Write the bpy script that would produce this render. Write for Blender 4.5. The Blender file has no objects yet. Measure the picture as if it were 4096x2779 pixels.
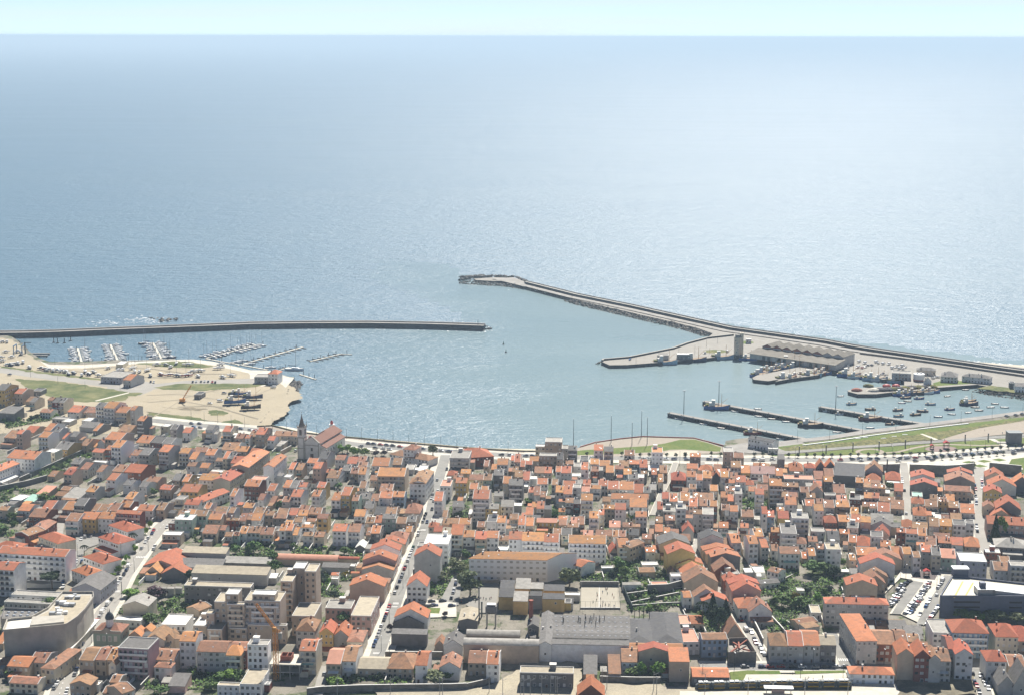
import bpy, bmesh, math, random
from mathutils import Vector, Matrix, noise
R = math.radians
random.seed(7)
S = bpy.context.scene
COL = S.collection
# ------------------------------------------------------------------ camera
HC, FPX, CX, CY = 303.0, 6500.0, 2048.0, 1389.5
PITCH, ROLL = math.atan((CY-146.0)/FPX), 0.0027
_F = Vector((0, math.cos(PITCH), -math.sin(PITCH)))
_U0 = Vector((0, math.sin(PITCH), math.cos(PITCH)))
_R0 = Vector((1, 0, 0))
_R = _R0*math.cos(ROLL)+_U0*math.sin(ROLL)
_U = _U0*math.cos(ROLL)-_R0*math.sin(ROLL)
EYE = Vector((0, 0, HC))
cam = bpy.data.cameras.new("camera"); camo = bpy.data.objects.new("camera", cam); COL.objects.link(camo)
cam.sensor_width = 36.0; cam.lens = FPX/4096.0*36.0; cam.clip_start = 1.0; cam.clip_end = 400000.0
camo.matrix_world = Matrix(((_R.x, _U.x, -_F.x, 0), (_R.y, _U.y, -_F.y, 0), (_R.z, _U.z, -_F.z, HC), (0, 0, 0, 1)))
S.camera = camo
# ------------------------------------------------------------------ sky, sun, exposure
SUN_EL, SUN_AZ = 44.0, 11.0          # azimuth to the right of the view direction (+Y)
W = bpy.data.worlds.new("World"); S.world = W; W.use_nodes = True
nt = W.node_tree; nt.nodes.clear()
sky = nt.nodes.new("ShaderNodeTexSky"); sky.sky_type = 'NISHITA'; sky.sun_disc = False
sky.sun_elevation = R(SUN_EL); sky.sun_rotation = R(SUN_AZ); sky.altitude = 300; sky.air_density = 0.34; sky.dust_density = 0.0; sky.ozone_density = 2.6
bg = nt.nodes.new("ShaderNodeBackground"); bg.inputs[1].default_value = 0.072
wo = nt.nodes.new("ShaderNodeOutputWorld")
# thin high veil of cloud in long streaks
tc = nt.nodes.new("ShaderNodeTexCoord"); mpw = nt.nodes.new("ShaderNodeMapping"); mpw.inputs['Scale'].default_value = (3.0, 3.0, 60.0); nzw = nt.nodes.new("ShaderNodeTexNoise"); nzw.inputs['Scale'].default_value = 1.6; nzw.inputs['Detail'].default_value = 5
rmw = nt.nodes.new("ShaderNodeMapRange"); rmw.inputs['From Min'].default_value = 0.42; rmw.inputs['From Max'].default_value = 0.72; rmw.inputs['To Min'].default_value = 0.5; rmw.inputs['To Max'].default_value = 0.85; mxw = nt.nodes.new("ShaderNodeMix"); mxw.data_type = 'RGBA'; mxw.inputs['B'].default_value = (6.3, 7.05, 7.4, 1)
nt.links.new(tc.outputs['Generated'], mpw.inputs['Vector']); nt.links.new(mpw.outputs[0], nzw.inputs['Vector']); nt.links.new(nzw.outputs['Fac'], rmw.inputs['Value']); sxw = nt.nodes.new("ShaderNodeSeparateXYZ"); lowf = nt.nodes.new("ShaderNodeMapRange"); lowf.inputs['From Min'].default_value = 0.0; lowf.inputs['From Max'].default_value = 0.25; lowf.inputs['To Min'].default_value = 1.0; lowf.inputs['To Max'].default_value = 0.0; mlw = nt.nodes.new("ShaderNodeMath"); mlw.operation = 'MULTIPLY'
nt.links.new(tc.outputs['Generated'], sxw.inputs[0]); nt.links.new(sxw.outputs[2], lowf.inputs['Value']); nt.links.new(lowf.outputs[0], mlw.inputs[0]); nt.links.new(rmw.outputs[0], mlw.inputs[1]); nt.links.new(mlw.outputs[0], mxw.inputs['Factor']); nt.links.new(sky.outputs[0], mxw.inputs['A'])
nt.links.new(mxw.outputs['Result'], bg.inputs[0]); nt.links.new(bg.outputs[0], wo.inputs[0])
sl = bpy.data.lights.new("sun", 'SUN'); sl.energy = 5.0; sl.angle = R(0.53); sl.color = (1.0, 0.955, 0.88)
so = bpy.data.objects.new("sun", sl); COL.objects.link(so)
_sd = Vector((math.sin(R(SUN_AZ))*math.cos(R(SUN_EL)), math.cos(R(SUN_AZ))*math.cos(R(SUN_EL)), math.sin(R(SUN_EL))))
so.rotation_euler = (-_sd).to_track_quat('-Z', 'Y').to_euler()
S.view_settings.view_transform = 'Standard'; S.view_settings.look = 'None'; S.view_settings.exposure = 0.88; S.view_settings.gamma = 1.0
S.render.engine = 'CYCLES'
cy = S.cycles
cy.max_bounces = 5; cy.diffuse_bounces = 4; cy.glossy_bounces = 3; cy.transmission_bounces = 3; cy.volume_bounces = 0; cy.transparent_max_bounces = 6
cy.caustics_reflective = False; cy.caustics_refractive = False
cy.use_denoising = True; cy.use_adaptive_sampling = True; cy.adaptive_threshold = 0.01
S.render.threads_mode = 'AUTO'
GZ = 3.0
# ------------------------------------------------------------------ survey maths: photo direction -> place on the ground
def P(px, py, z=GZ):
    d = _F*FPX+_R*(px-CX)-_U*(py-CY)
    t = (z-HC)/d.z
    return EYE+d*t
def proj(v):
    d = v-EYE; w = d.dot(_F)
    return CX+FPX*d.dot(_R)/w, CY-FPX*d.dot(_U)/w, w
def V(x, y, z=GZ): return P(x*1.7625, y*1.7622, z)        # overview sheet
# ------------------------------------------------------------------ mesh helpers
class MB:
    def __init__(s): s.v = []; s.f = []; s.m = []
    def poly(s, pts, mi=0):
        n = len(s.v); s.v += [tuple(p) for p in pts]; s.f.append(tuple(range(n, n+len(pts)))); s.m.append(mi)
    def box(s, x0, y0, z0, x1, y1, z1, mi=0, bottom=True):
        n = len(s.v)
        s.v += [(x0,y0,z0),(x1,y0,z0),(x1,y1,z0),(x0,y1,z0),(x0,y0,z1),(x1,y0,z1),(x1,y1,z1),(x0,y1,z1)]
        fs = [(4,5,6,7),(0,1,5,4),(1,2,6,5),(2,3,7,6),(3,0,4,7)]
        if bottom: fs.append((3,2,1,0))
        for f in fs: s.f.append(tuple(n+i for i in f)); s.m.append(mi)
    def prism(s, prof, a, b, axis='x', mi=0, ends=None):
        # extrude a 2D profile along x (profile in y,z) or along y (profile in x,z) or z (profile x,y)
        n = len(s.v); k = len(prof)
        for t in (a, b):
            for (p, q) in prof: s.v.append({'x': (t, p, q), 'y': (p, t, q), 'z': (p, q, t)}[axis])
        for i in range(k):
            j = (i+1) % k
            s.f.append((n+i, n+j, n+k+j, n+k+i)); s.m.append(mi)
        e = mi if ends is None else ends
        s.f.append(tuple(n+i for i in range(k-1, -1, -1))); s.m.append(e)
        s.f.append(tuple(n+k+i for i in range(k))); s.m.append(e)
    def tube(s, pts, r0, r1=None, n=6, mi=0, cap=True):
        r1 = r0 if r1 is None else r1
        base = len(s.v); m = len(pts)
        for i, p in enumerate(pts):
            p = Vector(p); q0 = Vector(pts[max(i-1, 0)]); q1 = Vector(pts[min(i+1, m-1)]); d = (q1-q0).normalized()
            a = d.orthogonal().normalized(); b = d.cross(a); r = r0+(r1-r0)*i/max(m-1, 1)
            for k in range(n):
                t = 2*math.pi*k/n; s.v.append(tuple(p+a*math.cos(t)*r+b*math.sin(t)*r))
        for i in range(m-1):
            for k in range(n):
                k2 = (k+1) % n; o = base+i*n
                s.f.append((o+k, o+k2, o+n+k2, o+n+k)); s.m.append(mi)
        if cap:
            s.f.append(tuple(base+k for k in range(n-1, -1, -1))); s.m.append(mi)
            s.f.append(tuple(base+(m-1)*n+k for k in range(n))); s.m.append(mi)
    def mesh(s, name, mats, smooth=False):
        me = bpy.data.meshes.new(name); me.from_pydata(s.v, [], s.f); me.update()
        for m in (mats if isinstance(mats, (list, tuple)) else [mats]): me.materials.append(m)
        if any(s.m): me.polygons.foreach_set('material_index', s.m)
        bm = bmesh.new(); bm.from_mesh(me); bmesh.ops.remove_doubles(bm, verts=bm.verts, dist=1e-4); bmesh.ops.recalc_face_normals(bm, faces=bm.faces); bm.to_mesh(me); bm.free()
        if smooth:
            for p in me.polygons: p.use_smooth = True
        return me
    def build(s, name, mats, parent=None, loc=None, rz=0, smooth=False):
        return link(name, s.mesh(name, mats, smooth), parent, loc, rz)
def link(name, me, parent=None, loc=None, rz=0, sc=None):
    o = bpy.data.objects.new(name, me); COL.objects.link(o)
    if parent: o.parent = parent
    if loc is not None: o.location = loc
    if rz: o.rotation_euler = (0, 0, rz)
    if sc is not None: o.scale = sc
    return o
THINGS = []
def tag(o, label, cat, group=None):
    o['label'] = label; o['category'] = cat
    if group: o['group'] = group
    THINGS.append(o)
    return o
def thing(name, label, cat, loc=(0,0,0), rz=0, group=None):
    return tag(link(name, None, None, loc, rz), label, cat, group)
def setting(o, kind='structure'): o['kind'] = kind; return o
def copytree(o, parent=None):
    c = o.copy(); COL.objects.link(c)
    if parent: c.parent = parent
    for ch in o.children: copytree(ch, c)
    return c
def setmat(o, i, m):
    o.material_slots[i].link = 'OBJECT'; o.material_slots[i].material = m
# ------------------------------------------------------------------ materials
def newmat(name):
    m = bpy.data.materials.new(name); m.use_nodes = True; t = m.node_tree
    return m, t, t.nodes['Principled BSDF']
def N(t, typ, **kw):
    n = t.nodes.new(typ)
    for k, v in kw.items(): setattr(n, k, v)
    return n
def mat(name, col, rough=0.85, vary=0.12, scale=0.4, jitter=0.0, hue=0.0, metal=0.0, dirt=None, spec=0.3, detail=4.0):
    """plain weathered surface: base colour, world-space blotches (vary), per-object value and hue jitter"""
    m, t, b = newmat(name)
    b.inputs['Roughness'].default_value = rough; b.inputs['Metallic'].default_value = metal; b.inputs['Specular IOR Level'].default_value = spec
    geo = N(t, 'ShaderNodeNewGeometry'); nz = N(t, 'ShaderNodeTexNoise'); nz.inputs['Scale'].default_value = scale; nz.inputs['Detail'].default_value = detail; nz.inputs['Roughness'].default_value = 0.65
    t.links.new(geo.outputs['Position'], nz.inputs['Vector'])
    mr = N(t, 'ShaderNodeMapRange'); mr.inputs['From Min'].default_value = 0.3; mr.inputs['From Max'].default_value = 0.7
    mr.inputs['To Min'].default_value = 1-vary; mr.inputs['To Max'].default_value = 1+vary
    t.links.new(nz.outputs['Fac'], mr.inputs['Value'])
    val = mr.outputs[0]
    hsv = N(t, 'ShaderNodeHueSaturation'); hsv.inputs['Color'].default_value = (*col, 1)
    if jitter or hue:
        oi = N(t, 'ShaderNodeObjectInfo')
        j = N(t, 'ShaderNodeMapRange'); j.inputs['To Min'].default_value = 1-jitter; j.inputs['To Max'].default_value = 1+jitter
        t.links.new(oi.outputs['Random'], j.inputs['Value'])
        mu = N(t, 'ShaderNodeMath', operation='MULTIPLY'); t.links.new(val, mu.inputs[0]); t.links.new(j.outputs[0], mu.inputs[1]); val = mu.outputs[0]
        if hue:
            fr = N(t, 'ShaderNodeMath', operation='MULTIPLY'); fr.inputs[1].default_value = 7.31; t.links.new(oi.outputs['Random'], fr.inputs[0])
            f2 = N(t, 'ShaderNodeMath', operation='FRACT'); t.links.new(fr.outputs[0], f2.inputs[0])
            h = N(t, 'ShaderNodeMapRange'); h.inputs['To Min'].default_value = 0.5-hue; h.inputs['To Max'].default_value = 0.5+hue
            t.links.new(f2.outputs[0], h.inputs['Value']); t.links.new(h.outputs[0], hsv.inputs['Hue'])
    t.links.new(val, hsv.inputs['Value'])
    out = hsv.outputs[0]
    if dirt:
        dcol, dsc, amt = dirt
        n2 = N(t, 'ShaderNodeTexNoise'); n2.inputs['Scale'].default_value = dsc; n2.inputs['Detail'].default_value = 6; t.links.new(geo.outputs['Position'], n2.inputs['Vector'])
        r2 = N(t, 'ShaderNodeMapRange'); r2.inputs['From Min'].default_value = 0.48; r2.inputs['From Max'].default_value = 0.68; r2.inputs['To Max'].default_value = amt
        t.links.new(n2.outputs['Fac'], r2.inputs['Value'])
        mx = N(t, 'ShaderNodeMix', data_type='RGBA'); mx.inputs['B'].default_value = (*dcol, 1)
        t.links.new(r2.outputs[0], mx.inputs['Factor']); t.links.new(out, mx.inputs['A']); out = mx.outputs['Result']
    t.links.new(out, b.inputs['Base Color'])
    return m
ROOF = {
 'o': mat('orange_tiles', (0.49,0.195,0.082), vary=0.16, scale=0.9, jitter=0.2, hue=0.018, dirt=((0.24,0.15,0.10), 0.3, 0.65)),
 'b': mat('weathered_tiles', (0.315,0.16,0.088), vary=0.25, scale=0.8, jitter=0.16, hue=0.014, dirt=((0.12,0.09,0.065), 0.35, 0.6)),
 'r': mat('red_tiles', (0.40,0.125,0.058), vary=0.16, scale=0.9, jitter=0.13, hue=0.01, dirt=((0.15,0.08,0.055), 0.4, 0.35)),
 'k': mat('pale_pink_tiles', (0.56,0.27,0.18), vary=0.12, jitter=0.08),
 'm': mat('mauve_tiles', (0.36,0.22,0.19), vary=0.15, jitter=0.06),
 'g': mat('grey_fibre_sheets', (0.165,0.155,0.145), vary=0.22, scale=0.7, jitter=0.22, dirt=((0.09,0.085,0.075), 0.5, 0.5)),
 'd': mat('dark_slate_sheets', (0.085,0.083,0.085), vary=0.25, scale=0.6, jitter=0.2, dirt=((0.13,0.12,0.10), 0.4, 0.4)),
 'f': mat('flat_concrete_roof', (0.33,0.31,0.275), vary=0.18, scale=0.5, jitter=0.2, dirt=((0.17,0.16,0.14), 0.35, 0.5)),
 't': mat('tan_flat_roof', (0.40,0.345,0.25), vary=0.15, scale=0.5, jitter=0.12, dirt=((0.24,0.20,0.15), 0.3, 0.4)),
 'w': mat('white_sheet_roof', (0.74,0.73,0.68), vary=0.08, jitter=0.08, dirt=((0.45,0.42,0.36), 0.4, 0.35)),
 'e': mat('green_sheet_roof', (0.33,0.52,0.42), vary=0.12, jitter=0.1),
}
WALL = {}
for k_, (nm, c) in {'w': ('white', (0.78,0.77,0.74)), 'c': ('cream', (0.66,0.59,0.46)), 'y': ('yellow', (0.56,0.405,0.16)), 'g': ('grey', (0.47,0.455,0.425)),
    'd': ('dark grey', (0.20,0.19,0.185)), 'n': ('tan', (0.50,0.405,0.31)), 'r': ('red-brown', (0.235,0.085,0.06)), 'b': ('blue', (0.27,0.36,0.46)),
    'e': ('pale green', (0.33,0.43,0.36)), 'p': ('pink', (0.54,0.37,0.31)), 'l': ('lilac grey', (0.47,0.45,0.48)), 'm': ('mauve', (0.36,0.24,0.25))}.items():
    WALL[k_] = mat(nm.replace(' ', '_').replace('-', '_')+'_plaster', c, rough=0.9, vary=0.09, scale=0.6, jitter=0.12, hue=0.012, dirt=((c[0]*0.55, c[1]*0.53, c[2]*0.5), 0.25, 0.3))
WALL['v'] = mat('fresh_white_plaster', (0.86,0.86,0.85), rough=0.9, vary=0.03, scale=0.5)
M = {}
M['glass'] = mat('window_glass', (0.025,0.03,0.04), rough=0.15, vary=0.2, jitter=0.4, spec=0.6)
M['shutter'] = mat('pale_shutter', (0.52,0.51,0.48), jitter=0.25)
M['frame'] = mat('white_frame', (0.72,0.71,0.68))
M['brown'] = mat('brown_wood', (0.11,0.06,0.04), jitter=0.3)
M['stone'] = mat('stone_trim', (0.36,0.33,0.28))
M['coping'] = mat('pale_coping', (0.68,0.66,0.61), jitter=0.1)
M['sky_light'] = mat('skylight_glass', (0.42,0.44,0.46), rough=0.25, vary=0.05, spec=0.6)
M['metal'] = mat('galvanised_metal', (0.32,0.33,0.34), rough=0.5, metal=0.4)
M['darkmetal'] = mat('dark_metal', (0.06,0.075,0.08), rough=0.55)
M['concrete'] = mat('concrete', (0.37,0.35,0.31), vary=0.15, scale=0.25, dirt=((0.2,0.19,0.17), 0.12, 0.5))
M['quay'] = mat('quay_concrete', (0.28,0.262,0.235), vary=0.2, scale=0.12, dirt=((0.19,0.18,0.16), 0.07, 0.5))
M['quaywall'] = mat('shade_dark_quay_wall', (0.05,0.053,0.058), vary=0.3, scale=0.2, dirt=((0.13,0.13,0.12), 0.3, 0.5))  # darkened towards blue: shade and haze on the wall faces put into the colour
M['rock'] = mat('rubble_stone', (0.17,0.155,0.135), vary=0.35, scale=0.5, jitter=0.0, dirt=((0.32,0.29,0.25), 0.25, 0.6))
M['wallstone'] = mat('old_stone_wall', (0.19,0.17,0.145), vary=0.3, scale=0.35, dirt=((0.32,0.29,0.25), 0.2, 0.5))
M['orange'] = mat('orange_steel', (0.55,0.24,0.04), rough=0.5)
M['brick'] = mat('red_brick', (0.31,0.10,0.065), vary=0.2, scale=1.5)
M['white'] = mat('white_paint', (0.78,0.78,0.76), rough=0.4, vary=0.05)
M['black'] = mat('black_rubber', (0.02,0.02,0.022), rough=0.6)
M['rust'] = mat('rusty_plaster', (0.30,0.17,0.075), vary=0.35, scale=0.4, dirt=((0.45,0.41,0.36), 0.25, 0.7))
# ------------------------------------------------------------------ survey sheets of the shore
A_ = lambda x, y, z=GZ: P(x/2.113, 1250+y/2.113, z)
B_ = lambda x, y, z=GZ: P(1000+x/2.103, 1050+y/2.103, z)
C_ = lambda x, y, z=GZ: P(2300+x/2.253, 1150+y/2.253, z)
D_ = lambda x, y, z=GZ: P(3100+x/2.333, 1250+y/2.333, z)
def S_(ox, oy, sc): return lambda x, y, z=GZ: P(ox+x/sc, oy+y/sc, z)
TA = S_(0,1500,3.154); TB = S_(700,1600,3.154); TC = S_(1400,1650,3.154); TD = S_(2100,1700,3.154); TE = S_(2700,1700,3.154); TF = S_(3396,1700,3.154)
UK = S_(0,1950,3.32); UG = S_(600,2000,3.32); UH = S_(1200,2050,3.154); UI = S_(1800,2100,3.154); UJ = S_(2400,2100,3.154); UL = S_(3000,2100,3.154); UM = S_(3500,2100,3.899)
N0 = S_(0,2300,3.293); NO = S_(600,2250,2.981); N1 = S_(1200,2350,3.32); NP = S_(1800,2350,3.32); NR = S_(2400,2350,3.32); NQ = S_(2900,2350,3.32); N2 = S_(3450,2350,2.045)
def pts(fn, s, z=GZ):
    out = []
    for t in s.split():
        a, b = t.split(','); out.append(fn(float(a), float(b), z))
    return out
def water_mat(name, open_, calm=None):
    """sea surface: base colour, slope roughness and two sizes of waves; calm water where the mesh says so"""
    m, t, b = newmat(name); b.inputs['IOR'].default_value = 1.33; b.inputs['Specular IOR Level'].default_value = 0.25
    geo = N(t, 'ShaderNodeNewGeometry'); att = None
    if calm: att = N(t, 'ShaderNodeAttribute'); att.attribute_name = 'calm'
    def par(i):
        if not calm: return open_[i], None
        r = N(t, 'ShaderNodeMapRange'); r.inputs['To Min'].default_value = open_[i]; r.inputs['To Max'].default_value = calm[i]; t.links.new(att.outputs['Fac'], r.inputs['Value']); return None, r.outputs[0]
    def put(sock, i):
        v, o = par(i)
        if o is None: sock.default_value = v
        else: t.links.new(o, sock)
    prev = None
    for k, (sx, sy, det) in enumerate(((0.022,0.045,3),(0.11,0.22,4),(0.45,0.7,2))):
        mp = N(t, 'ShaderNodeMapping'); mp.inputs['Scale'].default_value = (sx, sy, 1); mp.inputs['Rotation'].default_value = (0, 0, R(-14)); t.links.new(geo.outputs['Position'], mp.inputs['Vector'])
        nz = N(t, 'ShaderNodeTexNoise'); nz.inputs['Scale'].default_value = 1.0; nz.inputs['Detail'].default_value = det; nz.inputs['Roughness'].default_value = 0.6; nz.inputs['Distortion'].default_value = 0.5; t.links.new(mp.outputs[0], nz.inputs['Vector'])
        bp = N(t, 'ShaderNodeBump'); bp.inputs['Strength'].default_value = 1.0; put(bp.inputs['Distance'], 1+k); t.links.new(nz.outputs['Fac'], bp.inputs['Height'])
        if prev: t.links.new(prev.outputs[0], bp.inputs['Normal'])
        prev = bp
    t.links.new(prev.outputs[0], b.inputs['Normal'])
    mp = N(t, 'ShaderNodeMapping'); mp.inputs['Scale'].default_value = (0.0011, 0.0045, 1); mp.inputs['Rotation'].default_value = (0, 0, R(-8)); t.links.new(geo.outputs['Position'], mp.inputs['Vector'])
    nz = N(t, 'ShaderNodeTexNoise'); nz.inputs['Scale'].default_value = 1.0; nz.inputs['Detail'].default_value = 6; nz.inputs['Distortion'].default_value = 1.2; t.links.new(mp.outputs[0], nz.inputs['Vector'])
    mr = N(t, 'ShaderNodeMapRange'); mr.inputs['From Min'].default_value = 0.35; mr.inputs['From Max'].default_value = 0.65; mr.inputs['To Min'].default_value = 0.93; mr.inputs['To Max'].default_value = 1.07; t.links.new(nz.outputs['Fac'], mr.inputs['Value'])
    mu = N(t, 'ShaderNodeMath', operation='MULTIPLY'); put(mu.inputs[0], 0); t.links.new(mr.outputs[0], mu.inputs[1]); t.links.new(mu.outputs[0], b.inputs['Roughness'])
    if calm:
        mx = N(t, 'ShaderNodeMix', data_type='RGBA'); mx.inputs['A'].default_value = (*open_[4], 1); mx.inputs['B'].default_value = (*calm[4], 1); t.links.new(att.outputs['Fac'], mx.inputs['Factor']); t.links.new(mx.outputs['Result'], b.inputs['Base Color'])
    else: b.inputs['Base Color'].default_value = (*open_[4], 1)
    return m
OPEN_SEA = (0.36, 2.4, 1.5, 0.6, (0.085,0.155,0.205)); CALM = (0.29, 0.35, 0.30, 0.14, (0.13,0.20,0.21))
M['sea'] = water_mat('sea_water', OPEN_SEA); M['harbour'] = water_mat('harbour_water', OPEN_SEA, CALM)
b = MB(); Rr = 90000.0
b.poly([(Rr*math.cos(R(a)), Rr*math.sin(R(a)), 0) for a in range(0, 360, 5)]); setting(b.build('sea', M['sea']))
# ------------------------------------------------------------------ land
shore = []
def add(l): shore.extend(l)
add([P(-900,1370,0)]); add(pts(A_, '0,205 100,228 150,262 176,292 215,300 225,332 265,365 330,408 420,440 700,440 980,425', 0))
add(pts(A_, '1150,410 1500,396 1640,394 1800,411 1960,446 2120,484 2250,486', 3))
add(pts(B_, '60,905 140,905', 3)); add(pts(B_, '330,958 374,960', 3))
add(pts(B_, '374,992 352,1012 296,1110 236,1148 90,1140 76,1238 150,1250 60,1376', 0))
add(pts(B_, '190,1370 390,1420 600,1448 950,1478 1200,1504 1500,1531 1760,1552', 3.0))
add([P(1980,1797), P(2100,1803), P(2250,1804), P(2319,1787), P(2379,1769), P(2480,1755), P(2569,1746), P(2775,1752), P(2827,1765), P(2896,1783)])
add([P(2903,1777,0), P(2954,1768,0), P(2992,1765,0)]); add([P(3093,1762), P(3195,1761)])
add(pts(D_, '260,1184 510,1156 840,1104 1400,1038 2000,962 2324,922 2760,868', 3))
_i0 = len(shore)
add(pts(D_, '2780,850 2324,768 2100,738 1900,704', 0)); add(pts(D_, '1890,700 1500,730 1500,745 1130,768 940,790 770,790 680,765', 0)); add(pts(D_, '678,722 760,704 1205,676', 3))
add(pts(D_, '1205,672 1160,655 1000,652 850,606 775,612 600,582 560,572 500,572 400,612 270,628 170,640 0,672', 0))
add(pts(C_, '1850,852 1740,870 1608,856', 0)); add(pts(C_, '1598,810 1640,788 1900,738 2070,706', 3)); add(pts(C_, '2050,712 1900,684 1640,658 1500,645 1420,632 1200,662 900,690 470,724 310,726', 0))
add(pts(C_, '236,664 250,652 480,632 700,588 880,552 1000,508 1190,458', 3))
add(pts(C_, '1240,415 1100,365 900,315 640,258 500,225 200,158 0,108', 3)); add([V(1290,668), V(1200,648), V(1150,640), V(1080,636), V(1075,633), V(1120,630), V(1165,631)])
add([V(1230,650), V(1400,687), V(1550,718), V(1675,746), V(1850,772), V(2100,806), V(2250,826), V(2324,834), V(2800,900)])
Y0 = 420.0
poly = [Vector((p.x, p.y)) for p in shore]+[Vector((2600, poly_y)) for poly_y in (shore[-1].y, Y0)]+[Vector((-2600, Y0)), Vector((-2600, shore[0].y))]
def slab(name, pl, z1, z0, mats, kind='structure', parent=None, side=0):
    b = MB(); n = len(pl); b.v = [(p[0], p[1], z1) for p in pl]+[(p[0], p[1], z0) for p in pl]
    b.f = [tuple(range(n))]+[(i, (i+1) % n, n+(i+1) % n, n+i) for i in range(n)]; b.m = [0]+[side]*n
    o = b.build(name, mats, parent)
    if kind: setting(o, kind)
    return o
def blend(name, c1, c2, sc, lo=0.42, hi=0.58, c3=None, sc3=0.3, rough=0.95, lo3=0.5, hi3=0.66):
    m, t, b = newmat(name); b.inputs['Roughness'].default_value = rough; b.inputs['Specular IOR Level'].default_value = 0.15
    geo = N(t, 'ShaderNodeNewGeometry')
    def nz(s, d=7):
        n = N(t, 'ShaderNodeTexNoise'); n.inputs['Scale'].default_value = s; n.inputs['Detail'].default_value = d; n.inputs['Roughness'].default_value = 0.7; t.links.new(geo.outputs['Position'], n.inputs['Vector']); return n
    def mixc(fac, a, bcol, l, h):
        r = N(t, 'ShaderNodeMapRange'); r.inputs['From Min'].default_value = l; r.inputs['From Max'].default_value = h; t.links.new(fac, r.inputs['Value'])
        x = N(t, 'ShaderNodeMix', data_type='RGBA'); t.links.new(r.outputs[0], x.inputs['Factor'])
        for k, v in (('A', a), ('B', bcol)):
            if isinstance(v, tuple): x.inputs[k].default_value = (*v, 1)
            else: t.links.new(v, x.inputs[k])
        return x.outputs['Result']
    o = mixc(nz(sc).outputs['Fac'], c1, c2, lo, hi)
    if c3: o = mixc(nz(sc3).outputs['Fac'], o, c3, lo3, hi3)
    hs = N(t, 'ShaderNodeHueSaturation'); t.links.new(o, hs.inputs['Color']); r = N(t, 'ShaderNodeMapRange'); r.inputs['From Min'].default_value = 0.3; r.inputs['From Max'].default_value = 0.7; r.inputs['To Min'].default_value = 0.8; r.inputs['To Max'].default_value = 1.2
    t.links.new(nz(1.3, 3).outputs['Fac'], r.inputs['Value']); t.links.new(r.outputs[0], hs.inputs['Value'])
    t.links.new(hs.outputs[0], b.inputs['Base Color'])
    return m
M['town'] = blend('town_ground', (0.17,0.155,0.125), (0.26,0.235,0.19), 0.05, c3=(0.075,0.10,0.04), sc3=0.06, lo3=0.52, hi3=0.60)
M['sand'] = blend('yard_sand', (0.41,0.35,0.245), (0.34,0.295,0.215), 0.03, 0.35, 0.7, c3=(0.27,0.235,0.16), sc3=0.05, lo3=0.58, hi3=0.75)
M['paleground'] = blend('pale_earth', (0.42,0.37,0.27), (0.34,0.30,0.23), 0.06, c3=(0.2,0.19,0.12), sc3=0.04, lo3=0.6, hi3=0.75)
M['wildgrass'] = blend('wild_grass', (0.075,0.10,0.03), (0.19,0.185,0.08), 0.06, 0.4, 0.62, c3=(0.34,0.29,0.17), sc3=0.045, lo3=0.6, hi3=0.68)
M['lawn'] = blend('mown_lawn', (0.095,0.145,0.03), (0.18,0.19,0.055), 0.07, 0.35, 0.7, c3=(0.07,0.13,0.025), sc3=0.4)
M['dryplants'] = blend('dry_planting', (0.075,0.085,0.03), (0.22,0.20,0.08), 0.35, 0.42, 0.58)
M['asphalt'] = mat('asphalt', (0.24,0.232,0.21), vary=0.12, scale=0.25, dirt=((0.13,0.125,0.115), 0.08, 0.6))
M['paleroad'] = mat('pale_road', (0.31,0.29,0.255), vary=0.1, scale=0.2, dirt=((0.22,0.205,0.175), 0.05, 0.5))
M['paving'] = mat('pale_paving', (0.56,0.525,0.44), vary=0.1, scale=0.5, dirt=((0.38,0.345,0.28), 0.15, 0.5))
M['beige'] = mat('beige_paving', (0.31,0.26,0.20), vary=0.1, scale=0.3)
M['whitemark'] = mat('road_marking', (0.66,0.65,0.62))
M['beach'] = mat('beach_sand', (0.48,0.43,0.335), vary=0.1, scale=0.05)
slab('ground', poly, GZ, -3, [M['town'], M['quaywall']], side=1)
_lay = [0]
M['yard'] = mat('port_yard_concrete', (0.27,0.25,0.215), vary=0.12, scale=0.15, dirt=((0.24,0.225,0.195), 0.03, 0.7))
def sheet_on(name, pl, material, kind='structure', lift=None):
    _lay[0] += 1
    z = GZ+0.02+_lay[0]*0.006 if lift is None else GZ+lift
    if name in ('grass', 'sand', 'dirt', 'ground_cover') and lift is None:
        out = []
        for a, c in zip(pl, list(pl[1:])+[pl[0]]):
            a = Vector((a[0], a[1])); c = Vector((c[0], c[1])); d = c-a; k = max(1, int(d.length/3.0)); nrm = Vector((-d.y, d.x)).normalized() if d.length > 0 else Vector((0, 0))
            for i in range(k):
                p = a+d*(i/k); w = 1.6 if i else 0.3; out.append(p+nrm*(noise.noise(Vector((p.x*0.16, p.y*0.16, 0.7)))*2.2+noise.noise(Vector((p.x*0.7, p.y*0.7, 4)))*0.8)*w)
        pl = out
    b = MB(); b.poly([(p[0], p[1], z) for p in pl]); return setting(b.build(name, [material]), kind)
def band(line, w, w2=None):
    w2 = w if w2 is None else w2
    L = [Vector((p[0], p[1])) for p in line]; l = []; r = []
    for i, p in enumerate(L):
        d = (L[min(i+1, len(L)-1)]-L[max(i-1, 0)]).normalized(); n = Vector((-d.y, d.x)); ww = (w+(w2-w)*i/max(1, len(L)-1))/2
        l.append(p+n*ww); r.append(p-n*ww)
    return l+r[::-1]
def ringband_pts(fn, cx, cy, rx, ry): return [fn(cx+rx*math.cos(a*math.pi/10), cy+ry*math.sin(a*math.pi/10)) for a in range(20)]
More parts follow.
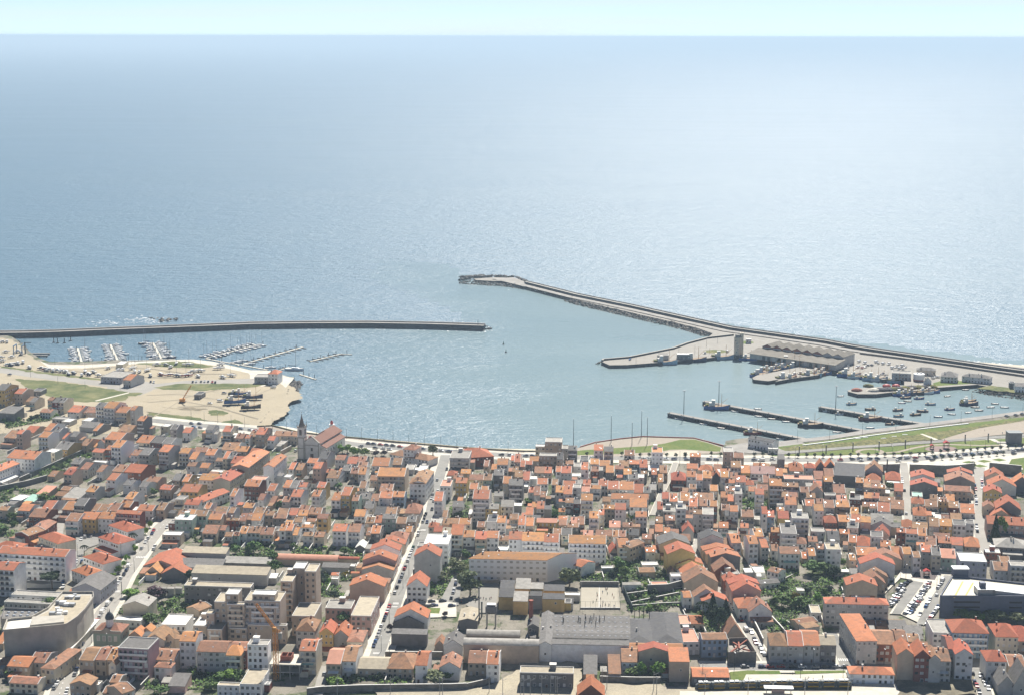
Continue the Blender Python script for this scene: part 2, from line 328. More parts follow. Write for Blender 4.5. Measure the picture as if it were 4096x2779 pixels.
# harbour water: the sheltered basin, calm inside and roughening out through the mouth
hb = [V(-200,740,0), V(0,760,0), V(400,738,0), V(800,735,0), V(1085,742,0), V(1000,690,0), V(850,640,0), V(850,590,0), V(1020,600,0), V(1075,636,0), V(1300,672,0), V(1700,745,0), V(2400,830,0), V(2600,960,0), V(2324,1010,0), V(1500,1060,0), V(1200,1060,0), V(600,1010,0), V(300,960,0), V(-200,900,0)]
def inside(x, y, pl):
    c = False; n = len(pl)
    for i in range(n):
        ax, ay = pl[i][0], pl[i][1]; bx, by = pl[(i+1)%n][0], pl[(i+1)%n][1]
        if (ay > y) != (by > y) and x < (bx-ax)*(y-ay)/(by-ay)+ax: c = not c
    return c
m0, m1 = V(1095,742,0), V(1065,640,0); md = (m1-m0).normalized(); mn = Vector((md.y, -md.x, 0))
if mn.dot(V(1300,800,0)-m0) < 0: mn = -mn
b = MB(); q = 14.0; calm = []; ids = {}
for ix in range(int(min(p.x for p in hb)/q), int(max(p.x for p in hb)/q)+1):
    for iy in range(int(min(p.y for p in hb)/q), int(max(p.y for p in hb)/q)+1):
        if not inside((ix+.5)*q, (iy+.5)*q, hb): continue
        f = []
        for (dx, dy) in ((0,0),(1,0),(1,1),(0,1)):
            k = (ix+dx, iy+dy)
            if k not in ids:
                ids[k] = len(b.v); x, y = k[0]*q, k[1]*q; b.v.append((x, y, 0.05))
                d = (Vector((x, y, 0))-m0).dot(mn)+noise.noise(Vector((x*0.012, y*0.012, 0)))*60; t = max(0, min(1, (d+230)/330)); calm.append(t*t*(3-2*t))
            f.append(ids[k])
        b.f.append(tuple(f)); b.m.append(0)
me = bpy.data.meshes.new('harbour_water'); me.from_pydata(b.v, [], b.f); me.update(); at = me.attributes.new('calm', 'FLOAT', 'POINT'); at.data.foreach_set('value', calm); me.materials.append(M['harbour']); setting(link('harbour_water', me))
port = shore[_i0:]
sheet_on('quay_pavement', [(p.x, p.y) for p in port], M['yard'])
for q in ('1475,655 1560,630 1900,640 2010,625 1950,655 1700,670 1480,685','1500,690 1130,700 1200,680'): sheet_on('lawn', pts(D_, q), M['lawn'])
sheet_on('grass', pts(D_, '1895,705 2010,678 2324,712 2700,770 2700,800 2324,755'), M['wildgrass'], 'stuff')
sheet_on('lawn', ringband_pts(C_, 1265,575,110,16), M['wildgrass']); sheet_on('lawn', ringband_pts(C_, 1540,495,70,14), M['lawn'])
# ---- left: boat yard, tracks, scrub
sheet_on('sand', pts(A_, '-400,215 0,215 110,230 150,270 230,345 330,412 420,446 980,430 1500,402 1800,418 2120,490 2300,500 2324,560 2500,640 2560,720 2440,760 2420,850 2260,960 2150,950 1250,850 1240,1020 -500,1020 -500,300'), M['sand'])
sheet_on('quay_pavement', pts(A_, '330,405 420,440 700,442 980,427 1150,412 1500,398 1640,396 1800,413 2120,486 2300,492 2290,530 2140,560 2100,510 1800,445 1600,415 1150,432 700,470 420,470'), M['paving'])
sheet_on('pavement', pts(B_, '0,905 140,905 330,962 372,965 360,985 300,1050 250,1010 100,1040 0,1010'), M['paving'])
road_l = pts(A_, '-420,440 0,485 500,555 900,605 1300,645')
sheet_on('road', band(road_l, 17), M['paleroad'])
sheet_on('road', pts(A_, '1180,570 1330,600 1560,575 2150,555 2145,600 1480,612 1280,650 1120,640'), M['paleroad'])
sheet_on('road', pts(A_, '920,615 1320,625 1280,660 1180,700 900,640'), M['paleroad'])
sheet_on('grass', pts(A_, '0,450 500,515 980,572 960,588 480,530 0,466'), M['wildgrass'], 'stuff')
sheet_on('grass', pts(A_, '130,560 460,575 800,625 1080,668 1205,678 1150,705 1080,705 1060,738 960,750 740,758 600,745 450,715 380,700 260,640 180,600'), M['wildgrass'], 'stuff')
sheet_on('path', pts(A_, '800,742 1085,672 1095,678 815,748'), M['paving'])
sheet_on('grass', pts(A_, '1150,432 1480,410 1640,420 1800,455 1700,468 1440,465'), M['wildgrass'], 'stuff')
sheet_on('grass', pts(A_, '1295,632 1500,600 2150,600 2260,602 2270,610 2090,635 1720,660 1480,650 1360,645'), M['wildgrass'], 'stuff')
sheet_on('grass', pts(A_, '1760,828 1830,820 1930,845 1900,870 1780,868 1750,850'), M['wildgrass'], 'stuff')
sheet_on('grass', pts(A_, '1870,925 1990,895 2060,930 2060,950 1960,945'), M['wildgrass'], 'stuff')
sheet_on('grass', pts(A_, '1235,835 1330,850 1700,888 1740,905 1560,905 1250,862'), M['wildgrass'], 'stuff')
sheet_on('dirt', pts(A_, '1360,795 1500,808 1640,800 1760,815 1690,828 1560,822'), blend('dark_dirt', (0.14,0.12,0.085), (0.24,0.2,0.13), 0.2), 'stuff')
M['track'] = mat('tyre_tracks', (0.30,0.255,0.18), vary=0.15, scale=0.3)
for q in ('1240,700 1500,690 1800,730 2060,740 2300,640', '1245,760 1500,740 1760,790 1900,800', '1300,880 1450,790 1560,720 1850,650', '450,470 800,520 1100,545 1500,555', '700,480 1000,462 1300,480 1600,520 2000,520', '1500,800 1800,790 2000,850 2180,900'):
    for dy in (0, 2.2): sheet_on('path', band([p+Vector((0, dy, 0)) for p in pts(A_, q)], 0.8), M['track'])
# ---- coast road and promenade
coast = pts(A_, '1240,905 1600,945 1900,968 2100,985', 3)+[P(1060,1724)]+pts(TB, '1240,372 1560,432 1700,468', 3)+pts(TC, '0,392 500,440 1000,470 1400,500 1830,528 2208,545', 3)+[P(2200,1827), P(2350,1830), P(2700,1834)]+pts(TE, '400,430 900,440 1400,432 2000,445', 3)+pts(TF, '200,430 800,430 1200,390 1700,350 2208,318 3000,270', 3)
sheet_on('pavement', band(coast, 27), M['paving'])
sheet_on('road', band(coast, 12), M['asphalt'])
prom = pts(TC, '0,318 500,358 1000,403 1350,437 1830,468 2208,492', 3)
sheet_on('promenade', band(pts(B_, '60,1388 190,1382 390,1432 600,1462', 3)+prom, 7), M['beige'])
b = MB(); bw = pts(B_, '60,1380 190,1373 390,1423 600,1451 950,1481 1200,1507 1500,1534 1760,1555', 3)+[P(1980,1799), P(2100,1805), P(2250,1806)]
# ---- round plaza with lawn
plz = [P(2235,1808), P(2319,1790), P(2379,1772), P(2480,1757), P(2569,1748), P(2775,1754), P(2827,1767), P(2890,1787), P(2890,1812), P(2700,1818), P(2500,1824), P(2235,1826)]
sheet_on('plaza', plz, M['beige'])
sheet_on('lawn', [P(2245,1812), P(2330,1800), P(2480,1790), P(2590,1783), P(2660,1773), P(2720,1758), P(2775,1757), P(2827,1770), P(2885,1789), P(2880,1806), P(2840,1804), P(2740,1797), P(2680,1798), P(2640,1806), P(2500,1814), P(2300,1820)], M['lawn'])
sheet_on('path', [P(2660,1806), P(2720,1800), P(2790,1802), P(2790,1822), P(2660,1822)], M['beach'])
# slip and harbour apron
sheet_on('pavement', [P(2900,1784), P(2992,1769), P(3093,1764), P(3195,1763), P(3240,1780), P(3150,1805), P(3000,1812), P(2930,1806)], M['quay'])
# ---- park on the right
quayrd = pts(D_, '100,1212 260,1192 510,1165 840,1112 1400,1046 2000,972 2324,930 3400,800', 3)
sheet_on('road', band(quayrd, 9), M['quay'])
sheet_on('lawn', pts(D_, '0,1255 250,1225 900,1135 1400,1078 2324,975 3400,850 3400,900 2324,1000 1900,1070 1550,1180 1400,1185 900,1235 400,1275 100,1290'), M['lawn'])
sheet_on('ground_cover', pts(D_, '40,1255 300,1240 700,1205 1100,1160 1340,1130 1500,1185 1380,1190 900,1235 400,1280 110,1290'), M['dryplants'], 'stuff')
sheet_on('ground_cover', pts(D_, '1390,1125 1700,1085 2324,995 2324,1012 1900,1078 1560,1178 1520,1180'), M['dryplants'], 'stuff')
sheet_on('path', pts(D_, '1350,1132 1380,1130 1525,1183 1495,1190'), M['paving'])
sheet_on('pavement', pts(D_, '1550,1182 1900,1080 2324,1010 3400,880 3400,990 2324,1120 2000,1150 1600,1195'), M['beige'])
prk = pts(D_, '-60,1318 300,1290 700,1258 1100,1232 1500,1205 2000,1165 2324,1145 3400,1060', 3)
sheet_on('path', band(prk, 6.5), M['asphalt']); sheet_on('path', band([p+Vector((0,-7,0)) for p in prk], 3.5), M['paving'])
sheet_on('lawn', pts(D_, '-60,1335 300,1308 700,1275 1100,1248 1500,1220 2000,1185 2324,1165 3400,1090 3400,1140 2324,1225 1700,1275 1200,1315 700,1325 0,1340'), M['lawn'])
def ringband(fn, cx, cy, rx, ry, w, z):
    o = [fn(cx+rx*math.cos(a*math.pi/12), cy+ry*math.sin(a*math.pi/12)) for a in range(25)]
    return band(o, w)
sheet_on('path', ringband(D_, 885,1300,115,26,3.2,0), M['beige'])
sheet_on('path', band(pts(D_, '1000,1312 1150,1300 1300,1262 1420,1240 1560,1228 1900,1240 2324,1232'), 3.0), M['beige'])
sheet_on('playground', [D_(1550+150*math.cos(a*math.pi/10), 1272+28*math.sin(a*math.pi/10)) for a in range(20)], mat('rubber_floor', (0.22,0.15,0.13)))
sheet_on('path', pts(D_, '1990,1178 2040,1178 2200,1250 2150,1255'), M['paving'])
# plaza with diamond beds near the dark wall
sheet_on('pavement', pts(TF, '640,520 760,470 1100,450 1400,440 1900,400 2208,370 2208,560 1700,580 1640,560 1570,505 900,500 760,500'), M['paving'])
for (cx, cy) in ((1520,470),(1710,455),(1900,438),(1660,515)): sheet_on('lawn', [TF(cx-100,cy-2), TF(cx-10,cy-18), TF(cx+90,cy+5), TF(cx-5,cy+20)], M['lawn'])
sheet_on('lawn', pts(TF, '2050,430 2208,410 2500,400 2500,640 2208,640 2190,540 2010,500'), M['lawn'])
# ---- streets
def resample0(line, step):
    L = [Vector((p[0], p[1], 0)) for p in line]; out = []
    for a, c in zip(L, L[1:]):
        d = c-a; l = d.length; out += [(a+d*(k*step/l), d/l) for k in range(int(l/step))]
    return out
def street(line, w, pw=2.2, road='asphalt'):
    if pw: sheet_on('pavement', band(line, w+2*pw), M['paving'])
    sheet_on('road', band(line, w), M[road])
    # a low kerb step on both sides
def px(*a): return [P(a[i], a[i+1]) for i in range(0, len(a), 2)]
MAIN = px(1502,2640, 1560,2470, 1617,2304, 1665,2202, 1698,2120, 1723,2062, 1741,1967, 1761,1895, 1774,1853, 1783,1820)
LEFT = px(232,2800, 282,2634, 373,2519, 440,2415, 494,2305, 557,2215, 627,2125, 680,2075)
RIGHT = px(3086,2672, 3030,2579, 2969,2489, 2927,2428, 2876,2360, 2841,2297, 2800,2245, 2785,2190, 2803,2138)
street(MAIN, 7.4, 4.4); street(LEFT, 9.5, 2.6, 'paleroad'); street(RIGHT, 5.0, 0.9, 'paleroad')
street(px(2610,2060, 2655,1954, 2693,1878, 2702,1850), 3.6, 0.5, 'paleroad')
street(px(3636,2085, 3624,1954, 3618,1880, 3612,1850), 5.5, 1.4, 'paleroad')
street(px(3950,2215, 3922,2138, 3914,2049, 3916,1897, 3918,1870), 7.5, 2.2, 'paleroad')
street(px(2800,2668, 3394,2668, 3640,2672), 9.0, 3.0); street(px(3322,2531, 3356,2590, 3382,2660), 6.0, 1.5); street(px(3900,2650, 3920,2700, 3946,2790), 6.0, 1.0)
street(px(280,2640, 150,2640, -60,2650), 6, 1.5); street(px(1270,2790, 1285,2720, 1305,2665), 4.5, 0, 'paleroad')
sheet_on('pavement', pts(UK, '900,640 1350,600 1440,690 1300,760 1180,800 1110,860 1110,950 1000,1080 890,1190 880,900 960,800 960,690'), M['asphalt'])
sheet_on('pavement', pts(UK, '760,470 860,470 830,640 750,610'), M['paleroad'])
sheet_on('pavement', pts(UK, '200,1180 880,1180 880,1260 560,1300 200,1250'), M['asphalt'])
sheet_on('pavement', pts(UK, '200,1255 560,1290 830,1270 860,1340 200,1340'), M['paving'])
sheet_on('pavement', pts(UI, '40,640 160,640 110,1010 -60,1060 -150,1010'), M['asphalt'])
sheet_on('school_yard', pts(UI, '360,735 620,735 575,1112 350,1112 200,1010 260,960 350,960'), mat('yard_asphalt', (0.25,0.235,0.205), vary=0.06))
sheet_on('sports_court', pts(UI, '1655,765 2120,765 2148,1052 1645,1050'), mat('court_concrete', (0.36,0.325,0.255), vary=0.06, scale=0.2))
for q in ('1655,765 2120,765 2121,769 1655,769', '1648,1040 2146,1042 2147,1046 1648,1044', '1880,765 1886,765 1884,1050 1877,1050'): sheet_on('road_marking', pts(UI, q), M['whitemark'])
sheet_on('pavement', pts(UH, '1340,1150 1500,1150 1620,1090 1970,1150 1975,1320 1620,1330 1340,1300'), M['paving'])
sheet_on('lawn', pts(UH, '1540,1205 1770,1210 1755,1280 1540,1270'), M['lawn'])
for fn, cs in ((UH, '1178,1140 1250,1140 1246,1166 1172,1166;1160,1184 1236,1186 1230,1204 1154,1202;1525,215 1590,215 1584,236 1518,236'), (N1, '978,866 1062,868 1056,896 968,894'), (UK, '1815,918 1962,918 1950,944 1800,942'), (N0, '985,1060 1060,1060 1050,1085 972,1085;925,1205 1000,1205 985,1235 905,1235;1525,208 1590,208 1580,236 1512,236'), (NQ, '1500,950 1690,950 1705,985 1512,985')):
    for c4 in cs.split(';'):
        q = pts(fn, c4); _lay[0] += 1; b = MB(); z = GZ+0.03+_lay[0]*0.006
        for i in range(7):
            f0, f1 = i/7, i/7+0.075; b.poly([(v.x, v.y, z) for v in (q[0].lerp(q[1], f0), q[0].lerp(q[1], f1), q[3].lerp(q[2], f1), q[3].lerp(q[2], f0))])
        setting(b.build('road_marking', [M['whitemark']]))
for ln_ in (LEFT, px(2800,2668, 3394,2668)):
    b = MB(); _lay[0] += 1; z = GZ+0.03+_lay[0]*0.006
    for i, (p, d) in enumerate(resample0(ln_, 3.0)):
        if i % 2 == 0: n_ = Vector((-d.y, d.x, 0))*0.12; b.poly([(v.x, v.y, z) for v in (p-n_, p+n_, p+n_+d*2.2, p-n_+d*2.2)])
    setting(b.build('road_marking', [M['whitemark']]))
# car park on the right
sheet_on('car_park', pts(UM, '440,680 1215,745 1180,800 1010,1110 990,1250 760,1570 400,1400 225,1390 330,1230 580,860 400,830 110,1120'), M['paving'])
sheet_on('road', pts(UM, '570,870 760,905 400,1400 260,1390'), M['asphalt']); sheet_on('road', pts(UM, '1075,790 1205,795 1000,1110 990,1250 800,1560 640,1560 760,1330 870,1150 1000,960'), M['asphalt'])
sheet_on('playground', pts(UM, '650,720 1000,745 930,865 560,830'), mat('dark_play_floor', (0.10,0.075,0.07)))
# station ground
sheet_on('dirt', pts(NP, '-1000,1340 0,1335 200,1345 560,1300 760,1180 900,1060 930,1000 1660,1000 1770,1080 1760,1290 2300,1290 2324,1500 -1000,1500'), M['paleground'], 'stuff')
sheet_on('dirt', pts(NR, '0,1290 800,1290 850,1330 1270,1330 1270,1500 0,1500'), M['paleground'], 'stuff')
sheet_on('lawn', pts(NR, '1720,1130 1960,1110 2060,1110 1990,1240 1740,1240'), M['lawn']); sheet_on('lawn', pts(NQ, '270,1115 720,1115 745,1160 285,1162'), M['lawn']); sheet_on('lawn', pts(NQ, '920,1118 1600,1112 1600,1140 940,1160'), M['lawn'])
sheet_on('platform', pts(NQ, '280,1165 740,1162 940,1165 1600,1145 1640,1255 240,1250'), M['paving'])
sheet_on('platform', pts(NQ, '-600,1385 2324,1385 2324,1500 -600,1500'), M['paving'])
sheet_on('pavement', pts(NQ, '1680,1300 2260,1280 2324,1424 1680,1424'), M['paving'])
sheet_on('dirt', pts(N2, '300,730 900,730 930,877 260,900'), blend('dark_lot', (0.16,0.14,0.10), (0.26,0.23,0.16), 0.1), 'stuff')
# beach and shallows below the promenade
b = MB(); bl = [P(1835,1790,0.3), P(1900,1790,0.3), P(2000,1792,0.3), P(2150,1794,0.3), P(2300,1790,0.3), P(2325,1792,0.3), P(2325,1800,1.6), P(2100,1806,1.6), P(1960,1800,1.6), P(1835,1792,1.6)]
b.poly(bl); setting(b.build('beach', [M['beach']]))
# ------------------------------------------------------------------ buildings
def win_mesh(name, glass, fr, bars=1):
    b = MB(); b.box(-0.5, -0.08, -0.5, 0.5, 0.05, 0.5, 1)
    n = bars+1; g = 0.86/n
    for i in range(n): b.poly([(-0.43+i*g+0.02, -0.085, -0.43), (-0.43+(i+1)*g-0.02, -0.085, -0.43), (-0.43+(i+1)*g-0.02, -0.085, 0.43), (-0.43+i*g+0.02, -0.085, 0.43)], 0)
    me = bpy.data.meshes.new(name); me.from_pydata(b.v, [], b.f); me.materials.append(glass); me.materials.append(fr); me.polygons.foreach_set('material_index', b.m); me.update()
    return me
WIN = [win_mesh('window', M['glass'], M['frame']), win_mesh('window', M['glass'], M['stone'], 1), win_mesh('window', M['shutter'], M['frame'], 0), win_mesh('window', M['glass'], M['brown'], 1)]
DOORM = [win_mesh('door', M['brown'], M['stone'], 0), win_mesh('door', M['shutter'], M['stone'], 1), win_mesh('door', M['glass'], M['frame'], 1)]
_c = MB(); _c.box(-0.35, -0.35, 0, 0.35, 0.35, 1.0, 0); _c.box(-0.45, -0.45, 1.0, 0.45, 0.45, 1.15, 1)
CHIM = [_c.mesh('chimney', [WALL['g'], M['concrete']]), _c.mesh('chimney', [M['brick'], M['concrete']]), _c.mesh('chimney', [WALL['w'], M['coping']])]
_s = MB(); _s.box(-0.5, -0.5, -0.05, 0.5, 0.5, 0.1); SKYL = _s.mesh('skylight', [M['sky_light']])
def bal_mesh(rail):
    b = MB(); b.box(-0.5, -1.0, -0.18, 0.5, 0.0, 0.0, 0)
    b.box(-0.5, -1.0, 0.0, 0.5, -0.92, 0.95, 1); b.box(-0.5, -0.92, 0.0, -0.5+0.01, 0.0, 0.95, 1); b.box(0.49, -0.92, 0.0, 0.5, 0.0, 0.95, 1)
    return b.mesh('balcony', [M['coping'], rail])
BALC = [bal_mesh(WALL['w']), bal_mesh(M['metal']), bal_mesh(WALL['c'])]
HOUSES = []
BUILT = []
WALLNAME = {'w':'white','v':'bright white','c':'cream','y':'yellow','g':'grey','d':'dark grey','n':'tan','r':'red-brown','b':'blue','e':'green','p':'pink','l':'lilac grey','m':'mauve'}
ROOFNAME = {'o':'orange roof','b':'brown roof','r':'red roof','k':'pale pink roof','m':'mauve roof','g':'grey roof','d':'dark roof','f':'pale concrete roof','t':'tan roof','w':'white roof','e':'green roof'}
def bis(fn, lo, hi, target):
    # fn decreasing pixel y with distance
    for _ in range(30):
        m = (lo+hi)/2
        if fn(m) > target: lo = m
        else: hi = m
    return (lo+hi)/2
def wall_openings(root, rnd, W, h, n, wm, y=0.0, door=True, balc=False, facing='f', D=0, big=False, mode=None):
    """windows, a door and balconies on one wall, laid out by storey"""
    ns = max(1, int(round(n))); sh = h/ns
    L = W if facing == 'f' else D
    cols = max(1, min(12, int(round(L/2.7)))); pitch = L/cols
    style = rnd.choice([0,0,1,1,3]) if mode is None else mode
    ww = min(pitch*0.62, rnd.choice([1.0,1.2,1.5,1.9 if ns >= 3 else 1.2])); wh = min(sh*0.6, rnd.choice([1.3,1.5,1.6]))
    for s in range(ns):
        zc = s*sh+sh*0.54
        if balc and s >= 1:
            bw = L*rnd.choice([0.92,0.92,0.6])
            bo = link('balcony', BALC[root.get('_bal', 0)], root, (W/2 if facing == 'f' else 0, y, s*sh+0.15), 0, (bw, 1, 1))
        for c in range(cols):
            if mode is None and rnd.random() < (0.08 if facing == 'f' else 0.25): continue
            p = (c+0.5)*pitch+rnd.uniform(-0.1, 0.1)
            isd = door and s == 0 and (c == cols//2 or (ns > 1 and rnd.random() < 0.25))
            if isd: me = rnd.choice(DOORM); sc = (min(ww*1.05, 1.5), 1, min(2.25, sh*0.78)); z = sc[2]/2+0.03; nm = 'door'
            else:
                me = WIN[2] if rnd.random() < 0.28 else WIN[style]; sc = (ww, 1, wh if not (balc and s) else sh*0.72); z = zc if not (balc and s) else s*sh+sh*0.36+0.2; nm = 'window'
            if facing == 'f': link(nm, me, root, (p, y, z), 0, sc)
            elif facing == 'r': link(nm, me, root, (W, p, z), R(90), sc)
            else: link(nm, me, root, (0, p, z), R(-90), sc)
def make_house(ox, oy, sc, yaw, form, xl, xr, yl, yr_, yrg, n, wc, rc, opt, idx):
    rnd = random.Random(idx*7919+13)
    h = n*2.95+0.35
    fx = lambda x: ox+x/sc
    fy = lambda y: oy+y/sc
    for o in opt:
        if o[0] == 'y': yaw = float(o[1:])
    slope = math.tan(R({'M': 9, 'H': 24, 'P': 26}.get(form, 16.5)))
    if yl != yr_:
        A = P(fx(xl), fy(yl), GZ+h); B = P(fx(xr), fy(yr_), GZ+h)
        dx = B-A; Wd = dx.length; ang = math.atan2(dx.y, dx.x); Mid = (A+B)/2
    else:
        Mid = P(fx((xl+xr)/2), fy(yl), GZ+h); ang = -R(yaw)
        ux = Vector((math.cos(ang), math.sin(ang), 0))
        e = (proj(Mid+ux*0.5)[0]-proj(Mid-ux*0.5)[0]); Wd = (xr-xl)/sc/e
    Wd = max(2.0, Wd-rnd.uniform(0.06, 0.14)); h += rnd.uniform(-0.03, 0.03)
    ux = Vector((math.cos(ang), math.sin(ang), 0)); uy = Vector((-math.sin(ang), math.cos(ang), 0))
    if uy.y < 0: uy = -uy
    D = None; shear = 0.0
    for o in opt:
        if o[0] == 'd': D = float(o[1:])
        if o[0] == 'k': shear = float(o[1:])
    up = Vector((0, 0, 1)); tgt = fy(yrg)
    rise = None
    if form in 'EH':
        if D is None:
            q = bis(lambda q: proj(Mid+uy*q+up*(q*slope))[1], 1.2, 10.5, tgt); D = 2*q
        rise = D/2*slope
        pass
    elif form == 'M':
        if D is None: D = bis(lambda q: proj(Mid+uy*q+up*(q*slope))[1], 1.5, 70, tgt)
        rise = D*slope
    elif form == 'F':
        if D is None: D = bis(lambda q: proj(Mid+uy*q)[1], 1.5, 70, tgt)
        rise = 0.55
    elif form == 'C':
        if D is None: D = 14.0
        D = bis(lambda q: proj(Mid+uy*q+up*(q*0.28))[1], 3, 26, tgt)*1.25
        rise = D*0.2
    elif form == 'G':
        D = D or 11.0
        rise = bis(lambda q: proj(Mid+up*q)[1], 0.3, 9.0, tgt)
        if '~' in opt: rise = 1.0
    elif form == 'P':
        D = D or 14.0
        q = Wd/2*0.95
        rise = bis(lambda r: proj(Mid+uy*q+up*r)[1], 0.3, 7.0, tgt)
    base = Mid-ux*(Wd/2); loc = Vector((base.x, base.y, GZ))
    if 'rz' in opt: pass
    small = n <= 1.3 and Wd*D < 70
    big = Wd*D > 330
    nm = ('warehouse' if (big and n <= 2.5 and rc in 'gdftwk') else 'apartment_building' if n >= 3.5 else 'shed' if (small and (form in 'FMC' or rc in 'wfeg')) else 'cottage' if n <= 1.6 else 'townhouse' if n >= 2.5 else 'gabled_house' if form == 'G' else 'flat_roofed_house' if form in 'FM' else 'hip_roofed_house' if form in 'HP' else 'house')
    if 'j' in opt:
        par = HOUSES[-1][0] if HOUSES[-1][0].parent is None else HOUSES[-1][0].parent
        root = link('block', None, par, Matrix.Rotation(-par.rotation_euler.z, 3, 'Z') @ (loc-par.location), ang-par.rotation_euler.z)
    else: root = link(nm, None, None, loc, ang)
    root['_bal'] = rnd.choice([0,0,1,2])
    wm = WALL[wc]; rm = ROOF[rc]
    b = MB(); r = MB(); ov = 0.3; th = 0.22
    sh = shear
    def shf(v): return [(x+sh*y/D, y, z) for (x, y, z) in v]
    if form == 'E':
        b.prism([(0,0),(D,0),(D,h),(D/2,h+rise),(0,h)], 0, Wd, 'x'); k = rise/(D/2)
        r.prism([(-ov,h-ov*k+0.04),(D/2,h+rise+0.04),(D+ov,h-ov*k+0.04),(D+ov,h-ov*k+0.04+th),(D/2,h+rise+0.04+th),(-ov,h-ov*k+0.04+th)], -0.08, Wd+0.08, 'x')
    elif form == 'M':
        b.prism([(0,0),(D,0),(D,h+rise),(0,h)], 0, Wd, 'x'); k = rise/D
        r.prism([(-ov,h-ov*k+0.04),(D+0.1,h+rise+0.1*k+0.04),(D+0.1,h+rise+0.1*k+0.04+th),(-ov,h-ov*k+0.04+th)], -0.1, Wd+0.1, 'x')
    elif form == 'C':
        arc = [(D*i/12, h+rise*math.sin(math.pi*i/12)**0.8) for i in range(13)]
        b.prism([(0,0),(D,0)]+arc[::-1], 0, Wd, 'x')
        r.prism([(y, z+0.05) for y, z in arc]+[(y, z+0.05+th) for y, z in arc[::-1]], -0.15, Wd+0.15, 'x')
    elif form == 'G':
        b.prism([(0,0),(Wd,0),(Wd,h),(Wd/2,h+rise),(0,h)], 0, D, 'y'); k = rise/(Wd/2)
        r.prism([(-ov,h-ov*k+0.04),(Wd/2,h+rise+0.04),(Wd+ov,h-ov*k+0.04),(Wd+ov,h-ov*k+0.04+th),(Wd/2,h+rise+0.04+th),(-ov,h-ov*k+0.04+th)], -0.12, D+0.12, 'y')
    elif form == 'F':
        b.box(0,0,0,Wd,D,h+0.02)
        p = 0.55; t2 = 0.25
        for (x0,y0,x1,y1) in ((0,0,Wd,t2),(0,D-t2,Wd,D),(0,t2,t2,D-t2),(Wd-t2,t2,Wd,D-t2)): b.box(x0,y0,h+0.02,x1,y1,h+p,1)
        r.box(t2+.01,t2+.01,h+0.03,Wd-t2-.01,D-t2-.01,h+0.14)
    else:
        b.box(0,0,0,Wd,D,h)
        e0 = h+0.03
        if form == 'H':
            i = min(D/2*0.95, Wd*0.42); A = (i, D/2, e0+rise); B = (Wd-i, D/2, e0+rise)
        else:
            i = Wd/2*0.95; A = (Wd/2, i, e0+rise); B = (Wd/2, D-i if D > 2*i else i+0.3, e0+rise)
        c = [(-ov,-ov,e0),(Wd+ov,-ov,e0),(Wd+ov,D+ov,e0),(-ov,D+ov,e0)]; c2 = [(x,y,e0-0.18) for x,y,z in c]
        if form == 'H': fs = [[c[0],c[1],B,A],[c[1],c[2],B],[c[2],c[3],A,B],[c[3],c[0],A]]
        else: fs = [[c[0],c[1],A],[c[1],c[2],B,A],[c[2],c[3],B],[c[3],c[0],A,B]]
        for f in fs: r.poly(f)
        for i2 in range(4): r.poly([c2[i2], c2[(i2+1)%4], c[(i2+1)%4], c[i2]])
        r.poly(c2[::-1])
    if shear: b.v = shf(b.v); r.v = shf(r.v)
    if form == 'F': b.build('wall', [wm, M['coping']], root)
    else: b.build('wall', [wm], root)
    ro = r.build('roof', [rm], root)
    # white party-wall edges on many tiled roofs
    if form == 'E' and rc in 'okbg' and rnd.random() < 0.55 and not shear:
        for x in ((Wd-0.16,) if rnd.random() < 0.4 else (-0.1, Wd-0.16)):
            c = MB(); c.prism([(-0.25,h),(D/2,h+rise),(D+0.25,h),(D+0.25,h+0.55),(D/2,h+rise+0.5),(-0.25,h+0.55-0.1)], x, x+0.26, 'x'); c.build('coping', [M['coping']], root)
    if 'T' in opt:
        c = MB(); c.box(0.2, -0.55, h-1.3, Wd-0.2, -0.42, h-0.35); c.build('clerestory', [M['black']], root)
        for i in range(14): link('skylight', SKYL, root, (Wd*(i+0.5)/14, D*0.5, h+rise*0.5+0.28), 0, (0.9, 0.5, 1))
    # chimneys
    if form in 'EGHP' and n >= 1.4:
        for _ in range(rnd.choice([0,1,1,2]) + (2 if Wd > 22 else 0)):
            x = rnd.uniform(0.15, 0.85)*Wd; y = rnd.uniform(0.3, 0.75)*D
            f = 1-abs(y/D*2-1) if form in 'EH' else 1-abs(x/Wd*2-1)
            link('chimney', CHIM[rnd.randrange(3)], root, (x, y, h+rise*max(0, f)-0.4), 0, (1, 1, rnd.uniform(1.3, 1.9)))
    if form == 'E' and rc in 'obgkm' and D > 4:
        k = rnd.choice([0,0,0,1,1,2]) + (2 if Wd > 20 else 0)
        for _ in range(k):
            f = rnd.uniform(0.25, 0.8); o = link('skylight', SKYL, root, (rnd.uniform(0.12, 0.88)*Wd, D/2*f, h+rise*f+0.3), 0, (rnd.uniform(0.5, 0.8), rnd.uniform(0.6, 1.0), 1)); o.rotation_euler = (math.atan(rise/(D/2)), 0, 0)
    if form == 'F' and Wd*D > 60 and n > 1.2 and rnd.random() < 0.6 and '0' not in opt:
        s = MB(); bx = rnd.uniform(2.2, 3.2); s.box(0,0,h+0.1,bx,2.6,h+2.5); s.box(-0.15,-0.15,h+2.5,bx+0.15,2.75,h+2.7,1)
        s.build('stair_head', [wm, M['coping']], root, (rnd.uniform(0.3, max(0.4, Wd-bx-0.5)), D-3.4 if D > 5 else 0.5, 0))
    if form in 'EFHP' or (form == 'G' and idx % 3 == 0 and Wd < 12):
        if not (small and rnd.random() < 0.4):
            wall_openings(root, rnd, Wd, h, n, wm, 0.0, True, 'B' in opt, 'f', D, False, 2 if 'h' in opt else None)
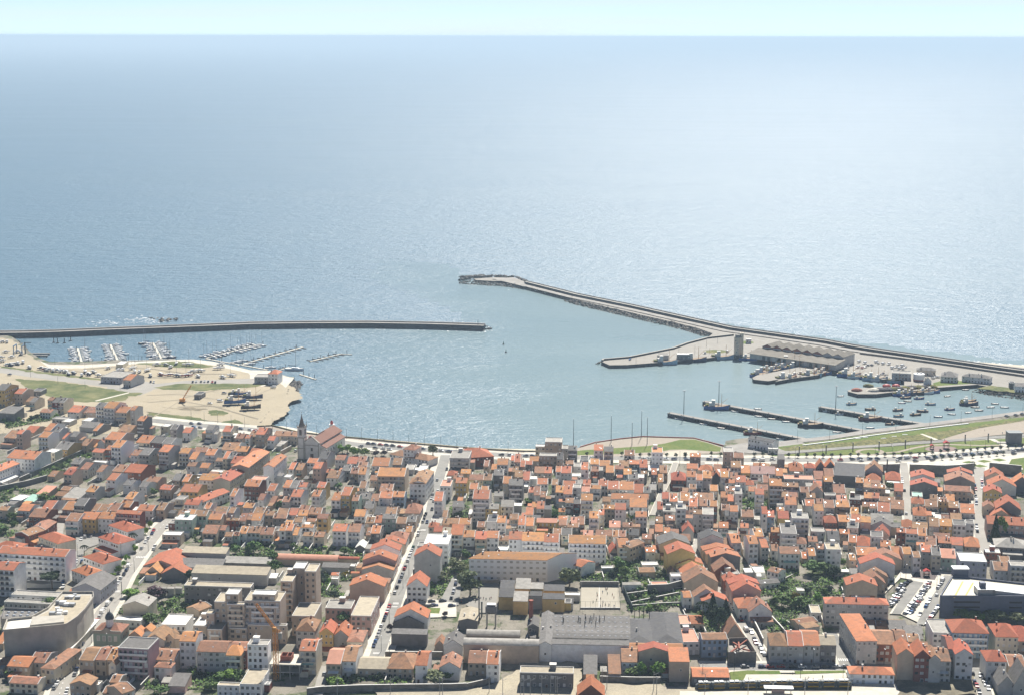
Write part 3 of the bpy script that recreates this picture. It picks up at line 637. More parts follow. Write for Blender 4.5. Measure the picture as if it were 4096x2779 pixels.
    if form in 'GM' and n > 1.2 and rnd.random() < 0.5:
        link('window', WIN[0], root, (Wd*rnd.uniform(0.3, 0.7), 0, h*rnd.uniform(0.45, 0.8)), 0, (1.0, 1, 1.2))
    if 's' in opt or (form in 'EF' and n >= 2 and rnd.random() < 0.12 and not shear): wall_openings(root, rnd, Wd, h, n, wm, 0, False, False, 'r', D)
    if 'S' in opt: wall_openings(root, rnd, Wd, h, n, wm, 0, False, False, 'l', D)
    # lean-to canopy at the back of some houses
    if form == 'E' and n >= 1.8 and rnd.random() < 0.16:
        c = MB(); w2 = Wd*rnd.uniform(0.5, 0.9); c.prism([(-2.4,h*0.5),(-0.02,h*0.5+0.45),(-0.02,h*0.5+0.57),(-2.4,h*0.5+0.12)], 0, w2, 'x'); c.build('canopy', [ROOF[rnd.choice('wwe')]], root, ((Wd-w2)/2, 0, 0))
    ctr = loc+ux*(Wd/2)+uy*(D/2)+up*h
    HOUSES.append((root, wc, rc, n, form, ctr, Wd, D))
    BUILT.append((ctr.x, ctr.y, max(Wd, D)/2))
    return root
def build_sheets():
    idx = 0
    for (ox, oy, sc, yaw, text) in SHEETS:
        for ln in text.strip().splitlines():
            t = ln.split()
            form = 'E'
            if t[0] in ('M','F','G','H','P','C'): form = t.pop(0)
            xl, xr = float(t[0]), float(t[1])
            if '/' in t[2]: yl, yr_ = map(float, t[2].split('/'))
            else: yl = yr_ = float(t[2])
            idx += 1
            # streets fan out: the yaw drifts with the place in the town
            make_house(ox, oy, sc, yaw, form, xl, xr, yl, yr_, float(t[3]), float(t[4]), t[5], t[6], t[7:], idx)
# ---- building survey: form xl xr eave ridge storeys wall roof options, per survey sheet (origin, scale, street yaw)
SHEETS = []
def sheet(ox, oy, sc, yaw, text): SHEETS.append((ox, oy, sc, yaw, text))
sheet(0,1500,3.154,15,"""
-60 60 190 110 4.5 y g
178 285 232 168 3 n o
320 400 335 270 1 n b
372 440 340 282 2 c g
600 665 315 280 3 n b
655 725 345 280 3 r g
722 805 345 285 3 c g
850 1000 465 372 1.5 w o
1015 1090 475 400 1 n b
1095 1205 470 400 2 n b
1205 1310 400 345 4 w g B
1305 1440 415 335 4 w o B
1455 1600 470 395 3 c o B
1640 1700 440 385 4 g o
1728 1815 575 518 4 d o B
M -20 180 480 395 2 d g
1480 1640 715 625 1 n b
1172 1230 700 592 1 d o
F 1030 1140 580 540 1 w w
F 775 880 590 550 1 g w
F 870 950 492 466 1 w w
552 645 695 600 2 w o
300 430 720 640 1 n r
50 200 790 680 2 n b
208 280 738 690 4 p o
485 605 782 712 3 v o B
655 740 725 662 2 l g
780 815 800 722 2 w o
865 960 775 708 2 g g
1012 1100 885 800 2 n b
1125 1215 905 838 1 w o
G 1230 1315 850 810 2 w b
1320 1520 812 715 3 n o
1400 1525 910 820 4 v o B
690 850 935 825 2.5 y g
80 440 1050 935 3.5 w o
F 565 690 975 930 3 c w
-40 250 1225/1110 1065 3 w o d11
F 1565 1625 935 870 2 w d
1160 1300 970 925 2 c o
1325 1400 940 885 3 r o
1645 1740 1010 940 2 w b
1752 1880 1005 915 3 g g B
1905 2000 1005 955 2 y o
2000 2125 965 878 4 g o B
1715 1890 850 755 2 c o
1905 2030 855 775 2 r g
2040 2160 865 785 2 w g
F 2025 2120 650 615 2 c w
890 1005 1120 1050 1.5 g g
1010 1110 1185 1100 2 g b
1215 1290 1215 1130 2 w b
1415 1555 1215 1130 2 n b
1565 1780 1225 1120 3 r r
1345 1460 1320 1235 3 w o
800 910 1250 1180 3 n r
600 690 1275 1205 1 n b
1548 1665 1385 1318 2 w g
1748 1850 1410 1340 2 w g
1840 1990 1345 1280 2 n b
2010 2160 1440 1385 2 n o
1080 1200 1468 1400 2 g o
765 880 1450 1405 1 n b
690 830 1520 1468 1 n b
M 785 1000 1550 1425 1 g f
M 455 590 1500 1395 1 n k
1570 1680 1560 1475 2 w o
F 120 270 1577 1510 1 g w
M 300 430 1590 1505 1 g e
F 1165 1350 1100 1078 1 w w
F 655 830 555 528 1 g f
500 640 470 425 1.5 w b
M 1000 1180 660 590 1 g g
""")
sheet(700,1600,3.154,9,"""
-60 20 370 305 3 g g
93 195 408 342 2 w o
385 480 375 312 3 w g B
598 705 395 320 3 c o B
760 860 480 420 2 n b
880 945 478 440 2 w o
1017 1130 432 345 3 n o
930 1015 455 390 2 c b
1240 1545 450 392 2 c b
1165 1250 505 452 2 w o
F 1290 1370 558 510 1 n f
578 780 628 518 2 w b
742 910 645 580 3 g o
925 1030 690 605 3 d r
925 1195 850/650 600 4 n o d12
690 930 1020/870 700 3 c r d12
300 690 1010 930 2 w o
700 870 795 705 3 n r
G 1112 1245 840 812 4.5 w o d30 s
1430 1500 870 785 2 w o
1520 1610 875 790 2 n b
1662 1790 790 730 3 w o B
1738 1840 860 778 4 p o
1805 1920 740 635 3 g d
2020 2140 750 690 2 w b
48 170 668 600 3 w o B
175 265 740 650 2 w o
230 400 650 592 2 n b
378 500 690 615 3 w o B
600 680 735 645 3 c o
660 745 740 665 3 d g
510 600 768 725 2 g b
-40 60 1010 925 2 n g
88 170 1025 935 2 y o
65 290 1155 1058 2 y o
F 0 110 1255 1205 2 c f
300 690 1300/1150 1100 2 w r d10
690 760 1210 1115 4 w o
870 1060 1085 1000 3 r o
F 950 1130 1010 960 3 w k
1160 1260 1140 1050 2 w o
1362 1450 1098 1005 3 g o
1450 1535 1110 1010 3 g g
1540 1660 1090 1035 3 w o
1788 1890 1100 1030 3 y o
2090 2208 1200 1095 4 y o
1458 1590 1215 1125 3 w o B
1722 1830 1210 1130 3 w o B
1970 2085 1260 1160 3 w o
1042 1115 1255 1175 2 w b
1185 1255 1300 1208 1 n b
1347 1455 1280 1215 2 g b
855 985 1355 1295 2 w o
360 440 1370 1295 2 w o
500 655 1400 1342 2 n b
665 745 1420 1352 2 w b
985 1120 1425 1352 2 n b
1560 1690 1385 1325 2 n b
115 300 1315 1255 2 w r
1890 1990 910 868 2 w o
1910 2060 980 885 2 w b
F 1685 1790 930 885 2 c f
2100 2200 890 815 2 g g
F 1370 1450 975 935 2 w w
310 420 850 790 2 g o
150 260 830 780 2 w b
F 440 590 910 880 1 g w
""")
sheet(1400,1650,3.154,4,"""
-40 85 640 555 2 w o
95 205 620 548 2 d b
95 215 690 622 2 w b
272 490 668 550 2 w o
535 650 655 568 2 d b
F 690 800 720 652 1 g f
F 850 960 735 665 1 w w
0 100 765 695 2 n b
100 195 775 690 2 w o
342 690 800 690 4 n o B
H 750 955 890 800 4.5 w b
955 1060 890/740 690 4.5 w b d10
250 345 850 785 2 n b
115 200 945 865 2 w b
370 535 985 895 2 n b
-30 15 1030 940 3 y o
20 110 1110 1035 3 e b
118 245 1085 1012 2 w g
262 360 1110 1020 2 w b
368 530 1075 992 3 w o
530 685 1062 990 3 b o
705 840 1130 1080 1 n b
H 690 880 1265 1135 2 g b
178 295 1205 1112 2 c g
303 440 1285 1182 1 g d
445 585 1275 1185 2 n b
48 185 1305 1218 2 w o
190 305 1390 1312 2 n b
312 400 1385 1295 2 w r
405 575 1335 1275 3 e g
578 710 1395 1315 2 n b
720 830 1375 1298 2 n g
F 1255 1500 575 480 3.5 g f B
H 1225 1340 785 722 2 n r
1395 1520 765 710 2 n o
1300 1420 830 778 2 g b
1500 1680 845 778 2 c b
1330 1475 885 820 3 y o
1685 1750 675 597 3 n b
1780 1850 715 645 1 n o
1852 1990 655 575 3 w o
2025 2100 600 540 2 w o
2070 2150 620 505 3 c o
2145 2208 680 600 2 n o
1808 1935 790 712 3 d g
1680 1790 850 768 2 e b
2050 2120 745 678 2 n b
2075 2208 810 728 2 n b
F 1135 1270 930 850 3 w k
1060 1165 1110 985 4 w o B
1505 1610 960 885 2 c o
1650 1745 975 925 2 w o
1545 1755 1085 970 5 g o B
1925 2030 890 800 3 c o
2000 2180 915 835 4 d g B
1815 1930 1050 992 3 g f
1355 1420 1105 1060 1 n o
1290 1420 1185 1112 2 w g
1708 1875 1212 1145 3 y f
1900 2060 1185 1098 2 w f
1162 1225 1320 1230 1 n b
F 1005 1150 1400 1325 1 w f
1165 1255 1408 1330 2 n b
1255 1370 1395 1328 2 n b
1370 1520 1405 1330 2 c o
F 1722 1850 1380 1290 3 w d
1855 1960 1385 1300 3 w o
2010 2120 1345 1275 2 n b
2120 2208 1410 1300 3 w o B
H 990 1110 1440 1375 2 c r
1600 1700 1440 1370 1 n b
""")
sheet(2100,1700,3.154,4,"""
F 132 252 272 245 3 c w
F 252 465 215 158 4.5 n f
F 462 545 300 252 3 g f
542 655 318 256 4 d g B
F 180 400 390 352 3 n f
400 480 430 340 3 n d
55 180 450 392 2 c o
-10 95 495 450 2 d o
F 690 800 445 390 2 w d
868 985 315 242 4 v o
995 1115 330 268 4 c g B
1250 1385 378 312 2 w b
F 1600 1740 348 280 4 v o
820 935 490 420 2 w o
935 1075 510 440 2 w o
512 615 488 442 2 n b
F 612 705 525 477 2 g f
705 800 555 465 4 w o
115 245 600 520 2 n b
245 335 600 525 2 n o
385 455 585 515 3 w o
452 585 600 515 3 g o
F 572 690 648 605 1 w w
830 935 580 520 2 r b
1018 1120 595 508 2 d o
1135 1250 552 505 2 g b
1242 1345 620 545 2 b o
1185 1310 515 442 2 n b
1318 1445 490 435 2 d o
1445 1545 530 432 3 w r
1462 1540 610 545 2 g b
F 1555 1690 575 503 1 w w
1595 1665 620 540 3 d o
1700 1800 600 505 2 n b
1680 1745 715 615 2 c o
F 1430 1505 665 618 2 w w
1300 1430 680 620 2 g g
H 1848 2035 690 575 2 r r
-30 60 690 580 2 w o
150 285 740 668 2 w o
335 415 750 680 3 g b
475 640 765 700 3 w o
660 735 735 683 2 e f
730 830 755 685 2 r o
920 1050 765 692 2 w o
1040 1185 805 700 2 c o
1185 1375 812 710 2 w o
1370 1500 850 738 1 n r
1560 1660 815 742 2 g f
1495 1590 850 780 2 d g
40 115 845 782 2 w o
110 190 880 768 2 w b
190 255 905 830 2 d b
385 490 845 760 3 g o
485 600 865 768 3 w o
F 605 705 792 742 4 g f
712 818 835 772 2 w k
822 960 800 755 2 w o
1085 1560 930 860 3 w o
1320 1540 1030 920 3 w o
705 855 945 862 4 w o B
508 620 975 915 2 w b
612 700 990 935 2 r g
975 1080 960 900 1 n b
85 150 1030 965 2 c o
145 240 1050 958 2 w o
985 1135 1055 1002 3 c o
1135 1275 1062 980 4 w o
808 930 1170 1085 4 w o B
930 1000 1125 1060 3 c o
5 100 1125 1035 2 w o
422 505 1088 1045 2 e o
1392 1540 1155 1085 3 w o
1650 1740 1225 1152 2 n b
1768 1895 1200 1132 3 d b B
1670 1740 1060 960 2 g r
F 1740 1900 1090 1035 2 g f
F 1910 2030 1060 1000 4 w f
1730 1825 925 842 2 w r
1820 1930 960 860 3 g o
1955 2070 945 850 2 w o
-40 110 1265 1165 2 c o
145 405 1225 1172 2 y k
420 540 1190 1142 2 n o
425 530 1260 1190 2 n b
575 660 1230 1160 2 w k
660 750 1250 1150 2 n b
535 680 1285 1235 2 d b
1060 1205 1285 1205 2 w k
1230 1360 1280 1225 2 n b
350 460 1370 1302 2 n b
455 590 1385 1300 2 c g
730 860 1392 1325 2 w k
890 1100 1390 1320 2 n b
1105 1180 1405 1325 2 w o
1180 1275 1405 1325 2 d b
1308 1440 1385 1308 2 g d
1478 1600 1430 1372 2 n b
1640 1780 1440 1385 2 n b
1640 1740 1340 1250 2 n o
1755 1835 1385 1290 2 w o
1835 1945 1415 1310 2 w b
G 1985 2130 1345 1265 2 g r
1965 2090 1455 1372 2 g b
""")
sheet(2700,1700,3.154,6,"""
188 325 398 352 3 d o
F 612 735 340 282 5 n f
740 870 410 345 3 g b
M 1300 1385 430 362 3 d g
148 292 545 482 3 n o
H 325 470 570 490 1 n r
488 600 570 503 1 n b
570 695 575 545 2 w o
575 680 655 580 3 w o
705 835 530 450 3 g b B
832 950 600 505 2 y o
955 1270 610 515 2 w m
990 1150 510 475 2 n o
1272 1365 635 540 2 g o
H 1450 1620 575 455 2 g r
H 1640 1775 535 470 2 w r
F 1375 1750 685 630 2 g k
G 1785 1890 525 455 2 d r d10
G 1900 2020 525 455 2 d r d10
1758 1880 680 535 1 n b
1885 2010 645 530 1 n b
148 265 650 575 3 w o
265 350 690 612 3 w o
352 460 665 580 3 l o
G 470 565 650 590 2 d r
695 795 660 592 2 n b
632 760 725 680 2 w o
768 895 715 632 3 w o
H 878 995 750 682 2 w r
1108 1195 720 630 2 n b
1192 1350 760 672 5 n o B
1345 1560 775 722 3 d b B
1578 1695 845 775 2 g b
G 1715 1865 840 768 2 g b
1878 1995 710 645 3 d o
1748 1855 765 700 2 g o
2000 2155 855 715 2 n b
178 270 800 740 2 w b
438 545 825 750 2 n o
632 790 830 770 2 c b
928 1030 830 772 2 w o
1030 1185 815 745 2 n b
1012 1125 870 800 4 w o B
1325 1430 905 838 3 p b
1430 1550 900 842 2 n b
1388 1535 1000 900 3 w o
1658 1775 912 850 2 g b
F 1890 2035 890 855 2 g f
2040 2175 945 880 2 w k
65 190 950 850 2 w o
225 305 920 840 1 n b
302 490 940 850 2 w b
578 665 910 835 3 n o
662 745 955 870 2 d o
F 755 850 870 800 4 w f
175 290 1020 925 3 p o
305 410 1015 940 2 n b
438 535 1020 948 3 r o
1642 1765 1015 935 2 g o
1785 1885 985 925 2 n b
1882 2015 1040 940 2 g b
2030 2208 1030 948 2 n o
1755 1875 1075 992 3 w o
228 345 1118 1062 4 g b
F 345 490 1130 1040 4 g f B
585 690 1075 995 2 n b
692 800 1085 1010 3 w o
628 745 1140 1075 2 g d
835 1000 1155 1065 2 n b
1095 1165 1115 1020 4 w r
1160 1255 1155 1070 3 b o
1282 1380 1090 1035 2 w o
1300 1440 1175 1080 2 y r
F 1475 1690 1180 1105 5 w f B
H 1890 2040 1225 1130 2 r r
2060 2208 1215 1130 2 n o
552 675 1292 1218 3 d o B
825 930 1290 1235 3 g o
788 905 1365 1303 2 n b
F 915 1005 1185 1145 1 w w
1212 1340 1345 1290 3 r o
1192 1330 1460 1368 1 n b
F 1338 1540 1370 1245 4 g g B
1930 2080 1450 1335 2 w d
2080 2208 1370 1312 2 n o
F 1720 1890 1345 1295 3 g f
1680 1800 1465 1400 2 g b
H 1500 1660 1490 1405 2 w b
438 540 1375 1320 2 n o
""")
sheet(3396,1700,3.154,12,"""
M -190 195 640 480 2 d d
G 205 425 580 490 2 g b d12
H 215 400 690 600 1 n r
H 460 650 690 575 1 n r
G 780 1080 660 615 2 w r d14
G 775 1118 765 712 2 d r d11
G 1210 1590 715 640 2 d b d16
G 1240 1560 605 560 2 b r d8
G 780 920 795 745 1 n b
F 795 930 900 845 1 w e
1200 1540 830 762 2 n b
G 1405 1575 870 820 1 w b
82 182 722 660 3 d o
190 275 740 675 2 w o
282 370 790 740 2 n b
370 460 792 755 2 n o
572 682 828 728 2 n o
188 290 915 845 2 g o
290 382 915 850 2 g o
F 0 150 940 880 2 r g
380 580 960 900 1 n b
165 245 1025 968 1 y b
250 355 1025 970 1 n b
358 520 1085 972 2 w o
528 695 1055 932 1 n b
18 120 1112 1032 2 w o
270 560 1215 1115 2 l f
G 270 530 1270 1205 2 l g
18 155 1225 1122 2 w o
142 275 1220 1148 3 p o
F -20 120 1300 1228 2 w g
F 270 430 1410 1340 3 w g B
G 330 510 1390 1305 2 p r
H 78 262 1520 1385 1 n r
600 715 1350 1300 3 r o
715 865 1365 1310 3 w o
868 980 1392 1300 3 w o B
H 668 800 1280 1178 2 w r
795 995 1300 1222 2 n b
1012 1140 1275 1165 3 g b
1145 1300 1268 1182 3 y o
F 1310 1475 1265 1195 3 w g
F 1475 1580 1245 1195 3 w g s
1165 1300 1185 1130 1 n b
1280 1425 1185 1108 2 r b
H 812 980 1135 1020 2 w r
M 975 1155 1105 1032 1 d g
H 790 940 985 900 2 c r
955 1120 1025 945 2 n b
1025 1115 938 872 2 n b
1118 1230 945 905 2 n b
1128 1250 965 940 3 y b
1222 1335 948 868 2 n o
1255 1385 1040 955 2 r b
1400 1590 1105 935 1 w o
G 1720 1960 655 590 2 n r d14
G 1750 2110 765 680 2 w r d13
G 1705 1930 850 800 3 y r d13 s
G 2060 2300 740 650 2 d o d12
G 1690 1830 1030 985 2 c b d9
G 1850 2170 1060 955 2 d r d16
G 1780 2060 1150 1070 1 n r d10
1740 2268 1255 1150 3 p r
H 1840 2260 1540 1415 2 d f
H 1462 1650 1530 1400 2 n o
1070 1275 1430 1358 2 n b
960 1105 1520 1400 2 n b
1125 1300 1485 1408 2 d o
1295 1440 1510 1412 2 w o
395 530 1530 1455 2 w o
-10 95 1475 1385 2 n o
""")
sheet(0,1950,3.32,10,"""
235 395 303 217 2 w o
545 685 288 170 2 w o
-20 105 298 245 2 n b
380 600 388 280 2 r b
375 600 640/560 500 2 r b d11
600 755 560/450 400 2 r b d10
825 975 292 185 2 n o
980 1120 240 135 3 d g B
1130 1290 310 210 1 n b
1290 1420 318 225 1 n b
1440 1560 305 205 2 n b
1572 1725 255 172 2 r o
1815 2030 300 228 2 w o
2070 2180 295 200 2 n b
865 1040 440 340 3 w b B
1055 1270 415 325 3 y o
1295 1520 410 325 3 w o
1535 1870 345 302 4 r o B
H 1440 1690 490/580 460 2.5 w r d12
H 1305 1570 650/745 610 2.5 w r d12
H 510 770 640/740 600 2.5 c r d12
H 1105 1370 910/1010 870 2.5 w r d12
H 950 1180 1090/1175 1050 2 w r d11
H -100 200 780/820 735 2 w r d12
-40 870 890 800 5 v o B
-80 185 1090 990 5 w o B
G 950 1330 1350 1270 2.5 l g d22 s
905 1180 1400 1345 1 n o
G 1900 2384 1050 965 1 g r d24
""")
sheet(600,2000,3.32,5,"""
F 243 545 312 270 2 r f
F 330 560 262 190 3.3 e w
365 475 190 130 2 n b
485 590 195 122 2 n o
585 750 208 132 3 e b
742 945 252 180 2 n o
800 1010 195 150 2 n b
692 885 440 330 2 n b
900 1000 395 332 2 g b
1012 1180 265 235 2 r b
1180 1270 270 172 2 n b
1280 1345 255 168 2 d b
1345 1470 265 175 2 w o
988 1095 478 425 2 g b
1100 1185 468 425 2 e b
1182 1285 440 348 2 w o
1285 1460 432 348 2 w b
1460 1635 455 365 2 c b
1520 1640 200 142 2 n b
1632 1815 238 182 2 d b
1685 1830 180 108 2 n b
1838 1950 195 105 2 w o
1962 2090 200 132 2 n o
2105 2270 185 95 2 n b
2080 2205 278 185 1 n b
2215 2360 240 180 3 y b
1790 1895 315 265 2 n o
1902 2020 288 222 2 w b
F 1625 1710 412 352 2 w g
1715 1805 402 315 3 w o
1800 1890 402 315 3 g o B
1895 1960 460 362 2 w o
2030 2165 472 425 2 w b
2175 2310 485 420 2 c b
2015 2175 360 322 2 w o
F 160 405 465 415 2 n w
M 422 1010 700 618 2 g t
M 385 965 858 770 1 d g
M 965 1590 835 750 1 d f
M 548 1555 978 872 2 g t
F 450 1335 1150 1090 3 d t
C 1660 2487 795 700 1 n k
M 205 420 715 650 1 g w
G 150 490 980 890 1 d r d10
G -60 130 960 880 1 n o d10
M 1345 1540 1050 1030 1 w w
M 1540 1680 1030 968 1 g w
650 820 1470/1400 1290 2 n b d9
""")
sheet(1200,2050,3.154,4,"""
408 580 230 140 3 v o
605 755 240 140 3 w b B
830 895 280 185 1 n b
890 1010 260 165 2 d o
1330 1410 240 170 2 n o
H 1110 1340 345 228 2 g b
G 990 1320 395 335 2 n r d8 s
G 885 1255 470 400 3 w r d10 s
G 790 1205 600 525 3 p r d10 s
G 780 1180 720 660 2 g o d12 s
G 625 1065 925 840 3 n r d12 s
H 850 1120 880 810 2 n b
F 640 895 1305 1060 3.5 p t s
F 318 645 1210 1105 2.5 p f
1685 1790 235 165 2 n r
1785 1895 280 188 2 c t
1900 2050 275 142 4 c r B
F 1560 1870 400 270 4 v w
F 1480 1700 425 375 3 g f
G 1440 1765 545 455 5 g r d12
G 1345 1600 925 830 3 w r d14 S
G 1170 1560 1400 1310 1 d g d6
G 1190 1610 1320 1215 2 w r d12
C 490 745 585 545 1 n r
M 270 620 690 630 1 g g
F 610 690 680 645 1 g w
640 780 760 745 1 c o
390 490 785 755 1 w o
G 700 815 440 405 1 d w
F 390 480 840 812 1 w w
""")
sheet(1800,2100,3.154,3.5,"""
160 310 148 68 3 w o
315 460 172 78 3 n o B
460 610 158 72 3 w o
618 740 188 132 2 c b
740 905 175 80 4 v o
905 1185 195 90 4 v o B
1185 1375 210 110 4 v o B
1492 1970 228 128 4 v o B
238 1230 428 338 4.2 v o k16 h
1530 1660 490/528 400 2 w r d12
G 105 345 1205 1175 1.5 d t d18
F 1445 1640 885 850 1 g w
M 1445 1555 990 915 1 g d
F 600 740 290 255 1 g w
""")
sheet(2400,2100,3.154,-3,"""
235 375 275 165 3 c o B
375 560 290/215 190 3 n b d8
G 125 235 345 275 1 n r
G 745 1135 235 165 3 n g d14 S
575 700 335 280 2 g o
G 850 1200 360 290 4 y r d14
G 960 1300 490 430 2 y r d10
G 1025 1360 610 525 2 w r d10
G 1060 1490 720 600 2 n b d14
G 1185 1490 900 800 2 w b d8
1052 1160 910 835 2 w o
G 1290 1620 960 895 2 w r d10
G 1270 1560 175 115 3 w d d12
G 1300 1690 315 268 2 n r d8
G 1345 1680 365 315 2 n r d6
G 1400 1770 400 350 3 d o d9
G 1445 1720 580 480 2 r b d12
F 1545 1765 620 570 2 c f
G 1565 1765 700 640 2 r r d8
G 1625 2005 740 670 3 p r d8
G 1670 2030 830 735 3 p r d9
H 1745 2060 1040 900 2 w o
G 1880 2170 1090 985 2 w b d12
1658 1780 220 108 3 w o
1878 2000 230 130 4 w o
1950 2070 140 45 4 w o
2038 2130 278 172 3 g o
1565 1655 245 160 2 n b
1805 1870 310 215 1 n b
F 1955 2085 600 520 1 w w
F 530 740 505 462 1 w w
490 700 590 535 1 n b
F 650 860 755 712 1 n k
F 900 1050 650 605 2 w w
M 285 520 750 720 1 w f
F 970 1150 1250 1135 1 d k
1145 1310 1240 1145 1 n r
1285 1610 1440 1365 3 b b
G 1580 1820 1400 1240 1 n b d12
F 1035 1260 1480 1310 2 w k
F 20 170 545 515 1 g w
G 870 960 600 560 1 n b
""")
sheet(3000,2100,3.154,4,"""
272 365 320 240 2 w b
375 630 358 272 3 w b
H 372 520 455 395 1 n b
655 740 418 340 1 n o
742 830 385 290 2 w o
845 965 300 235 3 g b B
F 965 1150 310 225 4 w t
1250 1340 440 370 2 n o
1345 1620 375 280 2 n o
1785 1930 362 270 2 n o
1930 2050 362 275 3 c o
2058 2155 405 332 3 w b
G 1500 1920 430 345 2 n b d10
G 1390 1830 490 405 3 w r d10 s
G 1450 1740 650 570 2 n b d7 s
G 1450 1710 730 635 2 n b d8 s
G 1215 1610 760 690 3 n r d12 s
H 1255 1575 895 838 1 n r
215 360 570/605 510 2 w b d8
130 380 745/720 680 1 w g d7
H 950 1750 992 905 4 g o
P 1345 1605 1455 1395 4 g r d38 S y-1
610 855 1255/1215 1120 1 n b d8
1470 1585 1272 1195 1 n b
1590 1755 1272 1205 1 n b
M 1760 2000 1330 1195 1 n g
M 1950 2190 1365 1262 1 n g
1570 1835 1500 1335 3 r b
1838 1985 1455 1330 2 n b
1990 2150 1470 1380 2 n b
F 770 900 1110 1010 1 w t
F 590 690 830 790 1 w w
M 1070 1250 585 555 1 g w
F 65 190 605 520 1 w w
""")
sheet(3500,2100,3.899,8,"""
720 895 412 312 3 g o
885 1030 470 350 3 c g
1030 1270 510 368 2.5 e k
F 1325 1750 570 430 4 l w
F 1725 1960 430 370 2 r w
1950 2110 570 485 2 n b
1855 2110 705 575 2 w b
F 2115 2360 640 560 4 g f B
""")
sheet(0,2300,3.293,8,"""
-60 42 900 670 1 n o
F 145 790 275 215 1 w f
F 50 740 372 325 1 g f
G 1615 1950 400 340 2.5 c f d13
F 1500 1855 600 545 1 w w
G 1690 1860 800 735 1.5 n o d9
G 1865 1990 740 690 1.5 n o d7
G 1915 2165 850 780 2 g b d14
G 2170 2290 830 770 2 n b d8
1040 1240 1120 965 2.5 n b
1245 1400 1115 962 2.5 n b
1400 1540 1115 965 2.5 n o
G 1430 1525 1175 1125 3 c b d6
F 1550 1950 970 825 5 m g B
1965 2305 1115 985 2 n b
H 2030 2250 1210 1140 2 w b
-30 90 1190 1085 1 n b
92 380 1200 1075 2 n o
385 600 1150 1020 2 g b
P 540 715 1225 1160 2.5 c b d26 s y14
118 500 1425 1345 1.5 c b
G 920 1190 1440 1390 2 n b d9
1440 1570 1410 1320 2 n b
1605 1780 1560/1500 1400 2 n b d12
1350 1490 1555 1470 1 n b
F 1210 1300 1450 1395 1 w w
""")
sheet(600,2250,2.981,4,"""
F 130 425 745 620 2 w w
F 515 675 755 640 3 n w
350 545 935 830 4.5 w o
552 905 1060 942 3.5 g b
H 890 1080 1100 975 3 c o B
930 1155 1045 950 3 r b
F 1158 1405 985 920 5 v f
F 1070 1320 1455 1270 2 w t
1775 1980 1050 925 4 c o B
P 1740 1965 810 700 3 g b d16
M 215 420 1470 1315 1 p g
F 800 1065 1470 1430 1.5 w t
F 1340 1425 1460 1400 1 r w
""")
sheet(1200,2350,3.32,4,"""
G 255 440 600 530 3.3 y r d13
G 445 640 640 560 2.6 g r d14
P 625 830 712 640 2.5 c b d16 s
345 545 1010 825 2.5 n k
555 740 975 772 2.6 w b
765 1160 1075 935 1.3 n t
H 1155 1500 1070 860 1.5 n b
1530 1690 1030 860 3 w r
G 1850 2120 1060 985 2 w b d14
M 1210 1685 615 545 2 d g
G 1790 1920 765 700 1 n b d9
G 1905 2160 770 690 1.8 w g d14
""")
sheet(1800,2350,3.32,3,"""
C 215 925 640 540 2 d f
C 175 1180 765 655 3 n f
G 1185 1345 755 715 3 w g d44
M 1345 2380 755 692 3 w g
238 480 1000 845 2 n b
480 650 1015 855 3 w o
F 925 1640 1140 1050 2.4 d t
M 1770 1955 1150 890 1 n g
G 1690 2050 1430 1290 1 r r d12
G 1030 1175 520 480 2 d g d12
""")
sheet(2400,2350,3.32,2,"""
P 350 705 725 625 2.5 g d d34
P 705 1105 735 612 2.5 g d d44
M 112 280 1140 885 1.2 n b
285 510 985 812 2 w b
G 515 920 850 790 3.3 n r d8
360 1105 805 745 2.5 n o
M 920 1190 980 790 3.3 n o
1225 1720 1185 1075 1.3 d o
""")
sheet(2900,2350,3.32,4,"""
H 600 835 768 590 3 g b
835 1045 772 575 3 g o
1045 1265 765 555 3 g o
1262 1480 760 640 3 d t
H 1655 2250 1145 1040 1.6 v o
""")
sheet(3450,2350,2.045,4,"""
G 285 425 550 500 4.3 n r d15
G 425 560 565 508 4.3 r r d15
G 545 640 585 548 4 g b d13
590 725 600 500 3.5 g b
G 760 905 545 500 4.3 w r d14
H 735 1035 368 250 4.3 b r B
F 575 740 372 260 3.5 w f
H 1090 1275 400 285 4 c r
H 1240 1400 435 305 3 n r
H 1015 1180 600 505 3.3 w r
1195 1340 645 555 2 n b
G 1110 1250 800 725 1.5 g g d14
G 1230 1400 810 660 1.5 g g d14
700 760 500 400 4.3 g r
""")

# joined blocks: the stepped pink apartment complex, the yellow school, the sawtooth factory, the old school with its tower
sheet(600,2250,2.981,4,"""
F 1700 1840 70 -5 8.2 n w 0
F 1843 1978 108 15 8.2 n t j 0
F 1556 1698 225 110 7.2 n t B j
F 1125 1552 460 345 7 n t B j 0
F 1218 1492 385 330 8 n w j
F 915 1122 500 470 6.6 n t B j
F 765 912 470 360 6.6 n t j
F 895 1050 380 312 8 n w j
F 1162 1628 748 725 3 n t j
F 948 1150 788 765 2.6 n t j
F 1690 1960 640 480 3.4 n t j
F 665 765 610 568 5 n t
F 680 860 800 680 3 n t B j
""")
sheet(1800,2100,3.154,3.5,"""
M 612 806 905 800 2.3 y d
M 628 812 795 692 2.6 y d j
M 795 980 958 832 2.4 y f j
M 822 1010 800 668 3.2 y f j
M 1005 1176 800 722 3 y f j
M 982 1160 888 830 2.4 g d j
M 1166 1446 930 858 2.3 y d j
M 1182 1446 825 748 2.6 y d j
F 1445 1530 985 935 1.2 y d j
""")
sheet(1800,2350,3.32,3,"""
M 1308 2395 668 608 2.6 g g T
M 1302 2395 605 546 2.7 g g T j
M 1296 2395 543 486 2.8 g g T j
M 1288 2390 483 424 2.9 g g T j
M 1280 2385 421 366 3.0 g g T j
""")
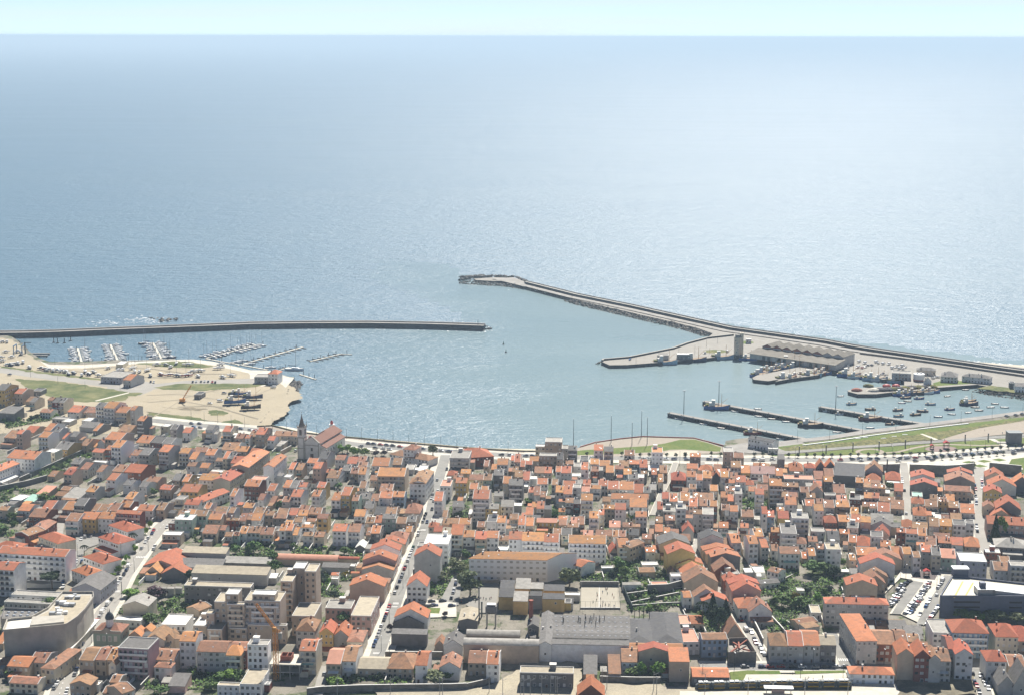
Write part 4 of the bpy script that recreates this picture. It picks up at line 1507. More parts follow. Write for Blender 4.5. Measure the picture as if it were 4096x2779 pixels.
sheet(600,2000,3.32,5,"""
M 15 110 1165 1150 1.2 g f
M 118 212 1168 1155 1.2 g f j
M 222 318 1172 1158 1.2 g f j
M 330 420 1168 1150 1.2 g f j
""")
sheet(1400,1650,3.154,36,"""
H 497 985 518/603 470 1.6 w b d12
H 672 808 455/470 395 3.5 w b d12 j
H 1365 1815 575/545 430 2.3 r r d20
""")
# ------------------------------------------------------------------ ordinals for labels
_o1 = 'zeroth first second third fourth fifth sixth seventh eighth ninth tenth eleventh twelfth thirteenth fourteenth fifteenth sixteenth seventeenth eighteenth nineteenth'.split()
_t1 = {2:'twenty',3:'thirty',4:'forty',5:'fifty',6:'sixty',7:'seventy',8:'eighty',9:'ninety'}
_t2 = {2:'twentieth',3:'thirtieth',4:'fortieth',5:'fiftieth',6:'sixtieth',7:'seventieth',8:'eightieth',9:'ninetieth'}
def ORD(n): return _o1[n] if n < 20 else (_t2[n//10] if n % 10 == 0 else _t1[n//10]+'-'+_o1[n % 10])
def resample(line, step):
    L = [Vector((p[0], p[1], 0)) for p in line]; out = []; carry = 0
    for a, b in zip(L, L[1:]):
        d = (b-a); l = d.length; t = carry
        while t < l: out.append((a+d*(t/l), d/l)); t += step
        carry = t-l
    return out
def rubble(name, line, side, width, z1, z0, size, dens, material, seed=1):
    """loose boulders on a slope beside a line: one mass"""
    rnd = random.Random(seed); b = MB()
    for p, d in resample(line, 1.0/dens):
        n = Vector((-d.y, d.x, 0))*side
        f = rnd.random(); q = p+n*(f*width)+d*rnd.uniform(-2, 2); z = z1+(z0-z1)*f+rnd.uniform(-0.2, 0.5); s = size*rnd.uniform(0.5, 1.4)
        k = len(b.v); 
        for (x, y, w) in ((1,0,0),(0,1,0),(-1,0,0),(0,-1,0),(0.2,0.1,0.9),(-0.1,0.1,-0.9),(0.6,0.6,0.5),(-0.6,-0.5,0.55)):
            j = lambda: rnd.uniform(0.75, 1.25)
            b.v.append((q.x+x*s*j()+rnd.uniform(-.2,.2)*s, q.y+y*s*j()+rnd.uniform(-.2,.2)*s, z+w*s*0.8*j()))
        for f4 in ((0,6,4),(6,1,4),(1,2,4),(2,7,4),(7,3,4),(3,0,4),(0,1,6),(2,3,7),(1,0,5),(2,1,5),(3,2,5),(0,3,5)): b.f.append(tuple(k+i for i in f4)); b.m.append(0)
    me = bpy.data.meshes.new(name); me.from_pydata(b.v, [], b.f); me.update(); me.materials.append(material)
    o = link(name, me); o['kind'] = 'stuff'; return o
def offs(line, d):
    L = [Vector((p[0], p[1], 0)) for p in line]; out = []
    for i, p in enumerate(L):
        t = (L[min(i+1, len(L)-1)]-L[max(i-1, 0)]).normalized(); out.append(p+Vector((-t.y, t.x, 0))*d)
    return out
def wallband(b, line, off0, off1, z0, z1, mi=0, mtop=None):
    l = offs(line, off0); r = offs(line, off1); n = len(b.v); k = len(l)
    for s, z in ((l, z0), (r, z0), (r, z1), (l, z1)): b.v += [(p.x, p.y, z) for p in s]
    for i in range(k-1):
        for a, c in ((0, 1), (1, 2), (2, 3), (3, 0)):
            b.f.append((n+a*k+i, n+a*k+i+1, n+c*k+i+1, n+c*k+i)); b.m.append(mi if (mtop is None or a != 2) else mtop)
    for i in (0, k-1): b.f.append((n+i, n+k+i, n+2*k+i, n+3*k+i)); b.m.append(mi)
# ---- south breakwater (left to right, curved)
bwl = pts(A_, '-700,232 -300,222 0,217 250,214 500,207 1000,185 1500,166 2000,146', 0)+pts(B_, '0,560 500,553 1000,551 1500,560 1800,569 1965,575', 0)
bk = thing('breakwater', 'long curved grey breakwater with dark inner wall sheltering the yacht marina', 'breakwater')
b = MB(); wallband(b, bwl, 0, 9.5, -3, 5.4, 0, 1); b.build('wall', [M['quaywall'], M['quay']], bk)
b = MB(); wallband(b, bwl, 6.5, 9.2, 5.41, 6.5, 0, 1); b.build('parapet', [M['concrete'], M['quay']], bk)
rubble('rubble', bwl, 1, 22, 3.5, -1.0, 1.3, 1.3, M['rock'], 3).location = (0, 0, 0)
for o in [bpy.data.objects['rubble']]: o.location = Vector((0, 9.5, 0))
rubble('rubble', offs(bwl, -1.5), -1, 2.5, 0.1, -0.6, 0.8, 0.25, M['rock'], 4)
b = MB(); e = bwl[-1]; b.tube([(e.x-6, e.y+5, 5.4), (e.x-6, e.y+5, 11)], 0.25, 0.15); b.build('beacon_post', [M['darkmetal']], bk)
rubble('rubble', pts(B_, '1970,578 2030,560', 0), 1, 6, 1.2, -0.5, 1.3, 0.7, M['rock'], 8)
rubble('rubble', pts(A_, '1400,85 1520,70', 0), 1, 14, 1.8, 0.4, 1.8, 0.9, M['rock'], 9)
rubble('rubble', pts(A_, '1210,55 1390,80', 0), 1, 16, 0.8, -0.3, 1.2, 0.35, M['rock'], 10)
# ---- north mole: sea wall, road, rubble on both sides
mole = [V(1128,636), V(1165,637), V(1190,645), V(1215,651)]+pts(C_, '0,84 500,186 1000,298 1400,386 1800,442 2253,506', GZ)+pts(D_, '700,336 900,368 1500,455 2000,528 2324,572 3200,700', GZ)
sw = thing('sea_wall', 'dark sea wall running along the outer side of the long north mole', 'sea wall')
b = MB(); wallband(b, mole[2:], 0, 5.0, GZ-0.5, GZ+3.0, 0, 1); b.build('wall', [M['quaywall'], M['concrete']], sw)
b = MB(); wallband(b, mole[2:], 4.0, 4.9, GZ+3.01, GZ+4.0, 0, 1); b.build('parapet', [M['concrete'], M['quay']], sw)
sheet_on('road', band(offs(mole, -7.5), 9), M['quay'])
sheet_on('pavement', [V(1115,634), V(1165,631), V(1195,640), V(1190,652), V(1150,642)], M['quay'])
outer = [V(1052,634), V(1080,630), V(1120,628), V(1165,629)]+[p+Vector((0,0,0)) for p in offs(mole[2:], 5.5)]
rubble('rubble', outer, 1, 13, 4.4, -0.8, 1.55, 2.6, M['rock'], 5)
inner = pts(C_, '1230,412 1100,368 900,318 640,260 500,228 200,160 0,112', GZ)+[V(1290,670), V(1200,650), V(1150,643), V(1085,639), V(1050,637)]
rubble('rubble', inner, 1, 10, 2.8, -0.8, 1.35, 2.6, M['rock'], 6)
rubble('rubble', [V(1050,636,0), V(1110,632,0), V(1125,634,0)], 1, 26, 3.5, 0.3, 2.0, 1.6, M['rock'], 7)
sb = thing('stone_landing', 'small square concrete landing jutting from the mole into the harbour', 'landing', C_(495,238,0))
b = MB(); b.box(-8, -2, -3, 8, 8, 2.6, 0); b.box(-8, 2.2, 2.61, 8, 8, 3.2, 1); b.build('platform', [M['quaywall'], M['quay']], sb)
lw = pts(D_, '790,386 1200,438 1700,508 2324,600 3200,730', GZ)
fw = thing('boundary_wall', 'low dark wall between the mole road and the market yard', 'wall'); b = MB(); wallband(b, lw, 0, 1.2, GZ-0.2, GZ+1.8, 0, 1); b.build('wall', [M['wallstone'], M['concrete']], fw)
# seawall rubble behind quay A and along other shores
qa = pts(C_, '236,664 250,652 480,632 700,588 880,552 1000,508 1190,458 1420,432', GZ)
t_ = thing('seawall', 'curved parapet wall along the harbour side of the quay with fishing boats', 'wall'); b = MB(); wallband(b, qa, 0, -2.0, GZ-0.2, GZ+1.6, 0, 1); b.build('wall', [M['quaywall'], M['concrete']], t_)
rubble('rubble', qa, 1, 6, 2.0, -0.6, 1.1, 1.4, M['rock'], 11)
rubble('rubble', pts(B_, '374,985 352,1008 296,1106 236,1146', GZ), 1, 9, 2.2, -0.6, 1.2, 3.0, M['rock'], 12)
rubble('rubble', pts(B_, '236,1146 160,1144 90,1138', GZ), 1, 7, 2.2, -0.3, 1.0, 2.4, M['rock'], 13)
rubble('rubble', pts(B_, '150,1252 60,1374', GZ), 1, 9, 2.2, -0.6, 1.2, 3.2, M['rock'], 14)
rubble('rubble', pts(A_, '0,212 110,226 152,264 176,295', GZ), 1, 7, 2.0, -0.6, 1.1, 1.6, M['rock'], 15)
rubble('rubble', pts(D_, '1900,700 2100,735 2324,764 2780,850', GZ), -1, 9, 2.2, -0.5, 1.0, 2.4, M['rock'], 16)
rubble('rubble', pts(B_, '190,1374 600,1452 1200,1508 1760,1556', GZ), 1, 4, 0.9, -0.4, 0.8, 0.6, M['rock'], 17)
# slipway
b = MB(); c = pts(B_, '95,1140 235,1150 180,1240 85,1238', 0); b.poly([(c[0].x, c[0].y, 2.9), (c[1].x, c[1].y, -0.4), (c[2].x, c[2].y, -0.4), (c[3].x, c[3].y, 2.9)])
sl_ = thing('slipway', 'sloping timber-railed slipway running into the water beside the blue trawlers', 'slipway'); b.build('ramp', [M['wallstone']], sl_)
for i in range(7):
    f = (i+0.5)/7; p = c[0].lerp(c[3], f); q = c[1].lerp(c[2], f); r = MB(); r.tube([(p.x, p.y, 3.05), (q.x, q.y, -0.2)], 0.35, n=4); r.build('rail', [M['concrete']], sl_)
# promenade parapet
pw = thing('promenade_wall', 'low stone parapet along the seafront promenade below the church', 'wall'); b = MB(); wallband(b, pts(B_, '60,1380 190,1373 390,1423 600,1451 950,1481 1200,1507 1500,1534 1760,1555', GZ)+[P(1980,1799), P(2100,1805), P(2250,1806)], 0, -0.9, GZ-0.1, GZ+1.1, 0, 1); b.build('wall', [M['wallstone'], M['dryplants']], pw)
cw = thing('plaza_wall', 'thin red-brown parapet round the seafront plaza with the masts', 'wall'); b = MB(); wallband(b, [P(2319,1788), P(2379,1770), P(2480,1755), P(2569,1746), P(2775,1752), P(2827,1765), P(2896,1783)], 0, -0.7, GZ-0.1, GZ+0.9); b.build('wall', [M['brick']], cw)
qw = thing('quayside_bench_wall', 'long white bench wall beside the quay road of the park', 'wall'); b = MB(); wallband(b, pts(D_, '255,1238 520,1205 880,1150 1400,1082 1800,1036', GZ), 0, -1.1, GZ-0.1, GZ+0.8); b.build('wall', [M['white']], qw)
# ---- three finger piers on caissons
def pier(label, a, c, nseg, seed):
    d = (c-a); L = d.length; rz = math.atan2(d.y, d.x); t = thing('pier', label, 'pier', (a.x, a.y, 0), rz, 'finger piers of the fishing harbour')
    b = MB(); b.box(0, -2.4, 2.5, L, 2.4, 3.3); b.build('deck', [M['quay']], t)
    rnd = random.Random(seed); k = L/nseg
    for i in range(nseg):
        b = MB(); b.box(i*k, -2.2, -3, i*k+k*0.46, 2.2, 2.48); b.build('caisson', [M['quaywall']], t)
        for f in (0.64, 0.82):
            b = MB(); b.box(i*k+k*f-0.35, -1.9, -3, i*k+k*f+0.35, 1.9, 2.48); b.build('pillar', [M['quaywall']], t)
    for i in range(nseg):
        b = MB(); b.tube([(i*k+2, -2, 3.3), (i*k+2, -2, 4.1)], 0.28, n=6); b.build('bollard', [M['darkmetal']], t)
    return t
P1a, P1b = C_(848,1142,1.5), C_(2070,1378,1.5); P2a, P2b = C_(1162,1038,1.5), D_(838,1118,1.5); P3a, P3b = D_(418,893,1.5), D_(1380,1052,1.5)
pier('nearest of three finger piers, tall light mast near its outer end', P1a, P1b, 11, 1)
pier('middle of three finger piers, with a blue trawler moored at its outer end', P2a, P2b, 12, 2)
pier('farthest and shortest of three finger piers, dark red trawler alongside', P3a, P3b, 9, 3)
# ---- light masts and lamps
def mast_proto(name, h, r, heads):
    t = link(name, None); b = MB(); b.tube([(0,0,0), (0,0,h)], r, r*0.55, 6); b.build('pole', [M['darkmetal']], t)
    b = MB()
    if heads: b.box(-1.2, -0.3, h-0.15, 1.2, 0.3, h+0.35)
    else: b.box(-0.15, -0.9, h, 0.15, 0.25, h+0.18)
    b.build('lamp_head', [M['metal']], t); return t
def place(proto, loc, rz, label, cat, group=None, name=None, first=[None]):
    c = copytree(proto); c.location = loc; c.rotation_euler = (0, 0, rz); tag(c, label, cat, group); return c
def drop(proto):
    for ch in list(proto.children): drop(ch)
    bpy.data.objects.remove(proto)
tall = mast_proto('light_mast', 19.0, 0.32, True)
for (p, l) in ((C_(980,1135,3.3), 'tall floodlight mast on the nearest finger pier'), (C_(1295,1045,3.3), 'tall floodlight mast on the middle finger pier'), (D_(565,897,3.3), 'tall floodlight mast on the farthest finger pier')): place(tall, p, 0, l, 'light mast', 'floodlight masts on the piers')
drop(tall)
lamp = mast_proto('street_lamp', 8.5, 0.13, False)
ROWS = []     # (fn, text, wording)
def lamps(fn, s, word, h=1.0, z=GZ):
    for i, p in enumerate(pts(fn, s, z)):
        o = place(lamp, p, R(20), 'slim grey street lamp, %s along %s' % (ORD(i+1), word), 'street lamp', 'street lamps along '+word); o.scale = (1, 1, h)
lamps(TC, '145,318 348,350 543,372 743,392 942,415 1146,437 1350,455 1995,495', 'the promenade, counted from the church')
lamps(TB, '205,245 370,272 540,288 710,315 880,340 1228,358 1408,385 1787,445 2165,490', 'the coast road beside the sandy yard')
lamps(D_, '210,1185 510,1165 815,1125 1128,1085 1445,1050 1735,1012 2025,975 2312,930', 'the quay road of the park')
lamps(A_, '260,545 490,595 720,640 1015,655 1170,405 465,440', 'the marina road', 0.8)
lamps(TF, '328,370 543,375 755,350 955,325 1530,300 1720,285 1910,262 2208,190', 'the park path', 0.8)
lamps(TE, '60,480 540,490 990,470 1225,400 1515,430 1860,400', 'the seafront parking road', 1.1)
lamps(UK, '1035,940 1610,930 1970,850 1785,1120 1620,1400', 'the left-hand street', 1.1)
lamps(N0, '1420,620 1205,900 1605,290 1415,1000', 'the lower left-hand street', 1.1)
lamps(UH, '1300,960 1375,800 1125,1400', 'the main street', 1.1)
lamps(N1, '1080,850 1185,480 1190,920', 'the lower main street', 1.0)
lamps(NQ, '125,1080 1170,1030 2110,1030 1000,1240 1565,1240', 'the station road', 1.0)
lamps(UM, '480,830 385,960 295,1050 195,1220 960,1010 1010,900', 'the car park', 1.0)
lamps(C_, '935,585 1080,590 1185,530 1285,500 550,680', 'the fishing quay', 0.9)
drop(lamp)
plm = mast_proto('flag_mast', 21.0, 0.26, False)
for i, p in enumerate((TD(612,262), C_(325,1395), C_(513,1420), C_(598,1348), C_(650,1410))): place(plm, p, 0, 'tall bare green mast, %s from the left on the seafront plaza' % ORD(i+1), 'mast', 'bare masts on the seafront plaza').scale = (1, 1, 0.85 if i == 2 else 1)
drop(plm)
bo = link('bollard_lamp', None); b = MB(); b.box(-0.35, -0.35, 0, 0.35, 0.35, 5.2); b.build('post', [M['wallstone']], bo); b = MB(); b.box(-0.42, -0.42, 5.2, 0.42, 0.42, 5.9); b.build('lamp_head', [M['darkmetal']], bo)
for i, p in enumerate(pts(D_, '225,1320 476,1305 726,1285 970,1272 1215,1255 1455,1240 1773,1205 1988,1195')): place(bo, p, 0, 'thick dark lamp pillar beside the park path, %s from the left' % ORD(i+1), 'lamp pillar', 'lamp pillars of the park path')
drop(bo)
# ---- buildings of the port
ct = thing('control_tower', 'sand-coloured round port control tower at the corner of the quay', 'tower', C_(1462,602,GZ))
b = MB(); b.tube([(0,0,0),(0,0,16.5)], 3.3, 3.3, 14); b.build('wall', [WALL['c']], ct)
b = MB(); b.tube([(0,0,16.51),(0,0,17.3)], 3.7, 3.7, 14); b.tube([(0,0,17.31),(0,0,19.4)], 2.5, 2.5, 12); b.build('lantern_room', [M['concrete']], ct)
b = MB(); b.box(2.4, -0.5, 0, 5.6, 3.5, 20.5); b.build('stair_tower', [WALL['c']], ct)
b = MB(); b.tube([(4, 1, 20.5), (4, 1, 26)], 0.2, 0.1); b.build('antenna', [M['brick']], ct)
for i in range(5): link('window', WIN[0], ct, (-1.2+math.sin(i)*1.5, -3.32, 3+i*2.7), 0, (0.9, 1, 1.1))
def orient(a, c): d = c-a; return d.length, math.atan2(d.y, d.x)
# fish market: long low hall with quay canopy, gabled bays behind
a, c = C_(1560,640,GZ), D_(560,545,GZ); L, rz = orient(a, c)
fm = thing('fish_market', 'long fish market hall with brown sheet roof and row of gabled bays', 'market hall', (a.x, a.y, GZ), rz)
M['marketroof'] = mat('brown_sheet_roof', (0.165,0.145,0.115), vary=0.25, scale=0.15, dirt=((0.28,0.26,0.22), 0.1, 0.4))
b = MB(); b.prism([(3,0),(21,0),(21,7.4),(3,5.2)], 0, L*0.985, 'x'); b.build('wall', [WALL['g']], fm)
b = MB(); b.prism([(0.0,5.0),(21,7.5),(21,7.8),(0.0,5.3)], -1, L, 'x'); b.build('roof', [M['marketroof']], fm)
n = 14
for i in range(n):
    x = 8+i*(L-14)/n
    b = MB(); b.box(x, 2.9, 0, x+(L-14)/n*0.55, 3.02, 3.8); b.build('loading_door', [M['shutter'] if i % 3 == 0 else M['darkmetal']], fm)
nb = 8; k = (L-6)/nb
for i in range(nb):
    x = 3+i*k; b = MB(); b.prism([(x,0),(x+k-0.05,0),(x+k-0.05,8.8),(x+k/2,11.4),(x,8.8)], 21.1, 44, 'y'); b.build('bay_wall', [M['brick'] if i < nb-2 else WALL['g']], fm)
    b = MB(); b.prism([(x-0.1,8.85),(x+k/2,11.45),(x+k+0.05,8.85),(x+k+0.05,9.2),(x+k/2,11.8),(x-0.1,9.2)], 20.7, 44.5, 'y'); b.build('bay_roof', [M['marketroof']], fm)
    b = MB(); b.box(x+1, 20.9, 7.85, x+k-1, 21.08, 8.7); b.build('window', [M['shutter']], fm)
def simple_house(fn, xl, xr, ye, yr, n, w, r, label, cat, form='E', yaw=0, name=None, opt=()):
    o0 = fn(0,0); 
    ox, oy, sc = {A_: (0,1250,2.113), B_: (1000,1050,2.103), C_: (2300,1150,2.253), D_: (3100,1250,2.333)}[fn]
    root = make_house(ox, oy, sc, yaw, form, xl, xr, ye if not isinstance(ye, tuple) else ye[0], ye if not isinstance(ye, tuple) else ye[1], yr, n, w, r, list(opt), 5000+len(HOUSES))
    HOUSES.pop(); tag(root, label, cat); 
    if name: root.name = name
    return root
simple_house(A_, 850, 1030, 548, 498, 1.6, 'l', 'f', 'long grey flat-roofed boatyard shed beside the pavement road', 'shed', 'F', 12, 'boatyard_shed')
simple_house(A_, 1040, 1105, 570, 512, 2, 'g', 'o', 'grey boatyard house with shallow orange roof, joined to the shed', 'house', 'E', 20, 'boatyard_house')
simple_house(B_, 35, 225, 965, 940, 1.7, 'g', 'f', 'low grey yacht club building on the sandy headland', 'building', 'F', 3, 'club_house')
simple_house(B_, 150, 232, 935, 898, 3.0, 'w', 'o', 'white yacht club tower with small orange hip roof', 'tower', 'H', 12, 'club_tower')
simple_house(A_, 980, 1040, 440, 412, 1, 'c', 'w', 'small cream kiosk at the shore end of the marina walkway', 'kiosk', 'F', 5, 'kiosk')
simple_house(A_, 1640, 1700, 695, 670, 1.1, 'd', 'd', 'small black shed standing alone on the sand', 'shed', 'F', 8, 'sand_shed')
simple_house(A_, 270, 345, 665, 640, 1.1, 'd', 'd', 'dark shack beside the tan houses at the scrub edge', 'shed', 'F', 8, 'shack')
simple_house(C_, 742, 845, 612, 596, 1.4, 'g', 'f', 'grey hut with flat roof on the fishing quay', 'hut', 'F', 3, 'quay_hut')
simple_house(C_, 920, 1040, 606, 590, 1.4, 'd', 'w', 'long dark hut with pale roof on the fishing quay', 'hut', 'F', 3, 'quay_hut')
simple_house(C_, 1540, 1590, 470, 458, 1.2, 'w', 'w', 'small white cabin on the round lawn near the control tower', 'cabin', 'F', 8, 'cabin')
simple_house(C_, 1560, 1780, (1355,1395), 1330, 2.2, 'w', 'd', 'white boathouse with dark roof on the harbour apron', 'boathouse', 'E', 0, 'boathouse', ('d9',))
simple_house(C_, 1740, 1830, 1455, 1442, 1.1, 'w', 'w', 'low white shelter in front of the boathouse', 'shelter', 'F', 8, 'shelter')
simple_house(D_, 1090, 1270, 570, 545, 1.7, 'g', 'f', 'pale grey cold store with wide doors on the market yard', 'store', 'F', 14, 'cold_store')
simple_house(D_, 1320, 1500, 540, 510, 1.4, 'c', 'g', 'low hipped hut behind the cold store', 'hut', 'H', 14, 'hip_hut')
simple_house(D_, 1545, 1700, 600, 545, 1.5, 'w', 'g', 'white bungalow with grey hip roof beside the lawn of the yard', 'bungalow', 'H', 18, 'bungalow')
simple_house(D_, 1745, 2005, (592,618), 550, 1.5, 'w', 'g', 'long white bungalow with grey roof, right of the lawn', 'bungalow', 'H', 0, 'bungalow', ('d10',))
simple_house(D_, 1390, 1460, 640, 605, 1.5, 'w', 'f', 'tiny white hut with gabled roof by the tank', 'hut', 'G', 10, 'gable_hut', ('d5',))
simple_house(D_, 2190, 2240, 660, 645, 1.4, 'd', 'd', 'dark rusty hut on the rubble shore', 'hut', 'F', 10, 'rusty_hut')
simple_house(D_, 2240, 2330, 690, 655, 1.5, 'w', 'g', 'white hut with grey roof at the end of the rubble shore', 'hut', 'E', 12, 'shore_hut')
tk = thing('storage_tank', 'white round storage tank beside the cold store', 'tank', D_(1342,632,GZ)); b = MB(); b.tube([(0,0,0),(0,0,1.4)], 5.0, 5.0, 18); b.build('base', [M['brick']], tk); b = MB(); b.tube([(0,0,1.41),(0,0,6.2)], 4.9, 4.9, 18); b.build('shell', [M['white']], tk)
for (x, y) in ((-1.5, 0), (1.8, .5)):
    b = MB(); b.tube([(x,y,6.2),(x,y,7.2)], 1.0, 0.9, 10); b.build('valve_cap', [M['white']], tk)
# wash house / blue-grey kiosk in the park
kp = thing('park_kiosk', 'tall dark blue-grey kiosk box in the park', 'kiosk', D_(2225,1215,GZ)); b = MB(); b.box(-5,-4,0,5,4,8.5); b.build('wall', [WALL['d']], kp); b = MB(); b.box(-5.3,-4.3,8.5,5.3,4.3,8.9); b.build('roof', [M['darkmetal']], kp); b = MB(); b.box(-13,-3,0,-5.1,2,0.8); b.build('ramp', [M['concrete']], kp)
build_sheets()
# ------------------------------------------------------------------ landmark buildings
def wallwins(t, lst, me=0):
    for (x, y, z, w, h, rz) in lst: link('window', WIN[me], t, (x, y, z), rz, (w, 1, h))
# ---- church: facade with pediment, bell tower with spire, long nave and side aisle
ch = thing('church', 'white stone-trimmed church with tall bell tower, spire and red-brown tiled nave by the seafront', 'church', TB(1552,733), -R(16))
WS = mat('church_plaster', (0.74,0.72,0.67), vary=0.08, jitter=0.05, dirt=((0.4,0.38,0.33), 0.3, 0.4)); ST = M['stone']; FT = ROOF['r']
CR = mat('church_tiles', (0.22,0.105,0.072), vary=0.15, scale=0.9)
b = MB(); b.prism([(5.2,0),(16.5,0),(16.5,12.2),(10.8,16.4),(5.2,12.6)], 0, 1.2, 'y'); b.build('facade', [WS], ch)
b = MB(); b.prism([(4.9,12.4),(10.8,16.6),(16.8,12.0),(16.8,12.7),(10.8,17.4),(4.9,13.1)], -0.25, 1.3, 'y'); b.box(5.2,-0.2,10.3,16.5,0,10.9); b.build('pediment', [ST], ch)
for x in (5.2, 15.8): b = MB(); b.box(x, -0.25, 0, x+0.7, 0, 12.2); b.build('pilaster', [ST], ch)
b = MB(); b.box(9.7, -0.12, 0, 12.1, 0.05, 4.4); b.build('door', [M['brown']], ch)
wallwins(ch, [(10.9,0,7.6,1.6,2.6,0)], 1)
b = MB(); b.prism([(5.6,0),(16.3,0),(16.3,11.5),(10.95,15),(5.6,11.5)], 1.21, 26, 'y'); b.build('nave', [WS], ch)
b = MB(); b.prism([(5.2,11.4),(10.95,15.1),(16.8,11.3),(16.8,11.7),(10.95,15.5),(5.2,11.8)], 1.3, 26.3, 'y'); b.build('nave_roof', [CR], ch)
b = MB(); b.prism([(16.31,0),(20.5,0),(20.5,8.2),(16.31,10)], 4, 40, 'y'); b.build('aisle', [WS], ch)
b = MB(); b.prism([(16.31,10.1),(21.0,8.1),(21.0,8.4),(16.31,10.5)], 3.6, 40.3, 'y'); b.build('aisle_roof', [CR], ch)
b = MB(); b.prism([(4.0,0),(16.3,0),(16.3,11.5),(10.1,15.0),(4.0,11.5)], 26.4, 44, 'y'); b.build('chancel', [WS], ch)
b = MB(); b.prism([(3.6,11.4),(10.1,15.1),(16.9,11.3),(16.9,11.7),(10.1,15.5),(3.6,11.8)], 26.31, 44.4, 'y'); b.build('chancel_roof', [CR], ch)
wallwins(ch, [(20.5, 8+i*5, 5.2, 1.2, 2.0, R(90)) for i in range(6)], 1)
b = MB(); b.box(0,-0.4,0,5.1,5.0,15.5); b.build('tower_shaft', [WS], ch)
for z in (7.8, 15.51, 23.2): b = MB(); b.box(-0.3,-0.7,z,5.4,5.3,z+0.6); b.build('cornice', [ST], ch)
for x in (0.0, 4.5): b = MB(); b.box(x,-0.46,0,x+0.6,-0.4,15.5); b.build('pilaster', [ST], ch)
b = MB(); b.box(0.1,-0.3,16.12,5.0,4.9,23.19); b.build('belfry', [WS], ch)
for (x, y, rz) in ((2.55,-0.3,0),(5.0,2.3,R(90)),(0.1,2.3,R(-90))): 
    o = link('belfry_opening', WIN[3], ch, (x, y, 19.6), rz, (2.0, 1, 4.2))
b = MB(); k = [(2.6,23.8),(2.3,25),(1.5,26.2),(1.35,27.6),(0.9,29.0),(0.45,30.6),(0.08,32.8)]
for (r0, z0), (r1, z1) in zip(k, k[1:]): b.tube([(2.55,2.3,z0),(2.55,2.3,z1)], r0, r1, 8)
b.build('spire', [M['wallstone']], ch)
for (x, y) in ((0,-0.3),(5.0,-0.3),(0,4.9),(5.0,4.9)): b = MB(); b.tube([(x,y,23.8),(x,y,25.3),(x,y,27.2)], 0.35, 0.05, 5); b.build('pinnacle', [M['wallstone']], ch)
b = MB(); b.tube([(2.55,2.3,32.8),(2.55,2.3,34.6)], 0.07, 0.07, 4); b.box(2.1,2.22,33.7,3.0,2.38,33.85); b.build('cross', [M['darkmetal']], ch)
lh = thing('lighthouse', 'small white square lighthouse with red lantern rising behind the church roof', 'lighthouse', TB(1980,452)); b = MB(); b.box(-1.6,-1.6,0,1.6,1.6,9); b.build('tower', [M['white']], lh); b = MB(); b.box(-2,-2,9,2,2,9.5); b.build('gallery', [M['white']], lh); b = MB(); b.tube([(0,0,9.5),(0,0,11.4)], 1.1, 1.1, 8); b.tube([(0,0,11.4),(0,0,12.6)], 1.2, 0.1, 8); b.build('lantern', [mat('red_paint', (0.45,0.04,0.03), rough=0.5)], lh)
M['redpaint'] = bpy.data.materials['red_paint']
# ---- concrete theatre block on the left-hand street
def prism_poly(pl, z0, z1, b, mi=0, top=None):
    n = len(b.v); k = len(pl); b.v += [(p[0], p[1], z0) for p in pl]+[(p[0], p[1], z1) for p in pl]
    for i in range(k): b.f.append((n+i, n+(i+1)%k, n+k+(i+1)%k, n+k+i)); b.m.append(mi)
    b.f.append(tuple(range(n+k, n+2*k))); b.m.append(mi if top is None else top)
    b.f.append(tuple(range(n+k-1, n-1, -1))); b.m.append(mi)
Hh = 17.0
PW = mat('worn_concrete_render', (0.46,0.425,0.36), vary=0.1, scale=0.4, dirt=((0.22,0.2,0.18), 0.2, 0.5))
th = thing('theatre', 'big windowless grey concrete theatre block with plant boxes on its tan roof', 'theatre')
b = MB(); pl = pts(N0, '46,738 858,660 880,650 1010,560 1100,470 1225,300 1222,235 830,235 640,445 420,562 160,588 100,600', GZ+Hh); prism_poly(pl, GZ, GZ+Hh, b); b.build('wall', [PW], th)
b = MB(); wallband(b, pl+[pl[0]], 0.0, -0.4, GZ+Hh+0.01, GZ+Hh+1.1); b.build('parapet', [PW], th)
b = MB(); q = pts(N0, '400,690 850,645 1060,520 1180,310 1190,262 835,262 650,462 430,575', GZ+Hh+0.15); b.poly(q); b.build('roof', [ROOF['t']], th)
b = MB(); b.poly(pts(N0, '75,722 392,690 425,578 170,600 115,612', GZ+Hh+0.12)); b.build('terrace', [ROOF['w']], th)
b = MB(); prism_poly(pts(N0, '400,692 846,648 846,560 520,575 430,580', GZ+Hh), GZ+Hh+0.2, GZ+Hh+1.6, b); b.build('fly_tower', [PW], th)
rnd = random.Random(5)
for (x, y) in ((790,500),(690,530),(830,380),(875,395),(985,270),(940,295),(1025,300),(865,500),(780,540),(760,470),(950,395),(880,300),(760,375)):
    p = N0(x, y, GZ+Hh+0.2); s = rnd.uniform(0.9, 1.6); b = MB(); b.box(-s,-s*0.8,0,s,s*0.8,rnd.uniform(1.0,2.2)); b.build('plant_box', [M['metal'] if rnd.random() < .4 else M['white']], th, p, rnd.uniform(-.2,.2))
p0, p1 = N0(880,950,GZ+5), N0(1250,560,GZ+5); L_, rz_ = orient(p0, p1)
b = MB(); b.box(0,-2.6,4.2,L_,0.3,4.6); b.build('canopy', [M['coping']], th, (p0.x, p0.y, GZ), rz_)
for i in range(7):
    p = N0(120+i*100, 860+(i%3)*60-(i//3)*5, GZ+7); 
f0, f1 = N0(60,1080), N0(850,1075); L_, rz_ = orient(f0, f1)
